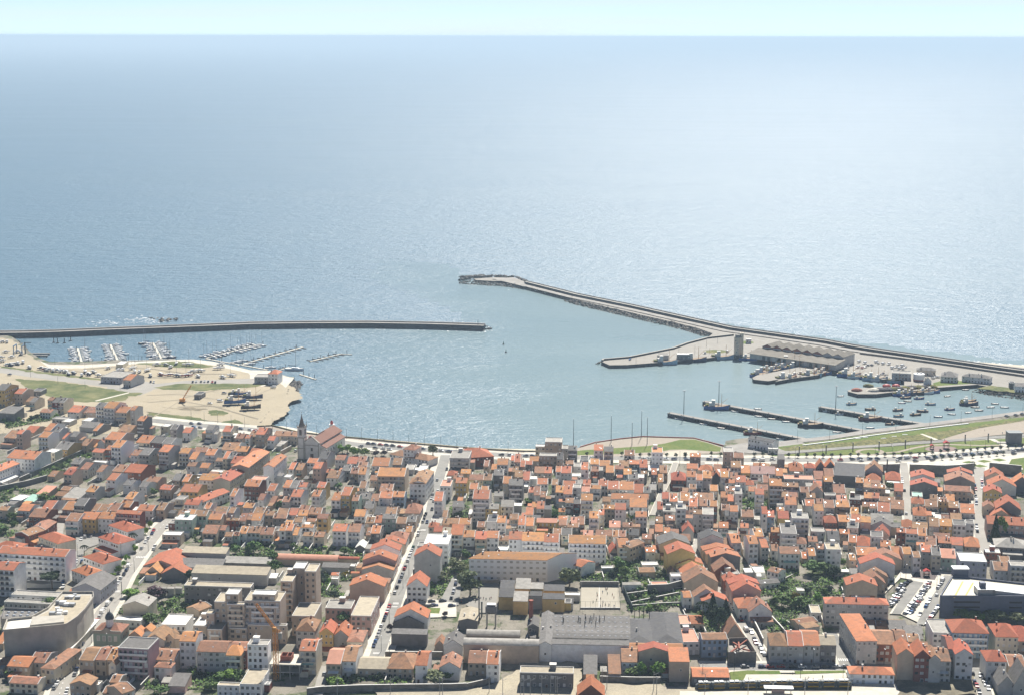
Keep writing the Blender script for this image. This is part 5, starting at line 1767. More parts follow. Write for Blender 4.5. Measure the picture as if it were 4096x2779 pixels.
for i in range(6): link('window', WIN[3], th, Vector((f0.x, f0.y, GZ+3.5+(i%2)*5))+Vector((math.cos(rz_), math.sin(rz_), 0))*(4+i*L_/7)+Vector((math.sin(rz_), -math.cos(rz_), 0))*0.35, rz_, (0.9, 1, 1.1))
b = MB(); b.box(1, -1.6, 3.4, L_*0.55, 0, 3.8); b.build('awning', [M['brown']], th, (f0.x, f0.y, GZ), rz_)
bl = thing('cinema_annex', 'low flat-roofed hall dotted with white skylight domes, left of the theatre', 'hall')
pl = pts(N0, '10,570 600,560 640,470 60,450', GZ+9); b = MB(); prism_poly(pl, GZ, GZ+9, b); b.build('wall', [PW], bl)
b = MB(); wallband(b, [pl[2], pl[3], pl[0]], 0, 0.4, GZ+9.01, GZ+10.2); b.build('parapet', [WALL['d']], bl); b = MB(); b.poly([(p.x, p.y, GZ+9.1) for p in pts(N0, '20,565 590,556 620,478 66,458', GZ+9.1)]); b.build('roof', [ROOF['g']], bl)
for i in range(6):
    for j in range(2):
        p = N0(115+i*90-j*20, 488+j*40, GZ+9.1); b = MB(); b.tube([(0,0,0),(0,0,0.5)], 1.0, 0.7, 8); b.build('skylight_dome', [M['sky_light']], bl, p)
# ---- rooftop car park (dark building on the right)
Hc = 11.2
NV = mat('dark_blue_panels', (0.10,0.115,0.17), rough=0.6, vary=0.15, scale=0.3)
cp = thing('parking_garage', 'dark blue-grey parking garage with bright concrete rooftop deck', 'parking garage')
pl = pts(UM, '1015,1118 1215,800 2324,925 3000,1000 3000,1160 2324,1128', GZ+Hc); b = MB(); prism_poly(pl, GZ, GZ+Hc, b); b.build('wall', [NV], cp)
b = MB(); b.poly([(p.x, p.y, p.z) for p in pts(UM, '1030,1108 1222,812 2324,935 3000,1008 3000,1150 2324,1118', GZ+Hc+0.12)]); b.build('deck', [mat('bright_deck', (0.62,0.59,0.49), vary=0.06, scale=0.3)], cp)
b = MB(); wallband(b, pl+[pl[0]], 0.0, -0.35, GZ+Hc+0.01, GZ+Hc+1.1); b.build('parapet', [NV], cp)
for q in ('1235,1125 1370,870', '1410,1100 1530,890', '1870,985 1830,1050'):
    l = pts(UM, q, GZ+Hc+0.2); b = MB(); c = band(l, 0.8); b.poly([(p[0], p[1], GZ+Hc+0.16) for p in c]); b.build('lane_marking', [mat('yellow_lane', (0.60,0.43,0.13))], cp)
for i in range(9):
    l = pts(UM, '%d,%d %d,%d' % (1560+i*95, 885+i*10, 1545+i*95, 925+i*10), GZ+Hc+0.2); b = MB(); b.poly([(p[0], p[1], GZ+Hc+0.17) for p in band(l, 0.35)]); b.build('bay_marking', [M['white']], cp)
f0, f1 = pl[0], pl[5]; L_, rz_ = orient(f0, f1); ux_ = Vector((math.cos(rz_), math.sin(rz_), 0))
for z in (2.6, 5.4, 8.2):
    for (u0, u1) in ((0.17, 0.48), (0.83, 0.98)):
        b = MB(); b.box(u0*L_, -0.12, z, u1*L_, 0.05, z+0.9); b.build('vent_slot', [M['black']], cp, (f0.x, f0.y, GZ), rz_)
b = MB(); b.box(0.02*L_, -0.5, 0, 0.11*L_, 0.0, Hc+1.2); b.build('corner_pier', [NV], cp, (f0.x, f0.y, GZ), rz_)
p = UM(1600,1100,GZ+Hc); b = MB(); b.box(0,0,0,9,8,3.6); b.prism([(8,0),(27,0),(27,1.0),(8,3.3)], 0, 4, 'y'); b.build('ramp_house', [M['metal']], cp, p, rz_); b = MB(); b.box(2,3,3.6,5,6,6.2); b.build('lift_tower', [NV], cp, p, rz_)
p = UM(1225,800,GZ+Hc); b = MB(); b.box(0,0,0,8,5,4.2); b.build('stair_tower', [NV], cp, p, rz_); b = MB(); b.box(-0.4,-0.4,4.21,8.4,5.4,4.7); b.build('stair_roof', [M['white']], cp, p, rz_)
# ---- green villa with a small dome
gv = thing('villa', 'ornate pale green villa with hipped tiled roof and small grey dome turret', 'villa', N0(1235,958), -R(6))
GV = mat('villa_green_plaster', (0.30,0.38,0.32), vary=0.08)
b = MB(); b.box(0,0,0,14,13,8.2); b.build('wall', [GV], gv)
b = MB(); e = [(-.3,-.3,8.5),(14.3,-.3,8.5),(14.3,13.3,8.5),(-.3,13.3,8.5)]; A_p = (4.5,6.5,11.6); B_p = (9.5,6.5,11.6)
for f in ([e[0],e[1],B_p,A_p],[e[1],e[2],B_p],[e[2],e[3],A_p,B_p],[e[3],e[0],A_p]): b.poly(f)
b.poly(e[::-1]); b.build('roof', [ROOF['b']], gv)
b = MB(); b.box(-0.3,-0.3,8.0,14.3,0.2,9.6); b.prism([(4.5,9.61),(9.5,9.61),(7,11.4)], -0.3, 0.2, 'y'); b.build('parapet', [M['stone']], gv)
b = MB(); b.tube([(7,5,9.5),(7,5,14.0)], 1.9, 1.9, 10); b.build('turret', [M['white']], gv)
b = MB()
for (r0,z0),(r1,z1) in zip([(2.2,14.01),(2.3,14.8),(1.9,16.0),(1.1,17.0),(0.3,17.7)],[(2.3,14.8),(1.9,16.0),(1.1,17.0),(0.3,17.7),(0.05,19.5)]): b.tube([(7,5,z0),(7,5,z1)], r0, r1, 10)
b.build('dome', [M['darkmetal']], gv)
for i in range(4): link('window', WIN[2], gv, (2.6+i*2.95, 0, 5.4), 0, (1.6, 1, 2.8))
for i in range(5): link('window', WIN[1], gv, (14, 2+i*2.3, 5.2), R(90), (1.0, 1, 2.0))
# ---- construction site with orange tower crane
cs = thing('unfinished_building', 'concrete frame of an unfinished building with brick walls on its slab, beside the orange crane', 'building site', NO(1425,1390), -R(4))
b = MB(); b.box(0,0,7.4,15,13.5,7.9); b.build('upper_slab', [M['paving']], cs); b = MB(); b.box(0,0,3.6,15,13.5,4.0); b.build('lower_slab', [M['concrete']], cs)
for x in (0.4, 4.9, 9.6, 14.2):
    for y in (0.3, 6.5, 12.6): b = MB(); b.box(x,y,0,x+0.4,y+0.4,7.38); b.build('column', [M['concrete']], cs)
for (x0,y0,x1,y1) in ((4.5,4,10,4.3),(4.5,9,10,9.3),(4.5,4.31,4.8,8.99),(7.4,4.31,7.7,8.99),(9.7,4.31,10,8.99)): b = MB(); b.box(x0,y0,7.91,x1,y1,10.4); b.build('brick_wall', [M['brick']], cs)
b = MB(); b.box(0.2,13.0,0,14.8,13.3,7.38); b.build('back_wall', [M['brick']], cs)
def lattice(b, p0, p1, w, step, r=0.07):
    p0 = Vector(p0); p1 = Vector(p1); d = p1-p0; L = d.length; d = d/L; a = d.orthogonal().normalized(); c = d.cross(a); n = max(2, int(L/step))
    cor = [a*w/2+c*w/2, a*w/2-c*w/2, -a*w/2-c*w/2, -a*w/2+c*w/2]
    for q in cor: b.tube([p0+q, p1+q], r, r, 4)
    for i in range(n):
        for j in range(4):
            b.tube([p0+d*(L*i/n)+cor[j], p0+d*(L*(i+1)/n)+cor[(j+1)%4]], r*0.7, r*0.7, 3)
cr = thing('tower_crane', 'orange lattice tower crane with raised jib beside the unfinished building', 'crane', NO(1508,1392))
b = MB(); lattice(b, (0,0,0), (0,0,25), 1.7, 1.8, 0.16); b.build('mast', [M['orange']], cr)
b = MB(); lattice(b, (0,0,25.2), (-8.6,-1,38.2), 1.0, 1.6, 0.13); b.build('jib', [M['orange']], cr)
b = MB(); lattice(b, (0,0,25.2), (2.4,0.5,23.6), 1.0, 1.0, 0.12); b.build('counter_jib', [M['orange']], cr); b = MB(); b.box(1.5,-1,20.6,3.2,1,23.6); b.build('counterweight', [M['concrete']], cr)
b = MB(); b.box(-1.2,-1.6,24.6,0.6,-0.2,26.6); b.build('cab', [M['orange']], cr)
b = MB(); b.tube([(-4.6,-0.6,32),(-0.4,0.3,25.6)], 0.06, 0.06, 4); b.build('cable', [M['darkmetal']], cr)
# ---- roofless ruin on the right-hand street, brick chimney, water tower, metal chimneys, walls
ru = thing('roofless_ruin', 'roofless stone ruin with collapsed red tiles inside, next to the blue house', 'ruin')
pl = pts(NR, '1702,850 2078,845 1960,655 1700,660', GZ+6.2); b = MB(); wallband(b, [pl[3], pl[0], pl[1], pl[2], pl[3]], 0, 0.5, GZ, GZ+6.2); b.build('wall', [M['wallstone']], ru)
b = MB(); b.poly([(p.x, p.y, GZ+3.4) for p in [q.lerp((pl[0]+pl[1]+pl[2]+pl[3])/4, 0.03) for q in pl]]); b.build('rubble_floor', [blend('ruin_rubble', (0.42,0.40,0.36), (0.25,0.22,0.19), 0.6, c3=(0.3,0.1,0.06), sc3=0.4, lo3=0.55, hi3=0.6)], ru)
for (x0,y0,x1,y1) in ((1740,830,1950,690),(1760,700,1830,760),(1900,790,1990,830),(1840,690,1850,800)):
    a_, c_ = NR(x0,y0,GZ+5), NR(x1,y1,GZ+5.6); b = MB(); b.tube([(a_.x,a_.y,GZ+4.2),(c_.x,c_.y,GZ+5.6)], 0.55, 0.4, 4); b.build('fallen_beam', [M['brick']], ru)
def chimney(fn, x, y, h, r0, r1, m, label):
    t = thing('factory_chimney', label, 'chimney', fn(x, y)); b = MB(); b.tube([(0,0,0),(0,0,h)], r0, r1, 10); b.build('shaft', [m], t); b = MB(); b.tube([(0,0,h),(0,0,h+0.8)], r1*1.25, r1*1.25, 10); b.build('rim', [m], t)
chimney(NP, 1075, 560, 15.5, 1.35, 0.95, M['brick'], 'red brick chimney standing beside the ridge of the factory hall')
chimney(NP, 386, 470, 19.0, 0.35, 0.32, M['darkmetal'], 'thin tall black metal flue behind the water tower')
chimney(NP, 422, 380, 7.5, 0.4, 0.4, M['darkmetal'], 'short black metal flue beside the school yard')
chimney(TF, 475, 640, 11.5, 0.5, 0.45, M['darkmetal'], 'tall dark flue among the red hipped roofs near the sea')
wt = thing('water_tower', 'square dark water tank on four concrete legs behind the curved factory roofs', 'water tower', NP(548,520), -R(3))
for x in (-2.2, 2.2):
    for y in (-1.5, 1.5): b = MB(); b.box(x-.3,y-.3,0,x+.3,y+.3,8.5); b.build('leg', [M['concrete']], wt)
b = MB(); b.box(-2.9,-2.2,8.5,2.9,2.2,12); b.build('tank', [WALL['d']], wt); b = MB(); b.box(-2.2,-1.6,12.6,2.2,1.6,12.7); b.tube([(-2,-1.4,12),(-2,-1.4,12.6)], .06); b.tube([(2,1.4,12),(2,1.4,12.6)], .06); b.build('railing', [M['metal']], wt)
def wall_thing(fn, s, h, w, m, label, z=GZ, top=None, cap=True):
    t = thing('boundary_wall', label, 'wall'); b = MB(); wallband(b, pts(fn, s, z), 0, w, GZ-0.2, GZ+h, 0, 1 if top else None); b.build('wall', [m] + ([top] if top else []), t)
    if cap: b = MB(); wallband(b, pts(fn, s, z), -0.08, w+0.08, GZ+h+0.01, GZ+h+0.14); b.build('coping', [M['coping']], t)
    return t
wall_thing(TF, '762,605 1000,612 1200,622 1400,610 1575,590', 6.6, 0.8, M['wallstone'], 'high dark old stone wall between the two straight streets, facing the park')
wall_thing(TF, '1765,590 2170,630', 7.0, 0.8, M['wallstone'], 'high stone wall of an old enclosure beside the small lawn at the right')
wall_thing(TF, '425,595 640,590', 6.0, 0.6, WALL['d'], 'dark blue-grey wall behind the tall flue')
wall_thing(TA, '250,1345 600,1190 840,1080 1060,985 1150,980', 3.2, 0.4, M['wallstone'], 'long pale-topped garden wall winding between the overgrown plots on the left')
wall_thing(TA, '0,1460 350,1390 600,1320', 3.6, 0.5, WALL['d'], 'tall dark grey wall below the white left-hand apartments')
wall_thing(NP, '-1900,1420 -1700,1395 -1200,1375 -600,1365 0,1360 220,1350', 3.2, 0.5, M['wallstone'], 'long stained stone wall along the railway yard')
wall_thing(NP, '220,1350 480,1290 640,1200', 3.0, 0.4, M['wallstone'], 'curved stone wall below the white-gabled house')
wall_thing(NR, '0,1250 500,1265 800,1265', 3.0, 0.4, M['wallstone'], 'stone wall in front of the overgrown brick house')
wall_thing(UJ, '600,860 850,850 1040,800', 5.0, 0.5, WALL['d'], 'dark retaining wall under the pink terrace')
wall_thing(UJ, '340,890 600,855 1050,815', 1.6, 0.4, M['wallstone'], 'lower garden wall of the terraced plots beside the court')
wall_thing(UJ, '380,1010 700,940 1000,880', 1.8, 0.4, M['wallstone'], 'middle garden wall of the terraced plots beside the court')
wall_thing(UJ, '410,1040 800,1010 1080,1000', 1.6, 0.4, M['wallstone'], 'bottom garden wall of the terraced plots beside the court')
wall_thing(UL, '0,1180 90,1350 160,1500', 3.2, 0.4, M['wallstone'], 'stone wall bordering the plots beside the narrow right-hand street')
wall_thing(UL, '270,1180 420,1345', 1.8, 0.4, M['wallstone'], 'thin garden wall running between the vegetable plots')
wall_thing(UI, '380,740 620,738', 2.6, 0.4, WALL['d'], 'grey wall at the far end of the school yard')
wall_thing(UI, '1640,770 2130,775', 3.0, 0.4, WALL['d'], 'dark wall behind the sports court')
wall_thing(N1, '1130,920 1900,925', 3.0, 0.4, M['wallstone'], 'stone wall in front of the yard with two green vans')
wall_thing(TB, '1340,690 1470,620', 3.2, 0.4, WALL['n'], 'tan wall beside the grey canopy near the church')
wall_thing(UH, '1430,800 1760,720', 4.2, 0.5, M['wallstone'], 'tall weathered wall right of the main street below the grey gable')
# court fence
fe = thing('fence', 'tall mesh fence of thin posts around the sports court', 'fence')
for (a_, c_, n_) in (('1645,1052', '2148,1054', 9), ('1655,764', '2122,764', 9), ('1650,1045', '1655,770', 5), ('2147,1045', '2121,770', 5)):
    A0 = pts(UI, a_)[0]; C0 = pts(UI, c_)[0]
    for i in range(n_):
        p = A0.lerp(C0, i/(n_-1)); b = MB(); b.tube([(p.x,p.y,GZ),(p.x,p.y,GZ+4.2)], 0.06, 0.06, 4); b.build('post', [M['darkmetal']], fe)
    b = MB(); b.tube([(A0.x,A0.y,GZ+4.15),(C0.x,C0.y,GZ+4.15)], 0.05, 0.05, 4); b.build('rail', [M['darkmetal']], fe)
b = MB(); wallband(b, pts(UI, '1640,1056 2150,1058'), 0, 0.3, GZ, GZ+0.9); b.build('plinth', [WALL['d']], fe)
nw = thing('sheet_fence', 'leaning dark green sheet fence beside the court', 'fence'); b = MB(); wallband(b, pts(UI, '2165,770 2240,960 2300,1085'), 0, 0.2, GZ, GZ+3.4); b.build('panel', [mat('green_sheet', (0.06,0.085,0.08))], nw)
# flues on the sawtooth roof
rnd = random.Random(11)
for i, (x, y) in enumerate(((1500,470),(1508,492),(1705,465),(1715,487),(1733,490),(1795,440),(1803,475),(1788,535),(1848,490),(1868,460),(1885,480),(1910,430),(1940,480),(1935,530),(1985,460),(1990,490),(2050,460),(2450,395),(2515,380),(2570,395),(2575,365),(2648,395))):
    t = thing('roof_flue', 'thin black flue pipe on the sawtooth factory roof', 'flue', NP(x, y, GZ+8.2), 0, 'flue pipes on the factory roof'); b = MB(); b.tube([(0,0,-1),(0,0,3.4)], 0.16, 0.16, 6); b.build('pipe', [M['black']], t); b = MB(); b.tube([(0,0,3.5),(0,0,3.9)], 0.3, 0.05, 6); b.build('rain_cap', [M['black']], t)
# ---- station: long tram, shelters, catenary poles, tracks
YL = mat('tram_yellow', (0.62,0.36,0.03), rough=0.4, vary=0.04); 
def tram(a, c, label):
    L, rz = orient(a, c); t = thing('tram', label, 'tram', (a.x, a.y, GZ+0.3), rz)
    n = 5; k = L/n
    for i in range(n):
        x0 = i*k+(0.15 if i else 0); x1 = (i+1)*k-0.15
        pr = [(0,0.4),(2.65,0.4),(2.65,3.2),(2.3,3.45),(0.35,3.45),(0,3.2)]
        b = MB()
        if i in (0, n-1):
            s0, s1 = (x0, x0+2.6) if i == 0 else (x1, x1-2.6)
            b.prism(pr, min(x1 if i == 0 else x0, s1), max(x1 if i == 0 else x0, s1), 'x')
            q = [(y*0.6+0.5, z*0.62+0.2) for y, z in pr]
            n0 = len(b.v)
            for (tx, P_) in ((s1, pr), (s0, q)): b.v += [(tx, y, z) for y, z in P_]
            for j in range(6): b.f.append((n0+j, n0+(j+1)%6, n0+6+(j+1)%6, n0+6+j)); b.m.append(0)
            b.f.append(tuple(n0+6+j for j in range(6))); b.m.append(0)
        else: b.prism(pr, x0, x1, 'x')
        car = b.build('tram_car', [M['darkmetal']], t)
        b = MB(); b.box(x0+1.0,-0.06,0.5,x1-1.0,-0.01,1.15); b.build('yellow_skirt', [YL], car)
        b = MB(); b.box(x0+1.0,-0.06,2.72,x1-1.0,-0.01,3.0); b.build('yellow_band', [YL], car)
        b = MB(); b.box(x0+1.0,-0.05,1.3,x1-1.0,-0.012,2.6); b.build('window', [M['glass']], car)
        for f in (0.2, 0.55): b = MB(); b.box(x0+(x1-x0)*f,0.5,3.46,x0+(x1-x0)*(f+0.25),2.2,3.8); b.build('roof_unit', [M['white']], car)
    return t
tram(NR(1275,1365), NQ(640,1340), 'black and yellow tram standing at the platform, left of the pair')
tram(NQ(652,1340), NQ(1690,1335), 'black and yellow tram standing at the platform, coupled behind the first')
sh_ = thing('platform_shelter', 'white-roofed platform shelter in front of the trams', 'shelter', NQ(520,1424), -R(3)); b = MB(); b.box(0,0,3.2,13.5,3.6,3.5); b.build('roof', [M['white']], sh_)
for x in (1, 12.3): b = MB(); b.box(x,1.5,0,x+.3,1.8,3.2); b.build('post', [M['metal']], sh_)
b = MB(); b.box(3.5,1.2,0,9.5,1.4,2.4); b.build('panel', [WALL['p']], sh_)
ra = pts(NP, '-400,1420 300,1395 1000,1362 1640,1345', GZ)
for k_, dy in enumerate((0, 1.6, 3.8, 5.4)):
    b = MB(); wallband(b, [p+Vector((0,dy,0)) for p in ra], 0, 0.16, GZ+0.1, GZ+0.3); tag(b.build('rail', [M['metal']]), 'steel rail in the sandy railway yard, %s from the front' % ORD(k_+1), 'rail', 'yard rails')
cpole = link('catenary_pole', None); b = MB(); b.tube([(0,0,0),(0,0,9)], 0.16, 0.12, 6); b.build('pole', [M['metal']], cpole); b = MB(); b.tube([(0,0,7.8),(2.2,0.4,8.6)], 0.07, 0.07, 4); b.build('bracket', [M['metal']], cpole)
lst = [(NP, x, y) for x, y in ((520,1395),(700,1440),(938,1440),(980,1440),(1065,1440),(1217,1420),(1335,1410),(1400,1420),(1425,1420),(2018,1300),(2083,1340))]+[(NR, x, y) for x, y in ((712,1360),(750,1415),(1360,1240),(1395,1380))]+[(NQ, x, y) for x, y in ((305,1424),(1058,1424),(1630,1424))]+[(N1, x, y) for x, y in ((495,1424),(1200,1424),(1857,1424),(1893,1440))]
lst.sort(key=lambda q: q[0](q[1], q[2]).x)
for i, (fn, x, y) in enumerate(lst): place(cpole, fn(x, y), 0, 'slim steel catenary pole, %s from the left along the railway' % ORD(i+1), 'catenary pole', 'catenary poles of the tram line')
drop(cpole)
# small mobile crane on the sand, travel lift and dock at the marina
mc = thing('mobile_crane', 'orange crawler crane with slim boom on the sandy shipyard', 'crane', A_(1542,758)); b = MB(); b.box(-2.2,-1.6,0.9,2.2,1.6,3.4); b.build('cab', [M['orange']], mc); b = MB(); b.box(-2.6,-1.9,0,2.6,1.9,0.88); b.build('track_base', [M['black']], mc); b = MB(); lattice(b, (0.5,0,3.2), (7.5,1.5,14.5), 0.7, 2.0, 0.1); b.build('boom', [M['orange']], mc)
tl = thing('travel_lift', 'blue steel boat hoist frame at the marina dock', 'boat hoist', A_(165,350)); 
for x in (-4,4):
    for y in (-5,5): b = MB(); b.box(x-.35,y-.35,0,x+.35,y+.35,8); b.build('leg', [mat('hoist_blue', (0.09,0.17,0.28))], tl)
for x in (-4,4): b = MB(); b.box(x-.4,-5.4,8.01,x+.4,5.4,8.9); b.build('beam', [bpy.data.materials['hoist_blue']], tl)
jc = thing('jib_crane', 'tall dark post crane with horizontal arm at the marina dock', 'crane', A_(214,348)); b = MB(); b.box(-.5,-.5,0,.5,.5,10.5); b.build('post', [M['darkmetal']], jc); b = MB(); b.box(-.5,-.4,10.51,6,.4,11.2); b.build('arm', [M['darkmetal']], jc)
dk = thing('dock', 'dark timber hoist dock with two arms in the marina basin', 'dock', A_(240,362,1.2), 0)
a_, c_ = A_(240,350,0), A_(408,350,0); L_ = (c_-a_).length
b = MB(); b.box(0,-3,0.8,L_,-0.5,2.0); b.build('arm_deck', [M['wallstone']], dk); b = MB(); b.box(0,7,0.8,L_*0.95,9.5,2.0); b.build('arm_deck', [M['wallstone']], dk)
for x in (2, L_/2, L_-1.5):
    for y in (-1.8, 8.2): b = MB(); b.tube([(x,y,-4),(x,y,0.8)], 0.45, 0.45, 6); b.build('pile', [M['quaywall']], dk)
for o in dk.children: o.location.z -= 1.2
# ------------------------------------------------------------------ cars
PAINT = {'white': mat('white_car_paint', (0.72,0.72,0.70), rough=0.25, vary=0.02, spec=0.5), 'silver': mat('silver_car_paint', (0.42,0.43,0.44), rough=0.28, vary=0.02, metal=0.5), 'grey': mat('grey_car_paint', (0.16,0.165,0.175), rough=0.28, vary=0.02, metal=0.3), 'black': mat('black_car_paint', (0.018,0.018,0.022), rough=0.2, vary=0.02, spec=0.6), 'dark blue': mat('dark_blue_car_paint', (0.025,0.04,0.10), rough=0.22, vary=0.02, spec=0.6), 'red': mat('red_car_paint', (0.42,0.03,0.025), rough=0.25, vary=0.02), 'blue': mat('blue_car_paint', (0.05,0.14,0.34), rough=0.25, vary=0.02), 'dark green': mat('green_car_paint', (0.03,0.09,0.06), rough=0.25, vary=0.02)}
def car_mesh(L=4.2, Wd=1.74, van=False):
    h = Wd/2
    b = MB()
    if van: low = [(0,0.3),(L,0.3),(L,0.95),(L-0.9,1.1),(L-1.0,1.12),(0.05,1.12)]
    else: low = [(0,0.3),(L,0.3),(L,0.66),(L-0.15,0.74),(L-1.15,0.9),(0.12,0.92),(0,0.8)]
    b.prism(low, -h, h, 'y'); body = b.mesh('body', [PAINT['white']])
    b = MB()
    if van: lo = [(0.05,1.13),(L-1.0,1.13)]; up = [(0.12,1.95),(L-1.75,1.95)]
    else: lo = [(0.25,0.93),(L-1.15,0.93)]; up = [(0.75,1.44),(L-2.05,1.44)]
    i = 0.14; P8 = [(lo[0][0],-h+.04,lo[0][1]),(lo[1][0],-h+.04,lo[1][1]),(lo[1][0],h-.04,lo[1][1]),(lo[0][0],h-.04,lo[0][1]),(up[0][0],-h+i,up[0][1]),(up[1][0],-h+i,up[1][1]),(up[1][0],h-i,up[1][1]),(up[0][0],h-i,up[0][1])]
    n = 0; b.v = P8; b.f = [(0,1,5,4),(1,2,6,5),(2,3,7,6),(3,0,4,7),(4,5,6,7),(3,2,1,0)]; b.m = [0 if not van else 1, 0, 0 if not van else 1, 0 if not van else 1, 1, 1]
    cab = b.mesh('cabin', [M['glass'], PAINT['white']])
    b = MB(); b.tube([(0,-0.1,0),(0,0.1,0)], 0.31, 0.31, 8); wh = b.mesh('wheel', [M['black']])
    return body, cab, wh, L, h
CARM, VANM = car_mesh(), car_mesh(5.0, 1.9, True)
RC = random.Random(21)
def car(p, rz, colour, van, label, group, wheels=True):
    body, cab, wh, L, h = VANM if van else CARM
    t = thing('van' if van else 'car', label, 'van' if van else 'car', p, rz, group)
    o = link('body', body, t, (-L/2, 0, 0)); setmat(o, 0, PAINT[colour]); o = link('cabin', cab, t, (-L/2, 0, 0)); setmat(o, 1, PAINT[colour])
    if wheels:
        for x in (-L/2+0.75, L/2-0.75):
            for y in (-h+0.06, h-0.06): link('wheel', wh, t, (x, y, 0.31))
    return t
COLS = ['white']*5+['silver']*6+['grey']*4+['black']*4+['dark blue']*4+['red']*1+['blue']*1+['dark green']*1
def cars(fn, s, direction, where, z=GZ+0.75, wheels=True):
    d = pts(fn, direction); ang = math.atan2((d[1]-d[0]).y, (d[1]-d[0]).x)
    toks = s.split(); xs = [float(a.split(',')[0]) for a in toks]; ys = [float(a.split(',')[1]) for a in toks]; ax = 0 if max(xs)-min(xs) > max(ys)-min(ys) and 'down' not in where else 1
    toks.sort(key=lambda a: float(a.split(',')[ax]))
    for i, tok in enumerate(toks):
        q = tok.split(','); colour = RC.choice(COLS); van = False
        for o in q[2:]:
            if o == 'v': van = True; colour = 'white'
            else: colour = {'r':'red','w':'white','k':'black','s':'silver','b':'blue','n':'dark blue','g':'grey','e':'dark green'}[o]
        p = fn(float(q[0]), float(q[1]), z); p.z = GZ+0.72 if False else GZ+0.45
        p.z = GZ+0.42 if wheels else GZ+0.4
        car(p, ang+(math.pi if RC.random() < 0.3 else 0)+RC.uniform(-.03,.03), colour, van, '%s %s, %s %s' % (colour, 'van' if van else 'car', ORD(i+1), where), None, wheels)
cars(UH, '1497,240,w 1490,275,w 1430,430 1415,465 1400,495 1382,540,s 1360,600,w 1330,680,k 1318,705,r 1295,770,k 1282,800,s 1258,860,n 1225,935,k 1198,1005,w 1128,1180,r 1102,1240,w 1090,1272,r 1075,1310,n 1062,1345,k 1025,1425,w 1008,1480,w 992,1520,s 975,1560,w', '1100,1250 1330,690', 'down the row along the main street')
cars(N1, '1030,650,w 1003,705,b 980,765,n', '990,760 1030,650', 'from the top at the lower end of the main street')
cars(TC, '1222,710 1100,845,s 1108,990,w 1045,1025 1028,1075,s 1055,1110,w 1035,1215,k 958,1270,k 942,1300,k 935,1330 918,1370 972,1378,n 848,1420', '1040,1050 1160,640', 'going down the upper main street')
cars(UK, '2040,565,r 2020,605,n 1970,660,w 1935,715,w 1880,800,s 1705,1035,v 1680,1090,n 1645,1150,k 1605,1195,w 1570,1260 1540,1310,w 2220,520,w 2060,770,w 2040,810,w', '1650,1150 1930,720', 'down the left-hand street by the small trees')
cars(N0, '1470,310,k 1420,370,v 1365,445,w 1345,480,v 1315,540,w 1275,590,r 1245,640,k 1195,710,n 1130,795,k 1085,900,n 1040,955,k 930,1070,v 855,1230 825,1275 780,1360 755,1420,w 720,1475,s 1020,1230,n 990,1300 895,1500,w 875,1550,w', '1000,1000 1300,560', 'down the lower left-hand street past the theatre')
cars(UK, '930,655,n 990,655,k 1080,680,w 1130,640,w 1208,635,s 930,985,n 1015,980,w 1090,970,b 1255,840,n 385,1215,w 840,1310,w 840,1245,b 1130,655', '930,985 945,950', 'in the court between the red-roofed villas')
cars(TB, '210,290,n 310,293,n 240,335,b 320,345,n 830,358,n 948,372,s 1010,380,r 1715,463,r', '800,350 1000,378', 'along the seafront road left of the church', wheels=False)
cars(TB, '1455,605,n 1525,632,w 1300,685,w', '1400,650 1520,560', 'in the lane in front of the church')
cars(TC, '135,420 235,385,n 300,390,n 385,400,r 462,405,n 540,412,k 630,425,r 320,443,k 415,447,w 500,460,s 920,453,n 1150,475,s 1235,482,n 1300,490,n 1910,527 2020,530', '400,400 900,450', 'on the seafront road right of the church', wheels=False)
cars(TD, '10,383,n 95,383,n 850,405,w 1500,425 1580,425,s 1780,425 1880,425,n', '0,383 500,390', 'on the seafront road by the plaza', wheels=False)
cars(TE, '150,430,n 430,425,n 520,432 1000,435 1090,440,v 1230,433,s 2085,437,r', '400,430 1300,430', 'on the seafront road before the boathouse', wheels=False)
cars(TF, '45,423,n 135,420,n 155,443,w 262,422,n 360,420,n 330,455,k 635,415,k 735,408,v 840,408,r 620,450,w 840,450,k 1000,410,n 1050,437,k 1090,400,b 1180,382,n 1280,378,n 1370,378,s 1410,410,w 1465,368,n 1560,362,b 1650,355,s 1745,345,n 1835,340,n 1910,330,s 2080,355,k 2075,320,w 2140,312,n 2195,308,n', '900,410 1700,350', 'along the parking strip of the park', wheels=False)
cars(TF, '668,665,w 670,690,w 672,715,w 700,820,k 722,1110,w', '668,660 672,720', 'down the left of the two straight streets')
cars(TF, '1675,675,w 1678,705,r 1680,745,n 1685,785,s 1588,755,b 1600,805,r 1598,890,k 1608,925,w 1608,960,s 1608,985,n 1608,1265,k 1612,1300,w 1620,1335,k', '1605,900 1612,1000', 'down the right of the two straight streets')
cars(UM, '540,875,k 480,905,n 420,925,s 440,960,k 385,970,n 440,1005,w 365,1005,k 415,1045 380,1075,k 320,1090,s 380,1110,w 340,1140,r 300,1140,w 335,1170,s 270,1165,w 310,1200,n 250,1205,w 270,1238,s', '400,1050 500,1010', 'down the left rank of the car park')
cars(UM, '840,895,w 830,920,r 790,950,s 830,970,w 800,990,n 780,1012,s 770,1038,k 735,1022,w 740,1080,w 700,1090,n 670,1112,w 700,1132 650,1138,w 720,1155,w 640,1182,s 670,1202,r 600,1215,w 650,1238,s 560,1250,v 610,1280,k 545,1310,k 590,1325,n 510,1345,s 560,1362,b 480,1372,g', '600,1250 700,1200', 'down the right rank of the car park')
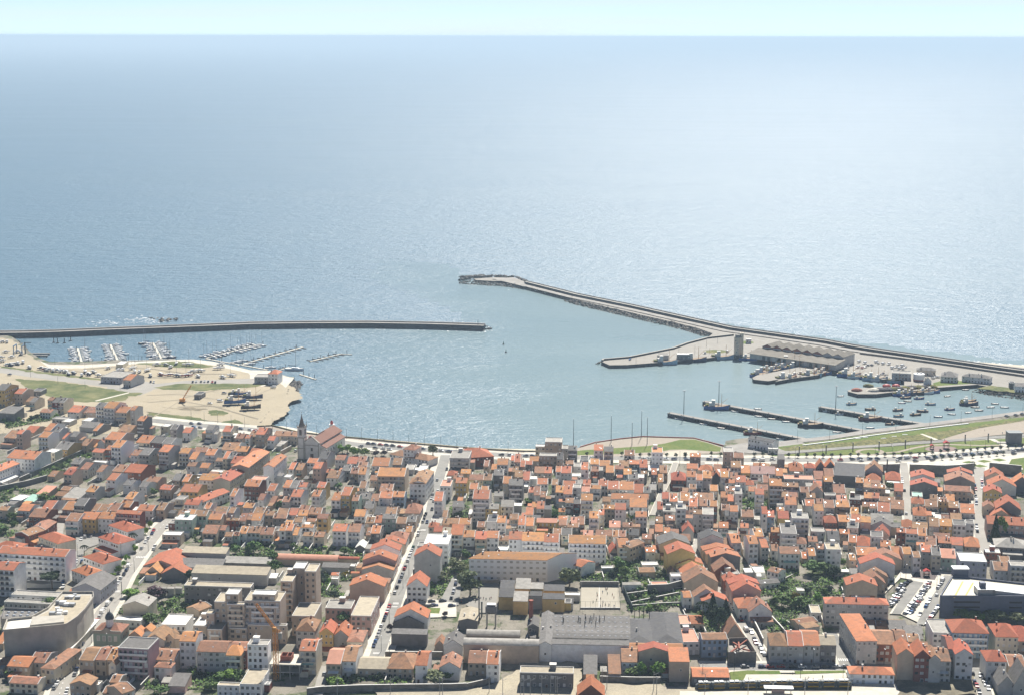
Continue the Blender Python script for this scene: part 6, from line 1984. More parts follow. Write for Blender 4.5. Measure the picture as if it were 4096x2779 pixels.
cars(UM, '1055,850,v 1035,910,w 1005,940,s 980,975,w 965,1090,w 855,1150,w 840,1185,w 810,1225,s 795,1265,b 700,1390,k 980,1270,n 950,1320,s 920,1360,w 890,1400,n 865,1440,r 835,1490,w 820,1525,k', '850,1170 1020,930', 'down the lane beside the parking garage')
cars(NQ, '265,1045,g 495,1045,n 600,1048,r 740,1045,r 900,1050,k 1030,1050,w 1195,1050,s 1335,1050,k 1480,1045,s 1590,1050,k', '265,1046 1590,1050', 'from the left in the row along the station road')
cars(UJ, '1655,1000,w 1670,1040,w 1690,1075,w 1780,1190,r 1840,1310,v 1910,1345,s 1950,1440,k 1965,1480,r 2010,1510,w 2025,1545,w', '1690,1060 1960,1450', 'down the narrow right-hand street')
cars(NQ, '475,790,w 480,815,s 490,845,w 520,880,s', '470,770 520,880', 'at the foot of the narrow right-hand street')
cars(N2, '900,700,k 965,715,w 990,755,k 915,765,n 1005,785,w 935,800,r 1030,820,w 955,850,k', '900,690 960,860', 'in the corner street on the bottom right')
cars(UH, '2040,825,s 1970,860,w 1965,900,n 1945,965,w 1935,1005,s 1910,1075,k', '1940,1000 2000,850', 'down the lane left of the white school')
cars(UH, '1540,1115,s 1660,1115,k 1800,1110,k 1550,1175,k 1635,1175,g 1695,1165,n 1915,1170,n 1370,1175,s 1370,1212,w', '1540,1175 1700,1165', 'in the yard with the small green lawn')
cars(A_, '80,522,n 1090,617,k', '80,522 1090,620', 'on the wide road behind the boat yard', wheels=False)
cars(A_, '1215,575,s 1275,582,n 1300,585,w 1630,583,n 1660,580,w 1700,580,s 1730,580,w 1760,580,s 1795,585,r 1820,587,k', '1215,600 1225,575', 'in the line between the boat sheds and the club house', wheels=False)
cars(A_, '1895,678,n 1775,765,w 1860,745,v 2310,630,v', '1775,765 1800,766', 'scattered on the sandy shipyard', wheels=False)
cars(D_, '785,455,v 835,470,v 770,510,v 610,515,w 675,525,v 680,500,w 815,515,r 870,490,s 905,490,n 945,460,v 965,472,w 1010,475,v 1060,480,v 1095,515,v 1125,510,w 1145,495,w 1160,520,v 1190,495,v 1215,510,w 1195,525,w 845,505,s 975,578,w 1005,570,n 1040,585,k', '800,510 840,500', 'in the fish market yard, counted from the hall', wheels=False)
cars(D_, '1475,610,s 1500,600,w 1525,600,s 2165,965,n 2250,955,k 2310,945,n', '2150,967 2310,945', 'beside the bungalows and the quay road', wheels=False)
cars(C_, '1375,575,v 495,645,b', '1375,575 1400,560', 'standing on the fishing quay', wheels=False)
cars(N1, '325,1140,s', '325,1140 360,1060', 'seen alone in the alley behind the yellow gabled house')
# ------------------------------------------------------------------ boats
def loft(b, secs, mi=0, close=True):
    n0 = len(b.v); k = len(secs[0])
    for s in secs: b.v += s
    for i in range(len(secs)-1):
        for j in range(k-1):
            a = n0+i*k+j; b.f.append((a, a+1, a+k+1, a+k)); b.m.append(mi)
    b.f.append(tuple(n0+j for j in range(k))); b.m.append(mi)
def hull(b, L, Wd, H, mi=0, md=1, sheer=0.25, draft=0.4):
    secs = []; tops = []
    for f, w, up in ((0,0.72,0.02),(0.25,0.95,0),(0.5,1.0,0.03),(0.75,0.72,0.3),(0.92,0.3,0.8),(1.0,0.03,1.0)):
        x = (f-0.5)*L; hw = w*Wd/2; z = H+sheer*H*up
        secs.append([(x,-hw,z),(x,-hw*0.85,0.1),(x,0,-draft*(1-f*0.5)),(x,hw*0.85,0.1),(x,hw,z)]); tops.append(((x,-hw,z),(x,hw,z)))
    loft(b, secs, mi)
    n0 = len(b.v)
    for a, c in tops: b.v += [(a[0],a[1]*0.94,a[2]-0.02),(c[0],c[1]*0.94,c[2]-0.02)]
    for i in range(len(tops)-1): b.f.append((n0+2*i,n0+2*i+1,n0+2*i+3,n0+2*i+2)); b.m.append(md)
HULLP = {'white': M['white'], 'blue': mat('blue_hull', (0.035,0.13,0.36), rough=0.45), 'dark blue': mat('navy_hull', (0.03,0.045,0.11), rough=0.45), 'red': mat('red_hull', (0.30,0.045,0.035), rough=0.5), 'pale blue': mat('pale_blue_hull', (0.30,0.45,0.55), rough=0.5), 'green': mat('green_hull', (0.06,0.20,0.15), rough=0.5), 'dark': mat('dark_hull', (0.06,0.055,0.06), rough=0.6), 'wine-red': mat('wine_hull', (0.16,0.03,0.04), rough=0.5)}
DECK = mat('boat_deck', (0.55,0.53,0.48), rough=0.6); WOODD = mat('wooden_deck', (0.26,0.19,0.12))
def proto_boat(kind):
    t = link('boat_'+kind, None)
    if kind == 'motorboat':
        b = MB(); hull(b, 7.6, 2.7, 1.0); b.build('hull', [M['white'], DECK], t)
        b = MB(); b.prism([(-1.6,1.0),(1.9,1.05),(0.9,2.0),(-1.6,2.05)], -0.95, 0.95, 'y'); b.build('cabin', [M['white']], t)
        b = MB(); b.box(-1.2,-0.97,1.35,0.9,0.97,1.75); b.build('window', [M['glass']], t)
    elif kind == 'sailboat':
        b = MB(); hull(b, 10.5, 3.1, 1.15); b.build('hull', [M['white'], DECK], t)
        b = MB(); b.prism([(-1.5,1.1),(2.6,1.2),(2.0,1.6),(-1.5,1.7)], -0.9, 0.9, 'y'); b.build('cabin', [M['white']], t)
        b = MB(); b.tube([(0.8,0,1.5),(0.8,0,14.0)], 0.13, 0.08, 5); b.build('mast', [M['metal']], t)
        b = MB(); b.tube([(0.8,0,2.5),(-3.6,0,2.6)], 0.22, 0.18, 6); b.build('boom', [HULLP['dark blue']], t)
    elif kind == 'trawler':
        b = MB(); hull(b, 15.5, 5.0, 2.1, sheer=0.55, draft=0.8); b.build('hull', [HULLP['blue'], WOODD], t)
        b = MB(); b.box(-4.6,-1.35,2.0,-1.2,1.35,4.0); b.box(-3.2,-1.0,4.01,-1.3,1.0,5.5); b.box(-3.4,-1.15,5.51,-1.1,1.15,5.65); b.build('wheelhouse', [M['coping']], t)
        b = MB(); b.box(-1.32,-0.9,4.4,-1.26,0.9,5.2); b.build('window', [M['glass']], t)
        b = MB(); b.tube([(2.6,0,2),(2.6,0,9.5)], 0.16, 0.1, 5); b.tube([(2.6,0,4),(6.4,0,7)], 0.1, 0.08, 4); b.build('mast', [M['orange']], t)
        b = MB(); b.box(-6.9,-1.7,2.0,-4.9,1.7,3.0); b.build('net_heap', [M['dryplants']], t)
    elif kind == 'fishing_boat':
        b = MB(); hull(b, 8.6, 2.9, 1.25, sheer=0.5); b.build('hull', [HULLP['blue'], WOODD], t)
        b = MB(); b.box(-2.8,-0.75,1.2,-1.3,0.75,2.7); b.build('wheelhouse', [M['coping']], t)
        b = MB(); b.tube([(0.4,0,1.2),(0.4,0,4.8)], 0.09, 0.06, 5); b.build('mast', [M['darkmetal']], t)
    elif kind == 'rowing_boat':
        b = MB(); hull(b, 6.2, 2.1, 0.75, sheer=0.4, md=1); b.build('hull', [M['white'], DECK], t)
        b = MB(); b.box(-1.2,-0.85,0.74,-0.9,0.85,0.86); b.build('thwart', [WOODD], t)
        b = MB(); b.box(-3.4,-0.25,0.2,-3.0,0.25,1.25); b.build('outboard_motor', [M['black']], t)
    return t
PB = {k: proto_boat(k) for k in ('motorboat','sailboat','trawler','fishing_boat','rowing_boat')}
def boat(kind, p, rz, label, colour=None, s=1.0, group=None):
    c = copytree(PB[kind]); c.name = kind; c.location = p; c.rotation_euler = (0, 0, rz); c.scale = (s, s, s)
    if colour:
        for ch in c.children:
            if ch.name.startswith('hull'): setmat(ch, 0, HULLP[colour])
    return tag(c, label, 'boat', group)
RB = random.Random(31)
def pontoon(fn, a, c, w, label, piles=3):
    A, C = fn(*a, 0.3), fn(*c, 0.3); L, rz = orient(A, C); t = thing('pontoon', label, 'pontoon', (A.x, A.y, 0), rz)
    b = MB(); b.box(0,-w/2,0.0,L,w/2,0.65); b.build('deck', [M['paving']], t)
    for i in range(piles):
        b = MB(); x = L*(i+0.5)/piles; b.tube([(x,w/2+0.3,-3),(x,w/2+0.3,4.2)], 0.25, 0.25, 6); b.build('pile', [M['quaywall']], t)
    return t, A, C, L, rz
def fingers(t, L, sides, n, ln, skip=0):
    for i in range(n):
        for s in sides:
            x = L*(i+0.5)/n; b = MB(); b.box(x-0.8, min(s*1.0, s*(1.0+ln)), 0.05, x+0.8, max(s*1.0, s*(1.0+ln)), 0.55); b.build('finger', [M['quaywall']], t)
def moor(A, C, sides, n, kinds, where, ln=0.5, w=1.3, gap=0.0, skip=0.0):
    L, rz = orient(A, C); d = (C-A).normalized(); nn = Vector((-d.y, d.x, 0))
    for s, sname in sides:
        k = 0
        for i in range(n):
            if RB.random() < skip: continue
            kind = RB.choice(kinds); Lb = {'motorboat':7.6,'sailboat':10.5}[kind]; sc = RB.uniform(0.85, 1.12); k += 1
            f = (i+0.5)/n; p = A+(C-A)*f+nn*(s*(w+Lb*sc/2+0.4)); p.z = 0.12
            col = RB.choice(['white']*7+['dark blue'])
            boat(kind, p, rz+(math.pi/2 if RB.random() < 0.5 else -math.pi/2), '%s %s, %s from the shore %s %s' % (col, kind, ORD(k), sname, where), col if col != 'white' else None, sc)
t,A,C,L,rz = pontoon(A_, (690,420), (655,300), 2.2, 'leftmost marina pontoon crowded with motorboats on both sides')
moor(A, C, ((1,'left of'),(-1,'right of')), 12, ['motorboat']*9+['sailboat'], 'the leftmost pontoon')
t,A,C,L,rz = pontoon(A_, (995,408), (932,272), 2.2, 'second marina pontoon from the left, packed with motorboats')
moor(A, C, ((1,'left of'),(-1,'right of')), 13, ['motorboat']*8+['sailboat'], 'the second pontoon')
t,A,C,L,rz = pontoon(A_, (1365,392), (1292,258), 2.2, 'third marina pontoon from the left, with tall sailing masts')
moor(A, C, ((1,'left of'),(-1,'right of')), 13, ['motorboat']*3+['sailboat']*4, 'the third pontoon')
pontoon(A_, (690,422), (1480,394), 2.0, 'long dark walkway linking the three left marina pontoons along the shore', 7)
t,A,C,L,rz = pontoon(A_, (1738,390), (2262,484), 2.2, 'dark walkway slanting along the shore in front of the boat yard', 6)
t,A,C,L,rz = pontoon(A_, (1745,385), (2180,272), 2.2, 'slanting marina pontoon lined with sailing boats, nearest the breakwater', 5)
fingers(t, L, (1,-1), 9, 6); moor(A, C, ((1,'beyond'),(-1,'below')), 11, ['sailboat','sailboat','motorboat'], 'the slanting pontoon', skip=0.12)
pontoon(A_, (2180,272), (2252,282), 1.8, 'short end section of the slanting pontoon of masts', 1)
t,A,C,L,rz = pontoon(A_, (2010,448), (2560,292), 2.4, 'long empty pale pontoon with many short fingers in the middle of the marina', 6)
t2 = t; fingers(t, L, (1,-1), 12, 6)
for (x, y, k, l) in ((1995,425,'sailboat','white sailboat alone at the shore end of the long empty pontoon'),(2115,440,'sailboat','white sailboat with tall mast beside the long empty pontoon'),(2050,412,'sailboat','white sailboat beyond the root of the long empty pontoon')): boat(k, A_(x, y, 0.1), 0.2, l)
t,A,C,L,rz = pontoon(B_, (505,832), (765,768), 2.0, 'short separate pontoon with fingers, farthest out in the marina', 4); fingers(t, L, (1,-1), 6, 6)
pontoon(B_, (765,768), (858,774), 1.6, 'thin end arm of the outermost separate pontoon', 1)
t,A,C,L,rz = pontoon(B_, (240,908), (330,880), 1.8, 'short pontoon beside the yacht club tower', 2); fingers(t, L, (1,), 3, 5)
pontoon(B_, (418,940), (555,982), 2.0, 'small isolated pontoon off the headland tip', 3)
boat('sailboat', B_(375,905,0.1), -0.12, 'large white sailing yacht moored beyond the yacht club tower', None, 1.7)
boat('sailboat', B_(175,888,0.1), 0.1, 'white sailboat moored just behind the yacht club')
boat('sailboat', A_(1430,385,0.1), 0.1, 'grey-white sailing boat lying along the shore walkway by the third pontoon', 'dark blue', 1.3)
boat('sailboat', A_(1225,270,0.1), 3.1, 'dark ketch at the outer end of the third pontoon', 'dark', 1.3)
boat('motorboat', B_(2010,560,0.1), 0.5, 'small boat passing the end of the long breakwater', 'dark')
for (x, y, l) in ((2132,690,'upper'),(2153,755,'lower')):
    t = thing('channel_buoy', '%s of two small dark buoys floating in the harbour mouth' % l, 'buoy', B_(x, y, 0)); b = MB(); b.tube([(0,0,-0.5),(0,0,0.8)], 1.0, 1.0, 8); b.build('float', [HULLP['dark']], t); b = MB(); b.tube([(0,0,0.8),(0,0,3.4)], 0.5, 0.12, 6); b.build('top_mark', [HULLP['green']], t)
for i, (x, y) in enumerate(((455,255),(487,260),(598,240),(545,258))):
    t = thing('mooring_pile', 'dark mooring pile standing in the left basin, %s from the left' % ORD((1,2,4,3)[i]), 'pile', A_(x, y, 0), 0, 'mooring piles in the basin'); b = MB(); b.tube([(0,0,-3),(0,0,5)], 0.5, 0.5, 6); b.build('shaft', [M['quaywall']], t); b = MB(); b.box(-1.4,-1,0,1.4,1,0.6); b.build('float', [M['quaywall']], t)
# boats on stands in the yard
M['stand'] = mat('steel_stand', (0.10,0.07,0.06))
yard = [(1325,440,'m'),(1400,440,'m'),(1490,430,'s'),(1590,440,'s'),(1440,462,'m'),(1850,470,'s'),(1865,440,'m'),(1690,490,'s'),(1625,500,'m'),(1580,530,'s'),(1500,530,'s'),(1430,525,'s'),(1360,522,'m'),(1675,538,'m'),(1880,545,'m'),(1955,530,'s'),(1270,532,'m'),(1245,488,'s'),(1140,495,'s'),(1120,470,'s'),(1035,485,'m'),(915,470,'m'),(720,500,'s'),(790,500,'s'),(750,520,'m'),(1180,500,'m'),(1000,492,'m'),(690,530,'m'),(620,510,'m'),(560,500,'m'),(520,495,'m'),(485,490,'m'),(450,490,'m'),(415,485,'m'),(385,480,'m'),(350,470,'m'),(250,465,'m'),(120,435,'m'),(150,430,'m'),(90,440,'m'),(60,440,'m'),(20,410,'m'),(10,380,'m'),(100,375,'m'),(180,345,'m'),(150,330,'m'),(50,330,'m'),(20,250,'m'),(60,248,'m'),(195,420,'m'),(835,530,'m'),(580,520,'m')]
for i, (x, y, k) in enumerate(sorted(yard)):
    kind = 'sailboat' if k == 's' else 'motorboat'; p = A_(x, y, GZ+1.1); col = RB.choice(['white']*4+['dark blue','red'])
    o = boat(kind, p, RB.uniform(0, 6.28), '%s %s on a stand in the sandy boat yard, %s from the left' % (col, kind, ORD(i+1)), col if col != 'white' else None, RB.uniform(0.85, 1.1))
    b = MB(); b.box(-1.6,-1.0,-1.1,-1.3,1.0,-0.1); b.box(1.2,-0.9,-1.1,1.5,0.9,-0.1); b.box(-1.6,-0.15,-1.1,1.5,0.15,-0.9); b.build('stand', [M['stand']], o)
# trawlers on the slip
for (x, y, rz, c, s, l) in ((1985,760,0.15,'blue',1.15,'bright blue trawler hauled out on the sand, nearest of the shipyard group'),(2040,690,0.0,'blue',0.95,'blue trawler hauled out behind the bright blue one'),(2135,720,0.1,'dark blue',1.1,'dark blue trawler hauled out at the head of the slipway'),(2120,805,0.15,'dark',1.05,'white-topped black trawler hauled out at the foot of the slipway'),(1990,690,0.3,'dark blue',0.8,'dark trawler at the back left of the shipyard group')):
    o = boat('trawler', A_(x, y, GZ+1.4), rz, l, c, s)
    b = MB(); b.box(-3,-1.2,-1.4,-2.5,1.2,0); b.box(2.5,-1,-1.4,3,1,0); b.box(-3,-0.2,-1.4,3,0.2,-1.1); b.build('cradle', [M['stand']], o)
# fishing boats along the quays
for (fn, x, y, rz, c, s, l) in ((C_,810,692,0.05,'pale blue',1.25,'pale blue trawler moored below the first hut of the fishing quay'),(C_,1075,668,0.1,'dark blue',1.25,'navy trawler moored below the long dark hut of the quay'),(C_,1325,645,0.05,'pale blue',1.2,'pale trawler moored left of the control tower'),(C_,1560,655,-0.3,'blue',0.9,'small blue trawler in the corner right of the control tower'),(C_,1935,705,-0.25,'white',1.4,'big white trawler moored against the market quay'),(C_,1990,735,-0.2,'pale blue',1.0,'pale trawler lying outside the big white one'),
    (C_,1665,800,0.35,'blue',1.0,'blue trawler at the outer tip of the middle jetty'),(C_,1790,765,0.4,'dark',0.9,'dark trawler behind the tip of the middle jetty'),(C_,1900,838,0.3,'red',1.15,'red trawler moored on the near side of the middle jetty'),(C_,2050,805,0.25,'red',0.8,'small red trawler between two others on the middle jetty'),(C_,2125,810,0.2,'pale blue',1.1,'pale trawler on the near side of the middle jetty'),(D_,400,575,0.3,'wine-red',0.9,'wine-red trawler near the root of the middle jetty'),(D_,470,565,0.3,'wine-red',0.85,'second wine-red trawler at the root of the middle jetty'),
    (D_,690,598,-0.15,'blue',1.15,'blue trawler moored at the market yard quay'),(D_,925,635,-0.25,'pale blue',1.1,'pale trawler moored below the cold store'),(D_,1065,645,-0.2,'blue',0.8,'small blue trawler right of the pale one below the cold store'),(D_,1300,765,0.0,'dark',0.9,'dark trawler on the near side of the net jetty'),(D_,1400,757,0.05,'white',0.8,'white trawler near the root of the net jetty'),
    (C_,1280,1095,-0.2,'blue',1.15,'blue trawler at the outer end of the middle finger pier'),(C_,2120,1255,-0.2,'dark',1.05,'dark trawler along the middle of the middle finger pier'),(D_,890,1005,-0.1,'wine-red',1.0,'dark red trawler alongside the farthest finger pier'),(C_,1612,1320,0.0,'red',0.85,'small red and white trawler behind the boathouse'),(D_,1810,862,0.1,'dark blue',0.85,'nearest of two dark trawlers at anchor on the right of the harbour'),(D_,1805,838,0.15,'dark blue',0.75,'rear of two dark trawlers at anchor on the right of the harbour')):
    boat('trawler', fn(x, y, 0), rz, l, c, s*1.22)
for i, (x, y, c, k) in enumerate(sorted(((1220,800,'dark blue','f'),(1345,805,'blue','f'),(1185,845,'blue','r'),(1235,828,'dark','r'),(1450,860,'pale blue','f'),(715,858,'pale blue','f'),(887,908,'dark','f'),(1148,915,'dark blue','f'),(1375,925,'dark blue','f'),(1312,957,'dark','f'),(1150,970,'pale blue','f'),(1520,975,'pale blue','r'),(1630,908,'blue','f'),(1645,950,'pale blue','r'),(1805,935,'white','r'),(1905,915,'dark blue','r'),(1865,885,'dark','r'),(2015,885,'white','r'),(2050,852,'dark blue','r'),(2145,887,'white','r'),(890,1077,'white','r'),(1070,1045,'dark','f'),(610,782,'white','r'),(1610,782,'dark','r'),(1780,722,'dark','r'),(580,1118,'white','r'),(500,922,'white','f'),(610,950,'white','f'),(100,1018,'white','r'),(1025,770,'white','f'),(1130,765,'white','r'),(1505,740,'white','r')))):
    boat('fishing_boat' if k == 'f' else 'rowing_boat', D_(x, y, 0.05), RB.uniform(-.25,.35)+(math.pi if i % 3 == 0 else 0), '%s %s floating in the right-hand harbour, %s from the left' % (c, 'fishing boat' if k == 'f' else 'open boat', ORD(i+1)), c, RB.uniform(0.9, 1.15))
for i, (x, y) in enumerate(((935,1185),(1157,1232),(1315,1268),(1440,1118),(1652,1162),(1770,1185),(1898,1210),(1215,1052),(1850,1365),(1645,1095))):
    boat('rowing_boat', C_(x, y, 0.05), 2.9+RB.uniform(-.2,.2), 'white open boat tied along the near finger piers, %s of ten' % ORD(i+1), RB.choice(['white','white','dark blue']), 1.05)
for i, (fn, x, y, rz, c, s_) in enumerate(((C_,1700,775,0.35,'pale blue',1.0),(C_,1745,752,0.4,'blue',0.9),(C_,1830,740,0.4,'white',0.85),(C_,1885,735,0.4,'blue',0.9),(C_,2000,820,0.3,'dark blue',0.95),(C_,2185,795,0.25,'red',0.95),(C_,2240,785,0.25,'blue',0.9),(D_,160,632,0.3,'white',1.0),(D_,330,602,0.3,'blue',1.0),(D_,760,612,-0.1,'white',0.95),(D_,870,622,-0.2,'blue',0.9),(D_,985,640,-0.2,'white',0.95),(D_,1130,655,-0.2,'pale blue',0.9),(D_,1180,775,0.05,'blue',0.9),(D_,1240,770,0.05,'dark blue',0.9),(D_,1460,748,0.1,'blue',0.85),(C_,1190,622,0.05,'blue',0.8))):
    boat('trawler', fn(x, y, 0), rz, '%s trawler in the crowd along the market jetties, %s counted from the tip' % (c, ORD(i+1)), c, s_*1.15)
# net heaps, fish crates on the net jetty
for i, (x, y, s, m) in enumerate(((760,728,5,'brick'),(920,728,6,'paving'),(1000,725,6.5,'black'),(1050,722,6.5,'black'),(1100,720,6.5,'dark'),(1150,716,6.5,'black'),(1210,712,6.5,'dark'),(1270,706,6.5,'black'),(1340,702,6.5,'dark'),(1400,700,6.5,'black'),(1460,697,6,'dark'),(1040,690,4,'redp'),(1130,690,4,'redp'),(870,690,5,'dark'))):
    rr = random.Random(i); b = MB(); k = 9
    ring = [[(s*f*(1+rr.uniform(-.15,.15))*math.cos(a*2*math.pi/k), s*0.75*f*(1+rr.uniform(-.15,.15))*math.sin(a*2*math.pi/k), z+rr.uniform(-.1,.1)) for a in range(k)] for f, z in ((1,0),(0.85,1.4),(0.5,2.3))]
    for r0, r1 in zip(ring, ring[1:]):
        for a in range(k): b.poly([r0[a], r0[(a+1)%k], r1[(a+1)%k], r1[a]])
    b.poly(ring[-1])
    o = b.build('net_heap', [{'brick':M['brick'],'paving':M['paving'],'black':mat('dark_nets', (0.035,0.032,0.04)),'dark':M['dryplants'],'redp':M['redpaint']}[m]]); o.location = D_(x, y, GZ); tag(o, 'heap of fishing nets and gear on the dark net jetty, %s in the pile row' % ORD(i+1), 'net heap', 'net heaps on the jetty')
for k in PB: drop(PB[k])
# ------------------------------------------------------------------ yards: what fills the blocks between the houses
import numpy as np
GX0, GX1, GY0, GY1 = -640, 640, 660, 1420
occ = np.zeros((GY1-GY0, GX1-GX0), dtype=bool)
XX, YY = np.meshgrid(np.arange(GX0, GX1)+0.5, np.arange(GY0, GY1)+0.5)
def raster(pl):
    x = [p[0] for p in pl]; y = [p[1] for p in pl]
    x0, x1 = max(GX0, int(min(x))-1), min(GX1, int(max(x))+2); y0, y1 = max(GY0, int(min(y))-1), min(GY1, int(max(y))+2)
    m = np.zeros_like(occ)
    if x1 <= x0 or y1 <= y0: return m
    sx = XX[y0-GY0:y1-GY0, x0-GX0:x1-GX0]; sy = YY[y0-GY0:y1-GY0, x0-GX0:x1-GX0]; ins = np.zeros(sx.shape, dtype=bool)
    n = len(pl)
    for i in range(n):
        ax, ay, bx, by = x[i], y[i], x[(i+1)%n], y[(i+1)%n]
        if ay == by: continue
        c = ((ay > sy) != (by > sy)) & (sx < (bx-ax)*(sy-ay)/(by-ay)+ax); ins ^= c
    m[y0-GY0:y1-GY0, x0-GX0:x1-GX0] = ins
    return m
town = raster(px(-160,1640, 150,1640, 330,1690, 560,1640, 640,1695, 900,1748, 1180,1795, 1500,1815, 1837,1822, 2300,1850, 3000,1856, 3330,1860, 3640,1892, 4200,1880, 4260,2740, -160,2760))
def rect_of(root, Wd, D, grow=0.0):
    m = root.matrix_basis if root.parent is None else root.parent.matrix_basis @ root.matrix_basis
    return [m @ Vector(v) for v in ((-grow,-grow,0),(Wd+grow,-grow,0),(Wd+grow,D+grow,0),(-grow,D+grow,0))]
for (root, wc, rc, n, form, ctr, Wd, D) in HOUSES: occ |= raster(rect_of(root, Wd, D, 0.3))
for L_, w in ((MAIN, 16), (LEFT, 15.5), (RIGHT, 7), (px(2610,2060, 2655,1954, 2693,1878, 2702,1850), 5), (px(3636,2085, 3624,1954, 3618,1880, 3612,1850), 9), (px(3950,2215, 3922,2138, 3914,2049, 3916,1897, 3918,1870), 12), (px(2800,2668, 3394,2668, 3640,2672), 16), (px(3322,2531, 3356,2590, 3382,2660), 10), (px(3900,2650, 3920,2700, 3946,2790), 9), (px(280,2640, 150,2640, -60,2650), 10), (px(1270,2790, 1285,2720, 1305,2665), 5), (coast, 28)): occ |= raster(band(L_, w))
for pl in (pts(UK, '900,640 1350,600 1440,690 1300,760 1180,800 1110,860 1110,950 1000,1080 890,1190 880,900 960,800 960,690'), pts(UK, '200,1180 880,1180 870,1340 200,1340'), pts(UI, '40,640 160,640 110,1010 -60,1060 -150,1010'), pts(UI, '360,735 620,735 575,1112 350,1112 200,1010 260,960 350,960'), pts(UI, '1600,750 2160,750 2260,1100 1600,1100'), pts(UI,'590,680 1640,680 1640,1100 590,1100'), pts(UH, '1340,1090 1500,1120 1620,1060 1970,1120 1985,1330 1340,1330'),
           pts(UM, '440,660 1215,700 1190,800 2400,900 2400,1480 1010,1480 760,1570 225,1390 110,1120'), pts(NP, '-1000,1300 700,1150 930,1000 1660,1000 1770,1080 1760,1290 2300,1290 2324,1600 -1000,1600'), pts(NR, '0,1200 1200,1240 1200,1040 2400,1040 2400,1600 0,1600'), pts(NQ, '-600,1000 2400,1020 2400,1600 -600,1600'), pts(N2, '260,700 900,700 930,900 250,900'), pts(N0, '-50,430 640,430 830,220 1260,220 1200,560 900,960 880,1090 -50,1090'), pts(N0, '1220,600 1660,600 1660,970 1220,970'), pts(TB, '1540,560 2210,560 2210,740 1540,740'), pts(NO, '1400,950 1790,950 1790,1400 1400,1400'), pts(N1, '1190,690 1900,690 1900,930 1130,930'), pts(NR, '1690,640 2100,640 2100,1000 1690,1000'), pts(TF,'640,480 2208,360 2208,560 1580,640 640,620'), pts(NO,'750,560 1990,560 1990,960 750,960')): occ |= raster(pl)
free0 = town & ~occ
gard = np.zeros_like(occ)
GARD = [pts(UG, '1040,560 1640,560 1640,760 1040,760'), pts(UG, '0,1230 600,1230 800,1500 0,1500'), pts(UG, '560,440 700,440 700,560 560,560'), pts(UH, '-100,430 880,430 780,640 500,640 -100,520'), pts(UH, '210,690 800,690 640,1060 210,1060'), pts(UH, '1630,620 2150,520 2150,700 1960,1080 1640,1080'), pts(UI, '1640,580 2208,560 2208,760 1640,740'), pts(UJ, '0,440 960,460 1040,860 1050,1080 330,1080 300,860 0,640'), pts(UJ, '1180,980 1640,980 1640,1340 1180,1340'), pts(UL, '130,430 1240,430 1240,860 1080,900 900,1100 150,1150 130,780'), pts(UL, '60,1130 600,1130 600,1300 250,1350'), pts(NO, '450,1220 1080,1260 1080,1560 450,1560'), pts(NO, '-60,1450 200,1450 200,1600 -60,1600'), pts(N1, '340,1150 1760,1100 1760,1300 340,1300'), pts(NR, '380,1050 850,1050 850,1230 380,1230'), pts(UK, '-60,330 240,330 240,720 -60,720'), pts(UK, '-60,0 800,40 700,200 -60,200'), pts(TA, '560,1080 1180,960 1180,1060 700,1260 380,1330'), pts(TA, '60,560 800,500 700,560 60,680'), pts(N0, '1560,180 2200,180 2200,640 1900,640 1560,520'), pts(N0, '500,270 720,330 720,450 500,450'), pts(TD, '330,980 420,980 420,1160 330,1160'), pts(TE, '850,940 1290,940 1290,1080 850,1080'), pts(TC, '1260,1180 1520,1180 1520,1330 1260,1330'), pts(N0,'80,1230 360,1230 360,1350 80,1350'), pts(N0,'1900,1380 2200,1380 2200,1580 1900,1580')]
for g in GARD: gard |= raster(g)
free = free0.copy()
def is_free(pl, need=1.0):
    m = raster(pl); k = m.sum(); return k > 0 and (m & free).sum() >= need*k, m
YR = random.Random(77)
ANM = ['b','b','b','g','f','f','w','o','g','d']
n_ann = 0
order = list(range(len(HOUSES))); YR.shuffle(order)
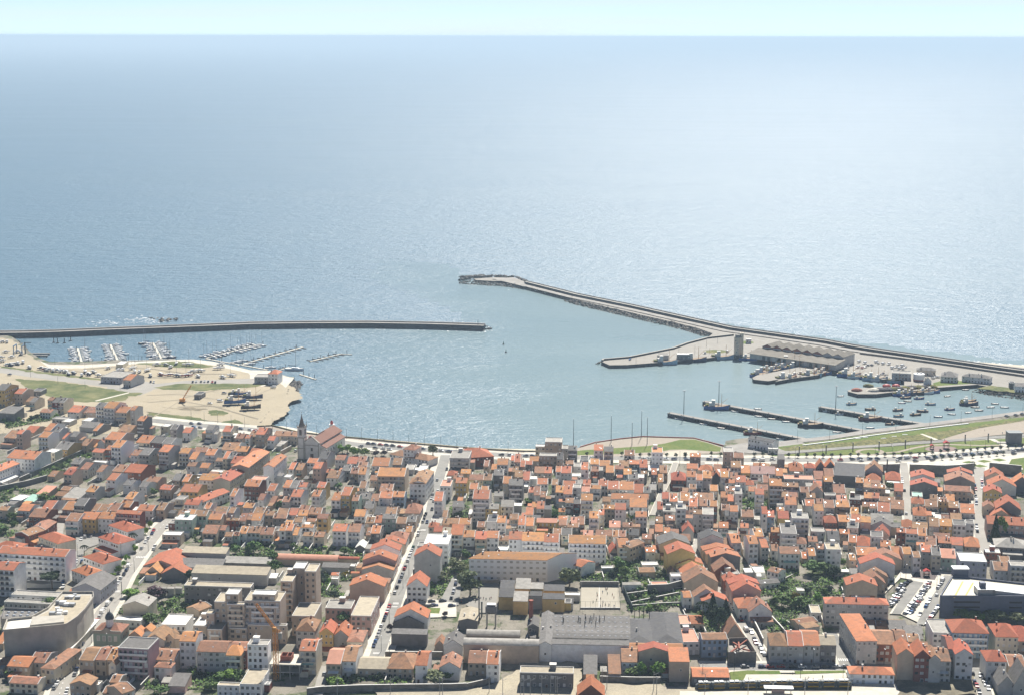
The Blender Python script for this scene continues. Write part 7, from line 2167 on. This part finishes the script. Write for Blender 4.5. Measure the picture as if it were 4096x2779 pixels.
for hi in order:
    root, wc, rc, n, form, ctr, Wd, D = HOUSES[hi]
    if root.parent is not None or Wd > 26: continue
    mb = root.matrix_basis
    for side in ('f','f','b','r','l'):
        if n_ann > 560 or YR.random() < 0.1: continue
        for attempt in range(2):
            if side in 'fb':
                w = Wd*YR.uniform(0.45, 1.0); d = YR.uniform(2.5, 6.5); x0 = YR.uniform(0, max(0.01, Wd-w)); y0 = -d-0.02 if side == 'f' else D+0.02
            else:
                w = YR.uniform(2.5, 5.0); d = min(D, YR.uniform(4, 9)); x0 = Wd+0.02 if side == 'r' else -w-0.02; y0 = YR.uniform(0, max(0.01, D-d))
            rect = [mb @ Vector(v) for v in ((x0+.2,y0+.2,0),(x0+w-.2,y0+.2,0),(x0+w-.2,y0+d-.2,0),(x0+.2,y0+d-.2,0))]
            ok, m = is_free(rect, 0.97)
            if not ok or (m & gard).sum() > 0.5*m.sum(): continue
            h = YR.uniform(2.3, 3.4); s = YR.uniform(0.2, 0.9)
            tall = side != 'f' and n >= 2 and YR.random() < 0.35
            if tall: h *= 1.8
            b = MB(); hy0, hy1 = (h, h+s) if side != 'b' else (h+s, h)
            b.prism([(y0,0),(y0+d,0),(y0+d,hy1),(y0,hy0)], x0, x0+w, 'x'); b.build('annex', [WALL[YR.choice([wc,wc,'w','g','n'])]], root)
            k = (hy1-hy0)/d; b = MB(); b.prism([(y0-.15,hy0-.15*k+.03),(y0+d+.1,hy1+.1*k+.03),(y0+d+.1,hy1+.1*k+.2),(y0-.15,hy0-.15*k+.2)], x0-.1, x0+w+.1, 'x'); b.build('annex_roof', [ROOF[YR.choice(ANM) if rc in 'gd' else YR.choice(ANM+[rc])]], root)
            free[m] = False; n_ann += 1
            if side == 'f' and YR.random() < .6: link('door', YR.choice(DOORM), root, (x0+w*YR.uniform(.3,.7), y0, 1.05), 0, (0.95, 1, 2.1))
            break
    # yard walls running out from the house corners
    for x in (0.0, Wd):
        if YR.random() < 0.55:
            Lw = YR.uniform(5, 14); sg = YR.choice([-1, 1]); ya, yb = (-Lw, -0.02) if sg < 0 else (D+0.02, D+Lw)
            rect = [mb @ Vector(v) for v in ((x-.7,ya,0),(x+.7,ya,0),(x+.7,yb-.6,0),(x-.7,yb-.6,0))]
            ok, m = is_free(rect, 0.85)
            if ok:
                hh = YR.uniform(1.7, 2.6); b = MB(); b.box(x-.14, ya, 0, x+.14, yb, hh); b.box(x-.2, ya, hh+.005, x+.2, yb, hh+.1, 1); b.build('yard_wall', [WALL[YR.choice('gwngd')], M['coping']], root)
# ------------------------------------------------------------------ plants
def leafmat(name, c, jit=0.25):
    m = mat(name, c, rough=0.75, vary=0.45, scale=0.9, jitter=jit, hue=0.02, spec=0.2, dirt=((c[0]*1.9, c[1]*1.7, c[2]*1.3), 0.5, 0.5))
    return m
LEAF = {'green': leafmat('green_foliage', (0.09,0.16,0.035)), 'dark': leafmat('dark_foliage', (0.032,0.058,0.024)), 'bright': leafmat('bright_foliage', (0.17,0.28,0.045)), 'olive': leafmat('olive_foliage', (0.12,0.145,0.065)), 'yellow': leafmat('yellow_foliage', (0.28,0.23,0.035)), 'purple': leafmat('purple_foliage', (0.075,0.04,0.05))}
BARK = mat('bark', (0.10,0.075,0.055))
def crown_mesh(seed, shape, nleaf=620):
    rnd = random.Random(seed); b = MB()
    cl = []
    for _ in range(16):
        while True:
            v = Vector((rnd.uniform(-1,1), rnd.uniform(-1,1), rnd.uniform(-1,1)))
            if 0.25 < v.length < 0.95: break
        cl.append((v*rnd.uniform(0.6, 0.85), rnd.uniform(0.22, 0.42)))
    for _ in range(nleaf):
        if shape == 'cone':
            z = rnd.random()**1.4; r = (1-z)*rnd.uniform(0.55, 1.05)+0.03; a = rnd.uniform(0, 6.283); p = Vector((r*math.cos(a), r*math.sin(a), z*2-1))
        elif shape == 'palm':
            a = rnd.randrange(11)*0.571; t = rnd.random(); p = Vector((t*math.cos(a), t*math.sin(a), 0.75+0.35*t-0.95*t*t))+Vector((rnd.uniform(-.06,.06), rnd.uniform(-.06,.06), 0))
        else:
            c, r = cl[rnd.randrange(16)]; d = Vector((rnd.gauss(0,1), rnd.gauss(0,1), rnd.gauss(0,1))).normalized(); p = c+d*r*rnd.uniform(0.6, 1.05)
            if shape == 'umbrella': p.z = p.z*0.35+0.55
        s = rnd.uniform(0.07, 0.14)*(1.15 if shape != 'palm' else 0.9); nrm = (p*0.7+Vector((rnd.uniform(-1,1), rnd.uniform(-1,1), rnd.uniform(-.4,1)))).normalized()
        u = nrm.orthogonal().normalized(); w = nrm.cross(u); t = rnd.uniform(0, 3.14); u, w = u*math.cos(t)+w*math.sin(t), w*math.cos(t)-u*math.sin(t)
        b.poly([p-u*s-w*s*0.4, p+u*s*0.3-w*s, p+u*s+w*s*0.4, p-u*s*0.3+w*s])
    me = bpy.data.meshes.new('crown'); me.from_pydata(b.v, [], b.f); me.update(); me.materials.append(LEAF['green']); return me
CROWN = {'round': [crown_mesh(i, 'round') for i in range(4)], 'cone': [crown_mesh(11, 'cone', 700)], 'palm': [crown_mesh(21, 'palm', 520)], 'umbrella': [crown_mesh(31, 'umbrella', 900)], 'bush': [crown_mesh(41+i, 'round', 420) for i in range(3)], 'clip': [crown_mesh(51, 'round', 260)]}
def trunk_mesh(limbs=True):
    b = MB(); b.tube([(0,0,-0.1),(0.02,0,0.3),(0.0,0.02,0.62)], 0.055, 0.035, 6)
    if limbs:
        for a in (0.3, 2.3, 4.4): b.tube([(0,0,0.42),(0.13*math.cos(a),0.13*math.sin(a),0.6),(0.24*math.cos(a),0.24*math.sin(a),0.8)], 0.026, 0.01, 4)
    return b.mesh('trunk', [BARK])
TRUNK, TRUNKS = trunk_mesh(), trunk_mesh(False)
NATURE = []
def plant(p, h, r, leaf='green', shape='round', rnd=random.Random(5)):
    low = shape == 'bush'
    t = link('shrub' if low else 'palm_tree' if shape == 'palm' else 'conifer' if shape == 'cone' else 'tree', None, None, (p.x, p.y, GZ), rnd.uniform(0, 6.28))
    me = rnd.choice(CROWN[shape])
    if low: o = link('crown', me, t, (0, 0, h*0.45), 0, (r, r*rnd.uniform(.8,1.2), h*0.62))
    elif shape == 'cone': o = link('crown', me, t, (0,0,h*0.53), 0, (r, r, h*0.47))
    elif shape == 'palm': o = link('crown', me, t, (0,0,h*0.72), 0, (r, r, r*0.9))
    else: o = link('crown', me, t, (0, 0, h*0.62), 0, (r, r*rnd.uniform(.88,1.12), h*0.40))
    setmat(o, 0, LEAF[leaf])
    link('trunk', TRUNKS if shape in ('cone','palm','bush') else TRUNK, t, (0,0,0), 0, (h*0.8, h*0.8, h*(0.9 if shape not in ('bush',) else 0.6)))
    NATURE.append((t, leaf, shape, h)); return t
TREES = '''
TC 40,545,7.5,4.2,bright TC 185,552,7,4.2,bright TC 90,530,6,3.2,green TC 1045,545,9,4.2,olive TC 320,548,4.5,3.2,purple TC 430,540,4.5,3,purple TB 2110,665,7,4,bright TB 2175,655,7,3.8,bright
TF 1840,1470,17,3.4,dark,cone TF 1920,1425,15,3.8,bright TF 505,800,5,4,green TF 1560,535,5,3,olive
UK 1990,530,5,2.3,bright UK 1930,620,5,2.4,bright UK 1885,680,5,2.4,bright UK 1800,860,6,2.8,bright UK 1685,985,5,2.3,bright UK 1640,1055,4.5,2.1,bright UK 1570,1140,5,2.4,bright UK 1500,1255,5.5,2.5,bright UK 690,1340,9.5,6.8,dark,umbrella UK 600,200,7,5.5,green UK 160,435,5.5,4.2,green UK 40,610,5,4.5,green UK 1120,880,5,2.6,dark,palm UK 1765,740,6,3,dark,palm
UG 1130,705,5,4,green UG 1380,695,7.5,5,green UG 1640,840,8,4,green UG 1665,960,8,5,green UG 530,1060,6.5,3.5,dark UG 70,1240,5,5,purple UG 165,1270,4.5,4,purple
UH 560,525,5,4,green UH 430,1095,5.5,4,dark UH 300,940,6.5,2.4,dark,palm UH 550,1400,6.5,4.5,green UH 1960,720,7,5.5,olive UH 1800,850,5.5,5,olive UH 2095,560,5,4,green UH 1830,1310,3.6,2,purple UH 1135,1490,4.2,1.9,purple UH 2050,780,8,5,olive
UI 255,880,13,6.5,olive UI 1510,760,12,7.5,olive UI 2140,560,7.5,5,green UI 2070,650,5.5,2.2,dark,cone UI 200,760,8,4.5,olive
UJ 1290,1230,12,4,dark,palm UJ 1420,1160,13,3.6,dark,cone UJ 1495,1320,14,5.4,dark UJ 1585,1150,10,2.8,dark,cone UJ 1460,1230,10,4.5,dark UJ 290,660,7,4.4,green
UL 400,1035,7,5.6,green UL 650,1035,6.5,5,green UL 720,865,5.5,4,dark UL 790,610,8,7,green UL 930,610,7,6,green UL 1050,660,7.5,5,dark
UM 1350,1465,6,5,green UM 1505,1475,5,5,green UM 1790,1485,6,5.6,olive UM 1930,1485,6,5,olive UM 2200,1515,6,6,olive UM 1640,1485,4.5,4,green
NO 825,1425,5,5,green NO 940,1395,5.5,4.4,bright NO 1040,1405,5.5,5,green NO 730,1505,4.5,5,green NO 130,1560,4,4.4,green
N1 440,1295,4.5,5,bright N1 1780,1275,7,6.5,olive N1 1950,1215,4.5,4,green N1 1845,1105,4.5,4,dark
NR 555,1185,8,3,bright NR 770,1185,8,4.4,bright NR 460,1195,5.5,5,green
N0 645,405,5,5,green N0 170,1335,4.5,4.4,green N0 1725,285,5,5,bright N0 1965,625,5.5,5,green N0 2045,290,5.5,5,purple
TD 1350,1200,6,4,green TD 360,1120,4,4,green TD 40,990,4,4,green TB 1150,1090,5,3.4,green TB 1330,1350,4.5,4,green TC 1380,1300,4,5,green TB 2060,1110,4.5,4,green TB 1605,1270,6,1.4,dark,cone UK 2050,100,5,4,green'''
for tok in TREES.split('\n'):
    q = tok.split()
    for nm, s in zip(q[::2], q[1::2]):
        a = s.split(','); plant(globals()[nm](float(a[0]), float(a[1])), float(a[2]), float(a[3]), a[4], a[5] if len(a) > 5 else 'round')
CLIP = [(TE, '130,395 460,385 575,392 1005,397 1110,392 1228,397 1437,402 1550,407 1660,402 1765,405 1870,407 1980,407 2085,407'), (TF, '20,402 120,400 240,397 350,397 450,397 565,394 670,390 780,388 880,388 965,386 1050,375 1155,354 1250,348 1345,348 1440,346 1530,343 1625,326 1720,320 1805,312 1910,312 2010,303 2100,294 2180,278 1080,424 1170,434 1285,430 1365,420 1555,410 1670,400 1760,390 1865,385 1945,375'), (TD, '785,390 1225,387 1455,402 1565,402 1790,402 1905,405 2020,407')]
ci = 0
for fn, s in CLIP:
    for p in pts(fn, s):
        t = plant(p, 3.8, 1.75, 'dark', 'clip'); NATURE.pop(); ci += 1; t['clip'] = 1
clips = sorted([o for o in COL.objects if o.get('clip')], key=lambda o: proj(o.location)[0])
for i, o in enumerate(clips):
    o.name = 'street_tree'; del o['clip']; tag(o, 'small round-clipped dark street tree beside the seafront parking, %s from the left' % ORD(i+1), 'street tree', 'clipped trees along the seafront parking')
# shrubs scattered through the garden plots
fg = free & gard & town
cells = np.argwhere(fg); rs = random.Random(9); k = 0; tries = 0
while k < 190 and tries < 4000:
    tries += 1; iy, ix = cells[rs.randrange(len(cells))]
    if not free[iy, ix]: continue
    p = Vector((GX0+ix+0.5, GY0+iy+0.5, GZ)); r = rs.uniform(1.1, 3.2)
    plant(p, r*rs.uniform(0.9, 1.5), r, rs.choice(['green']*4+['bright','olive','dark','dark','yellow' if k % 9 == 0 else 'green']), 'bush', rs)
    rr = int(r*0.8); free[max(0,iy-rr):iy+rr+1, max(0,ix-rr):ix+rr+1] = False; k += 1
# low rank growth over the garden plots and the yards: one mass of leaves
def growth(name, mask, n, mats, seed, smin=0.3, smax=0.7, zmax=1.3):
    rg = random.Random(seed); c = np.argwhere(mask); b = MB()
    for _ in range(n):
        iy, ix = c[rg.randrange(len(c))]; 
        if noise.noise(Vector((ix*0.09, iy*0.09, 3.1))) < -0.12: continue
        p = Vector((GX0+ix+rg.random(), GY0+iy+rg.random(), GZ+rg.random()**2*zmax+0.1)); s = rg.uniform(smin, smax)
        nr = Vector((rg.uniform(-.8,.8), rg.uniform(-.8,.8), 1)).normalized(); u = nr.orthogonal().normalized(); w = nr.cross(u)
        b.poly([p-u*s-w*s*.5, p+u*s*.4-w*s, p+u*s+w*s*.4, p-u*s*.3+w*s], rg.randrange(len(mats)))
    me = bpy.data.meshes.new(name); me.from_pydata(b.v, [], b.f); me.update()
    for m in mats: me.materials.append(m)
    me.polygons.foreach_set('material_index', b.m); o = link(name, me); o['kind'] = 'stuff'
growth('undergrowth', free0 & gard, 46000, [LEAF['green'], LEAF['dark'], LEAF['olive'], LEAF['bright']], 3)
growth('undergrowth', free & ~gard & town, 12000, [LEAF['green'], LEAF['dark'], LEAF['olive']], 4, 0.2, 0.45, 0.6)
# planted strip and meadow tufts
# ------------------------------------------------------------------ people
def person_mesh(seed, stride):
    me = bpy.data.meshes.new('person'); s = stride
    vs = [(0,0,0.95),(0,0,1.2),(0,0,1.42),(0,0.01,1.52),(0,0.02,1.62),(0,0.01,1.74), (0.1,s*0.1,0.88),(0.11,s*0.5,0.48),(0.11,s*0.55-0.02,0.06),(0.11,s*0.55+0.14,0.02), (-0.1,-s*0.1,0.88),(-0.11,-s*0.42,0.48),(-0.11,-s*0.85,0.08),(-0.11,-s*0.85+0.14,0.03), (0.2,0,1.4),(0.27,-s*0.3,1.14),(0.27,-s*0.15+0.06,0.9), (-0.2,0,1.4),(-0.27,s*0.3,1.14),(-0.27,s*0.4+0.06,0.92)]
    es = [(0,1),(1,2),(2,3),(3,4),(4,5),(0,6),(6,7),(7,8),(8,9),(0,10),(10,11),(11,12),(12,13),(2,14),(14,15),(15,16),(2,17),(17,18),(18,19)]
    rad = [.15,.14,.16,.06,.10,.085,.095,.065,.045,.04,.095,.065,.045,.04,.065,.045,.035,.065,.045,.035]
    me.from_pydata(vs, es, []); o = bpy.data.objects.new('tmp', me); COL.objects.link(o)
    m = o.modifiers.new('s', 'SKIN')
    for i, v in enumerate(me.skin_vertices[0].data): v.radius = (rad[i], rad[i]*0.8); v.use_root = (i == 0)
    dg = bpy.context.evaluated_depsgraph_get(); out = bpy.data.meshes.new_from_object(o.evaluated_get(dg)); bpy.data.objects.remove(o)
    for mm in (M['darkmetal'], PAINT['dark blue'], SKIN): out.materials.append(mm)
    for p in out.polygons:
        c = p.center; p.material_index = 2 if c.z > 1.5 or (abs(c.x) > 0.24 and c.z < 1.02 and c.z > 0.8) else 1 if c.z > 0.93 else 0
    return out
SKIN = mat('skin', (0.42,0.26,0.19)); HAIR = mat('hair', (0.05,0.035,0.025))
PM = [person_mesh(1, 0.0), person_mesh(2, 0.35), person_mesh(3, 0.55)]
hb_ = MB(); hb_.tube([(0,-0.01,1.70),(0,-0.015,1.78),(0,-0.01,1.83)], 0.115, 0.05, 8); HM = hb_.mesh('hair', [HAIR])
CLO = {'red': HULLP['red'], 'white': M['white'], 'dark': M['darkmetal'], 'blue': PAINT['blue'], 'green': HULLP['green']}
rp = random.Random(17)
def people(fn, s, where):
    for i, p in enumerate(sorted(pts(fn, s), key=lambda v: proj(v)[0])):
        c = rp.choice(list(CLO)); o = link('person', rp.choice(PM), None, (p.x, p.y, GZ+0.12), rp.uniform(0, 6.28)); setmat(o, 1, CLO[c]); link('hair', HM, o)
        tag(o, 'person in a %s top, %s from the left %s' % (c, ORD(i+1), where), 'person')
people(UI, '1805,985 1850,960 1855,870 1858,905 1900,945 1925,860 1930,985 1960,1020 1960,820 1975,830 1988,815 1985,880 2005,1025 2048,895 2068,930 2070,1040 1925,1030 1898,1035', 'among the children on the sports court')
people(UI, '265,965 322,975 422,940 455,950 478,1000 500,945 519,935 520,1060 145,985', 'on the school yard beside the tree')
people(TC, '150,350 190,355 220,352 390,345 420,350 440,355', 'on the promenade by the church')
people(NQ, '900,1160 1295,1205 1170,1240 1105,1225 375,1070', 'on the station forecourt')
people(TE, '1010,415 560,390', 'on the seafront pavement'); people(UH, '1145,1040 1455,335', 'on the pavement of the main street'); people(TF, '1712,75 1935,110 540,250 1205,195', 'walking in the park')
# play frames
for (fn, x, y, s, l) in ((TF,1225,290,1.5,'wooden climbing frame on the oval playground of the park'),(TF,1045,300,1.0,'red swing frame on the oval playground of the park'),(UM,800,800,1.2,'climbing tower with red roof on the dark playground by the car park')):
    t = thing('climbing_frame', l, 'play frame', fn(x, y))
    for a in (-1.2, 1.2):
        for c in (-1, 1): b = MB(); b.box(a*s-.12,c*s-.12,0,a*s+.12,c*s+.12,3*s); b.build('post', [M['brown']], t)
    b = MB(); b.box(-1.4*s,-1.2*s,1.5*s,1.4*s,1.2*s,1.6*s); b.build('platform', [M['brown']], t); b = MB(); b.prism([(-1.6*s,3*s),(1.6*s,3*s),(0,4*s)], -1.3*s, 1.3*s, 'y'); b.build('roof', [M['redpaint']], t)
# benches on the lawn
for i, p in enumerate(pts(D_, '775,1175 845,1165 1013,1174 1112,1157 1212,1140')):
    t = thing('bench', 'white stone bench on the park lawn, %s from the left' % ORD(i+1), 'bench', p, 0.1, 'white benches on the lawn'); b = MB(); b.box(-2,-.4,0.35,2,.4,0.6); b.build('seat', [M['white']], t); b = MB(); b.box(-1.5,-.3,0,-1.2,.3,.34); b.build('foot', [M['white']], t); b = MB(); b.box(1.2,-.3,0,1.5,.3,.34); b.build('foot', [M['white']], t)
# surf on the reef and along the outer beach
FO = mat('sea_foam', (0.85,0.87,0.87), rough=0.8, vary=0.1)
def foam(polys, seed, name='foaming_water'):
    rf = random.Random(seed); b = MB()
    for (c, rx, ry, n) in polys:
        for _ in range(n):
            x = c.x+rf.gauss(0, rx); y = c.y+rf.gauss(0, ry); s = rf.uniform(0.25, 1.1); k = 7; a0 = rf.uniform(0, 6)
            b.poly([(x+s*1.6*math.cos(a0+i*6.283/k)*rf.uniform(.6,1.2), y+s*math.sin(a0+i*6.283/k)*rf.uniform(.6,1.2), 0.12+rf.uniform(0,.05)) for i in range(k)])
    me = bpy.data.meshes.new(name); me.from_pydata(b.v, [], b.f); me.materials.append(FO); me.update(); o = link(name, me); o['kind'] = 'structure'
foam([(A_(900,85,0),10,9,45),(A_(1230,55,0),13,9,70),(A_(1310,78,0),14,7,45),(A_(960,95,0),16,4,14)], 2)
foam([(p, 5, 2.5, 12) for p in pts(D_, '1800,452 1900,458 2000,468 2100,478 2200,486 2300,494 2400,500', 0)], 3)
foam([(p, 6, 1.6, 3) for p in pts(B_, '500,566 800,566 1100,566 1400,572 1700,576 1900,580 2000,572', 0)]+[(p, 3, 2, 2) for p in pts(B_, '1850,180 2000,205 2150,230', 0)], 4)
sheet_on('beach', [P(p.x, p.y) if False else p for p in pts(D_, '1900,463 2100,478 2324,494 2700,520 2700,600 2324,560 2000,520', 0)], M['beach'], lift=-2.7)
HAZE = 0.000075
# ------------------------------------------------------------------ sea haze: one closed box round the whole scene
hm = bpy.data.materials.new('haze'); hm.use_nodes = True; t = hm.node_tree; t.nodes.clear()
pv = t.nodes.new('ShaderNodeVolumePrincipled'); pv.inputs['Color'].default_value = (0.64, 0.83, 1.0, 1); pv.inputs['Density'].default_value = HAZE; pv.inputs['Anisotropy'].default_value = 0.1
mo = t.nodes.new('ShaderNodeOutputMaterial'); t.links.new(pv.outputs[0], mo.inputs['Volume'])
hm.cycles.homogeneous_volume = True
b = MB(); b.box(-99000, -99000, -4.0, 99000, 99000, HC+6)
o = b.build('haze', [hm]); setting(o, 'stuff'); o.visible_shadow = True
# ------------------------------------------------------------------ labels: look first, then the place among its look-alikes
LM = [('the church', 1210,1760), ('the towered old school', 1640,1800), ('the red-roofed customs house', 1915,1800), ('the tan seafront block', 2220,1770), ('the tall white seafront house', 2630,1840), ('the boathouse', 3080,1800), ('the large dark warehouse', 3400,1880), ('the old stone wall', 3760,1880), ('the long pink house', 4030,2120), ('the parking garage', 3960,2440), ('the car park', 3690,2380), ('the long white school', 2050,2260), ('the yellow school', 2130,2390), ('the sports court', 2400,2390), ('the sawtooth factory', 2350,2500), ('the pink apartment complex', 1100,2450), ('the concrete theatre', 220,2520), ('the domed green villa', 440,2570), ('the tower crane', 1110,2620), ('the red-roofed villas', 500,2200), ('the pink arched shed', 1220,2225), ('the main street crossing', 1720,2080), ('the white-roofed block', 1740,2160), ('the big angled orange roof', 2560,2010), ('the roofless ruin', 2980,2580), ('the tram platform', 3400,2720), ('the winding garden wall', 220,1880), ('the white corner apartments', 90,1820), ('the scrub meadow', 260,1640), ('the sandy shipyard', 700,1700), ('the red gabled house', 2705,1900), ('the brown street row', 1040,1850), ('the narrow right street', 2860,2260), ('the overgrown plots', 3260,2330), ('the curved brick row', 150,2110), ('the railway yard', 2100,2740), ('the grey stepped block', 3150,2120), ('the blue-white seafront pair', 2440,1800)]
def near(p):
    x, y, _ = proj(p); best = min(LM, key=lambda l: (x-l[1])**2+((y-l[2])*1.7)**2); dx, dy = x-best[1], (y-best[2])*1.7
    rel = ('right of' if dx > 0 else 'left of') if abs(dx) > abs(dy) else ('in front of' if dy > 0 else 'behind')
    return best[0], rel, math.hypot(dx, dy)
ST_ = {1:'single-storey', 2:'two-storey', 3:'three-storey', 4:'four-storey', 5:'five-storey', 6:'six-storey', 7:'seven-storey', 8:'eight-storey'}
KINDW = {'house':'house','gabled_house':'gabled house','flat_roofed_house':'flat-roofed house','hip_roofed_house':'hip-roofed house','townhouse':'townhouse','apartment_building':'apartment block','cottage':'cottage','shed':'shed','warehouse':'warehouse'}
buckets = {}
for (root, wc, rc, n, form, ctr, Wd, D) in HOUSES:
    if root.parent is not None or root.get('label'): continue
    k = KINDW[root.name.split('.')[0]]; st = ST_[max(1, min(8, int(round(n))))]
    base = '%s %s %s with %s' % (WALLNAME[wc], st, k, ROOFNAME[rc])
    lm, rel, d = near(ctr)
    tb = base+', %s '+rel+' '+lm
    buckets.setdefault(tb, []).append((d, root, k))
for tb, l in buckets.items():
    l.sort(key=lambda q: q[0])
    for i, (d, root, k) in enumerate(l):
        lab = (tb % (('nearest' if i == 0 else ORD(i+1)+' nearest') if len(l) > 1 else '')).replace(',  ', ', ')
        tag(root, lab, 'house' if k.endswith('house') and k != 'townhouse' else k, {'house':'houses of the town','gabled house':'gabled houses','flat-roofed house':'flat-roofed houses','hip-roofed house':'hip-roofed houses','townhouse':'townhouses','apartment block':'apartment blocks','cottage':'low cottages','shed':'sheds and outbuildings','warehouse':'warehouses'}[k])
    for root in [q[1] for q in l]:
        if '_bal' in root: del root['_bal']
for o in COL.objects:
    if '_bal' in o: del o['_bal']
buckets = {}
for (t, leaf, shape, h) in NATURE:
    k = t.name.split('.')[0].replace('_', ' ')
    size = 'tall' if h > 9 else 'low' if h < 2.4 else 'mid-sized' if h < 6 else 'large'
    lm, rel, d = near(t.location); buckets.setdefault('%s %s %s, %%s %s %s' % (size, {'purple':'purple-leaved','bright':'bright green','dark':'dark green','olive':'grey-green','yellow':'yellow-flowering','green':'green'}[leaf], k, rel, lm), []).append((d, t, k))
for tb, l in buckets.items():
    l.sort(key=lambda q: q[0])
    for i, (d, t, k) in enumerate(l):
        tag(t, (tb % (('nearest' if i == 0 else ORD(i+1)+' nearest') if len(l) > 1 else 'standing')), k, 'trees' if k != 'shrub' else 'garden shrubs')
for o in COL.objects:
    if o.parent is not None:
        for k in ('label', 'category', 'group'):
            if k in o and not (k == 'label' and False): del o[k]
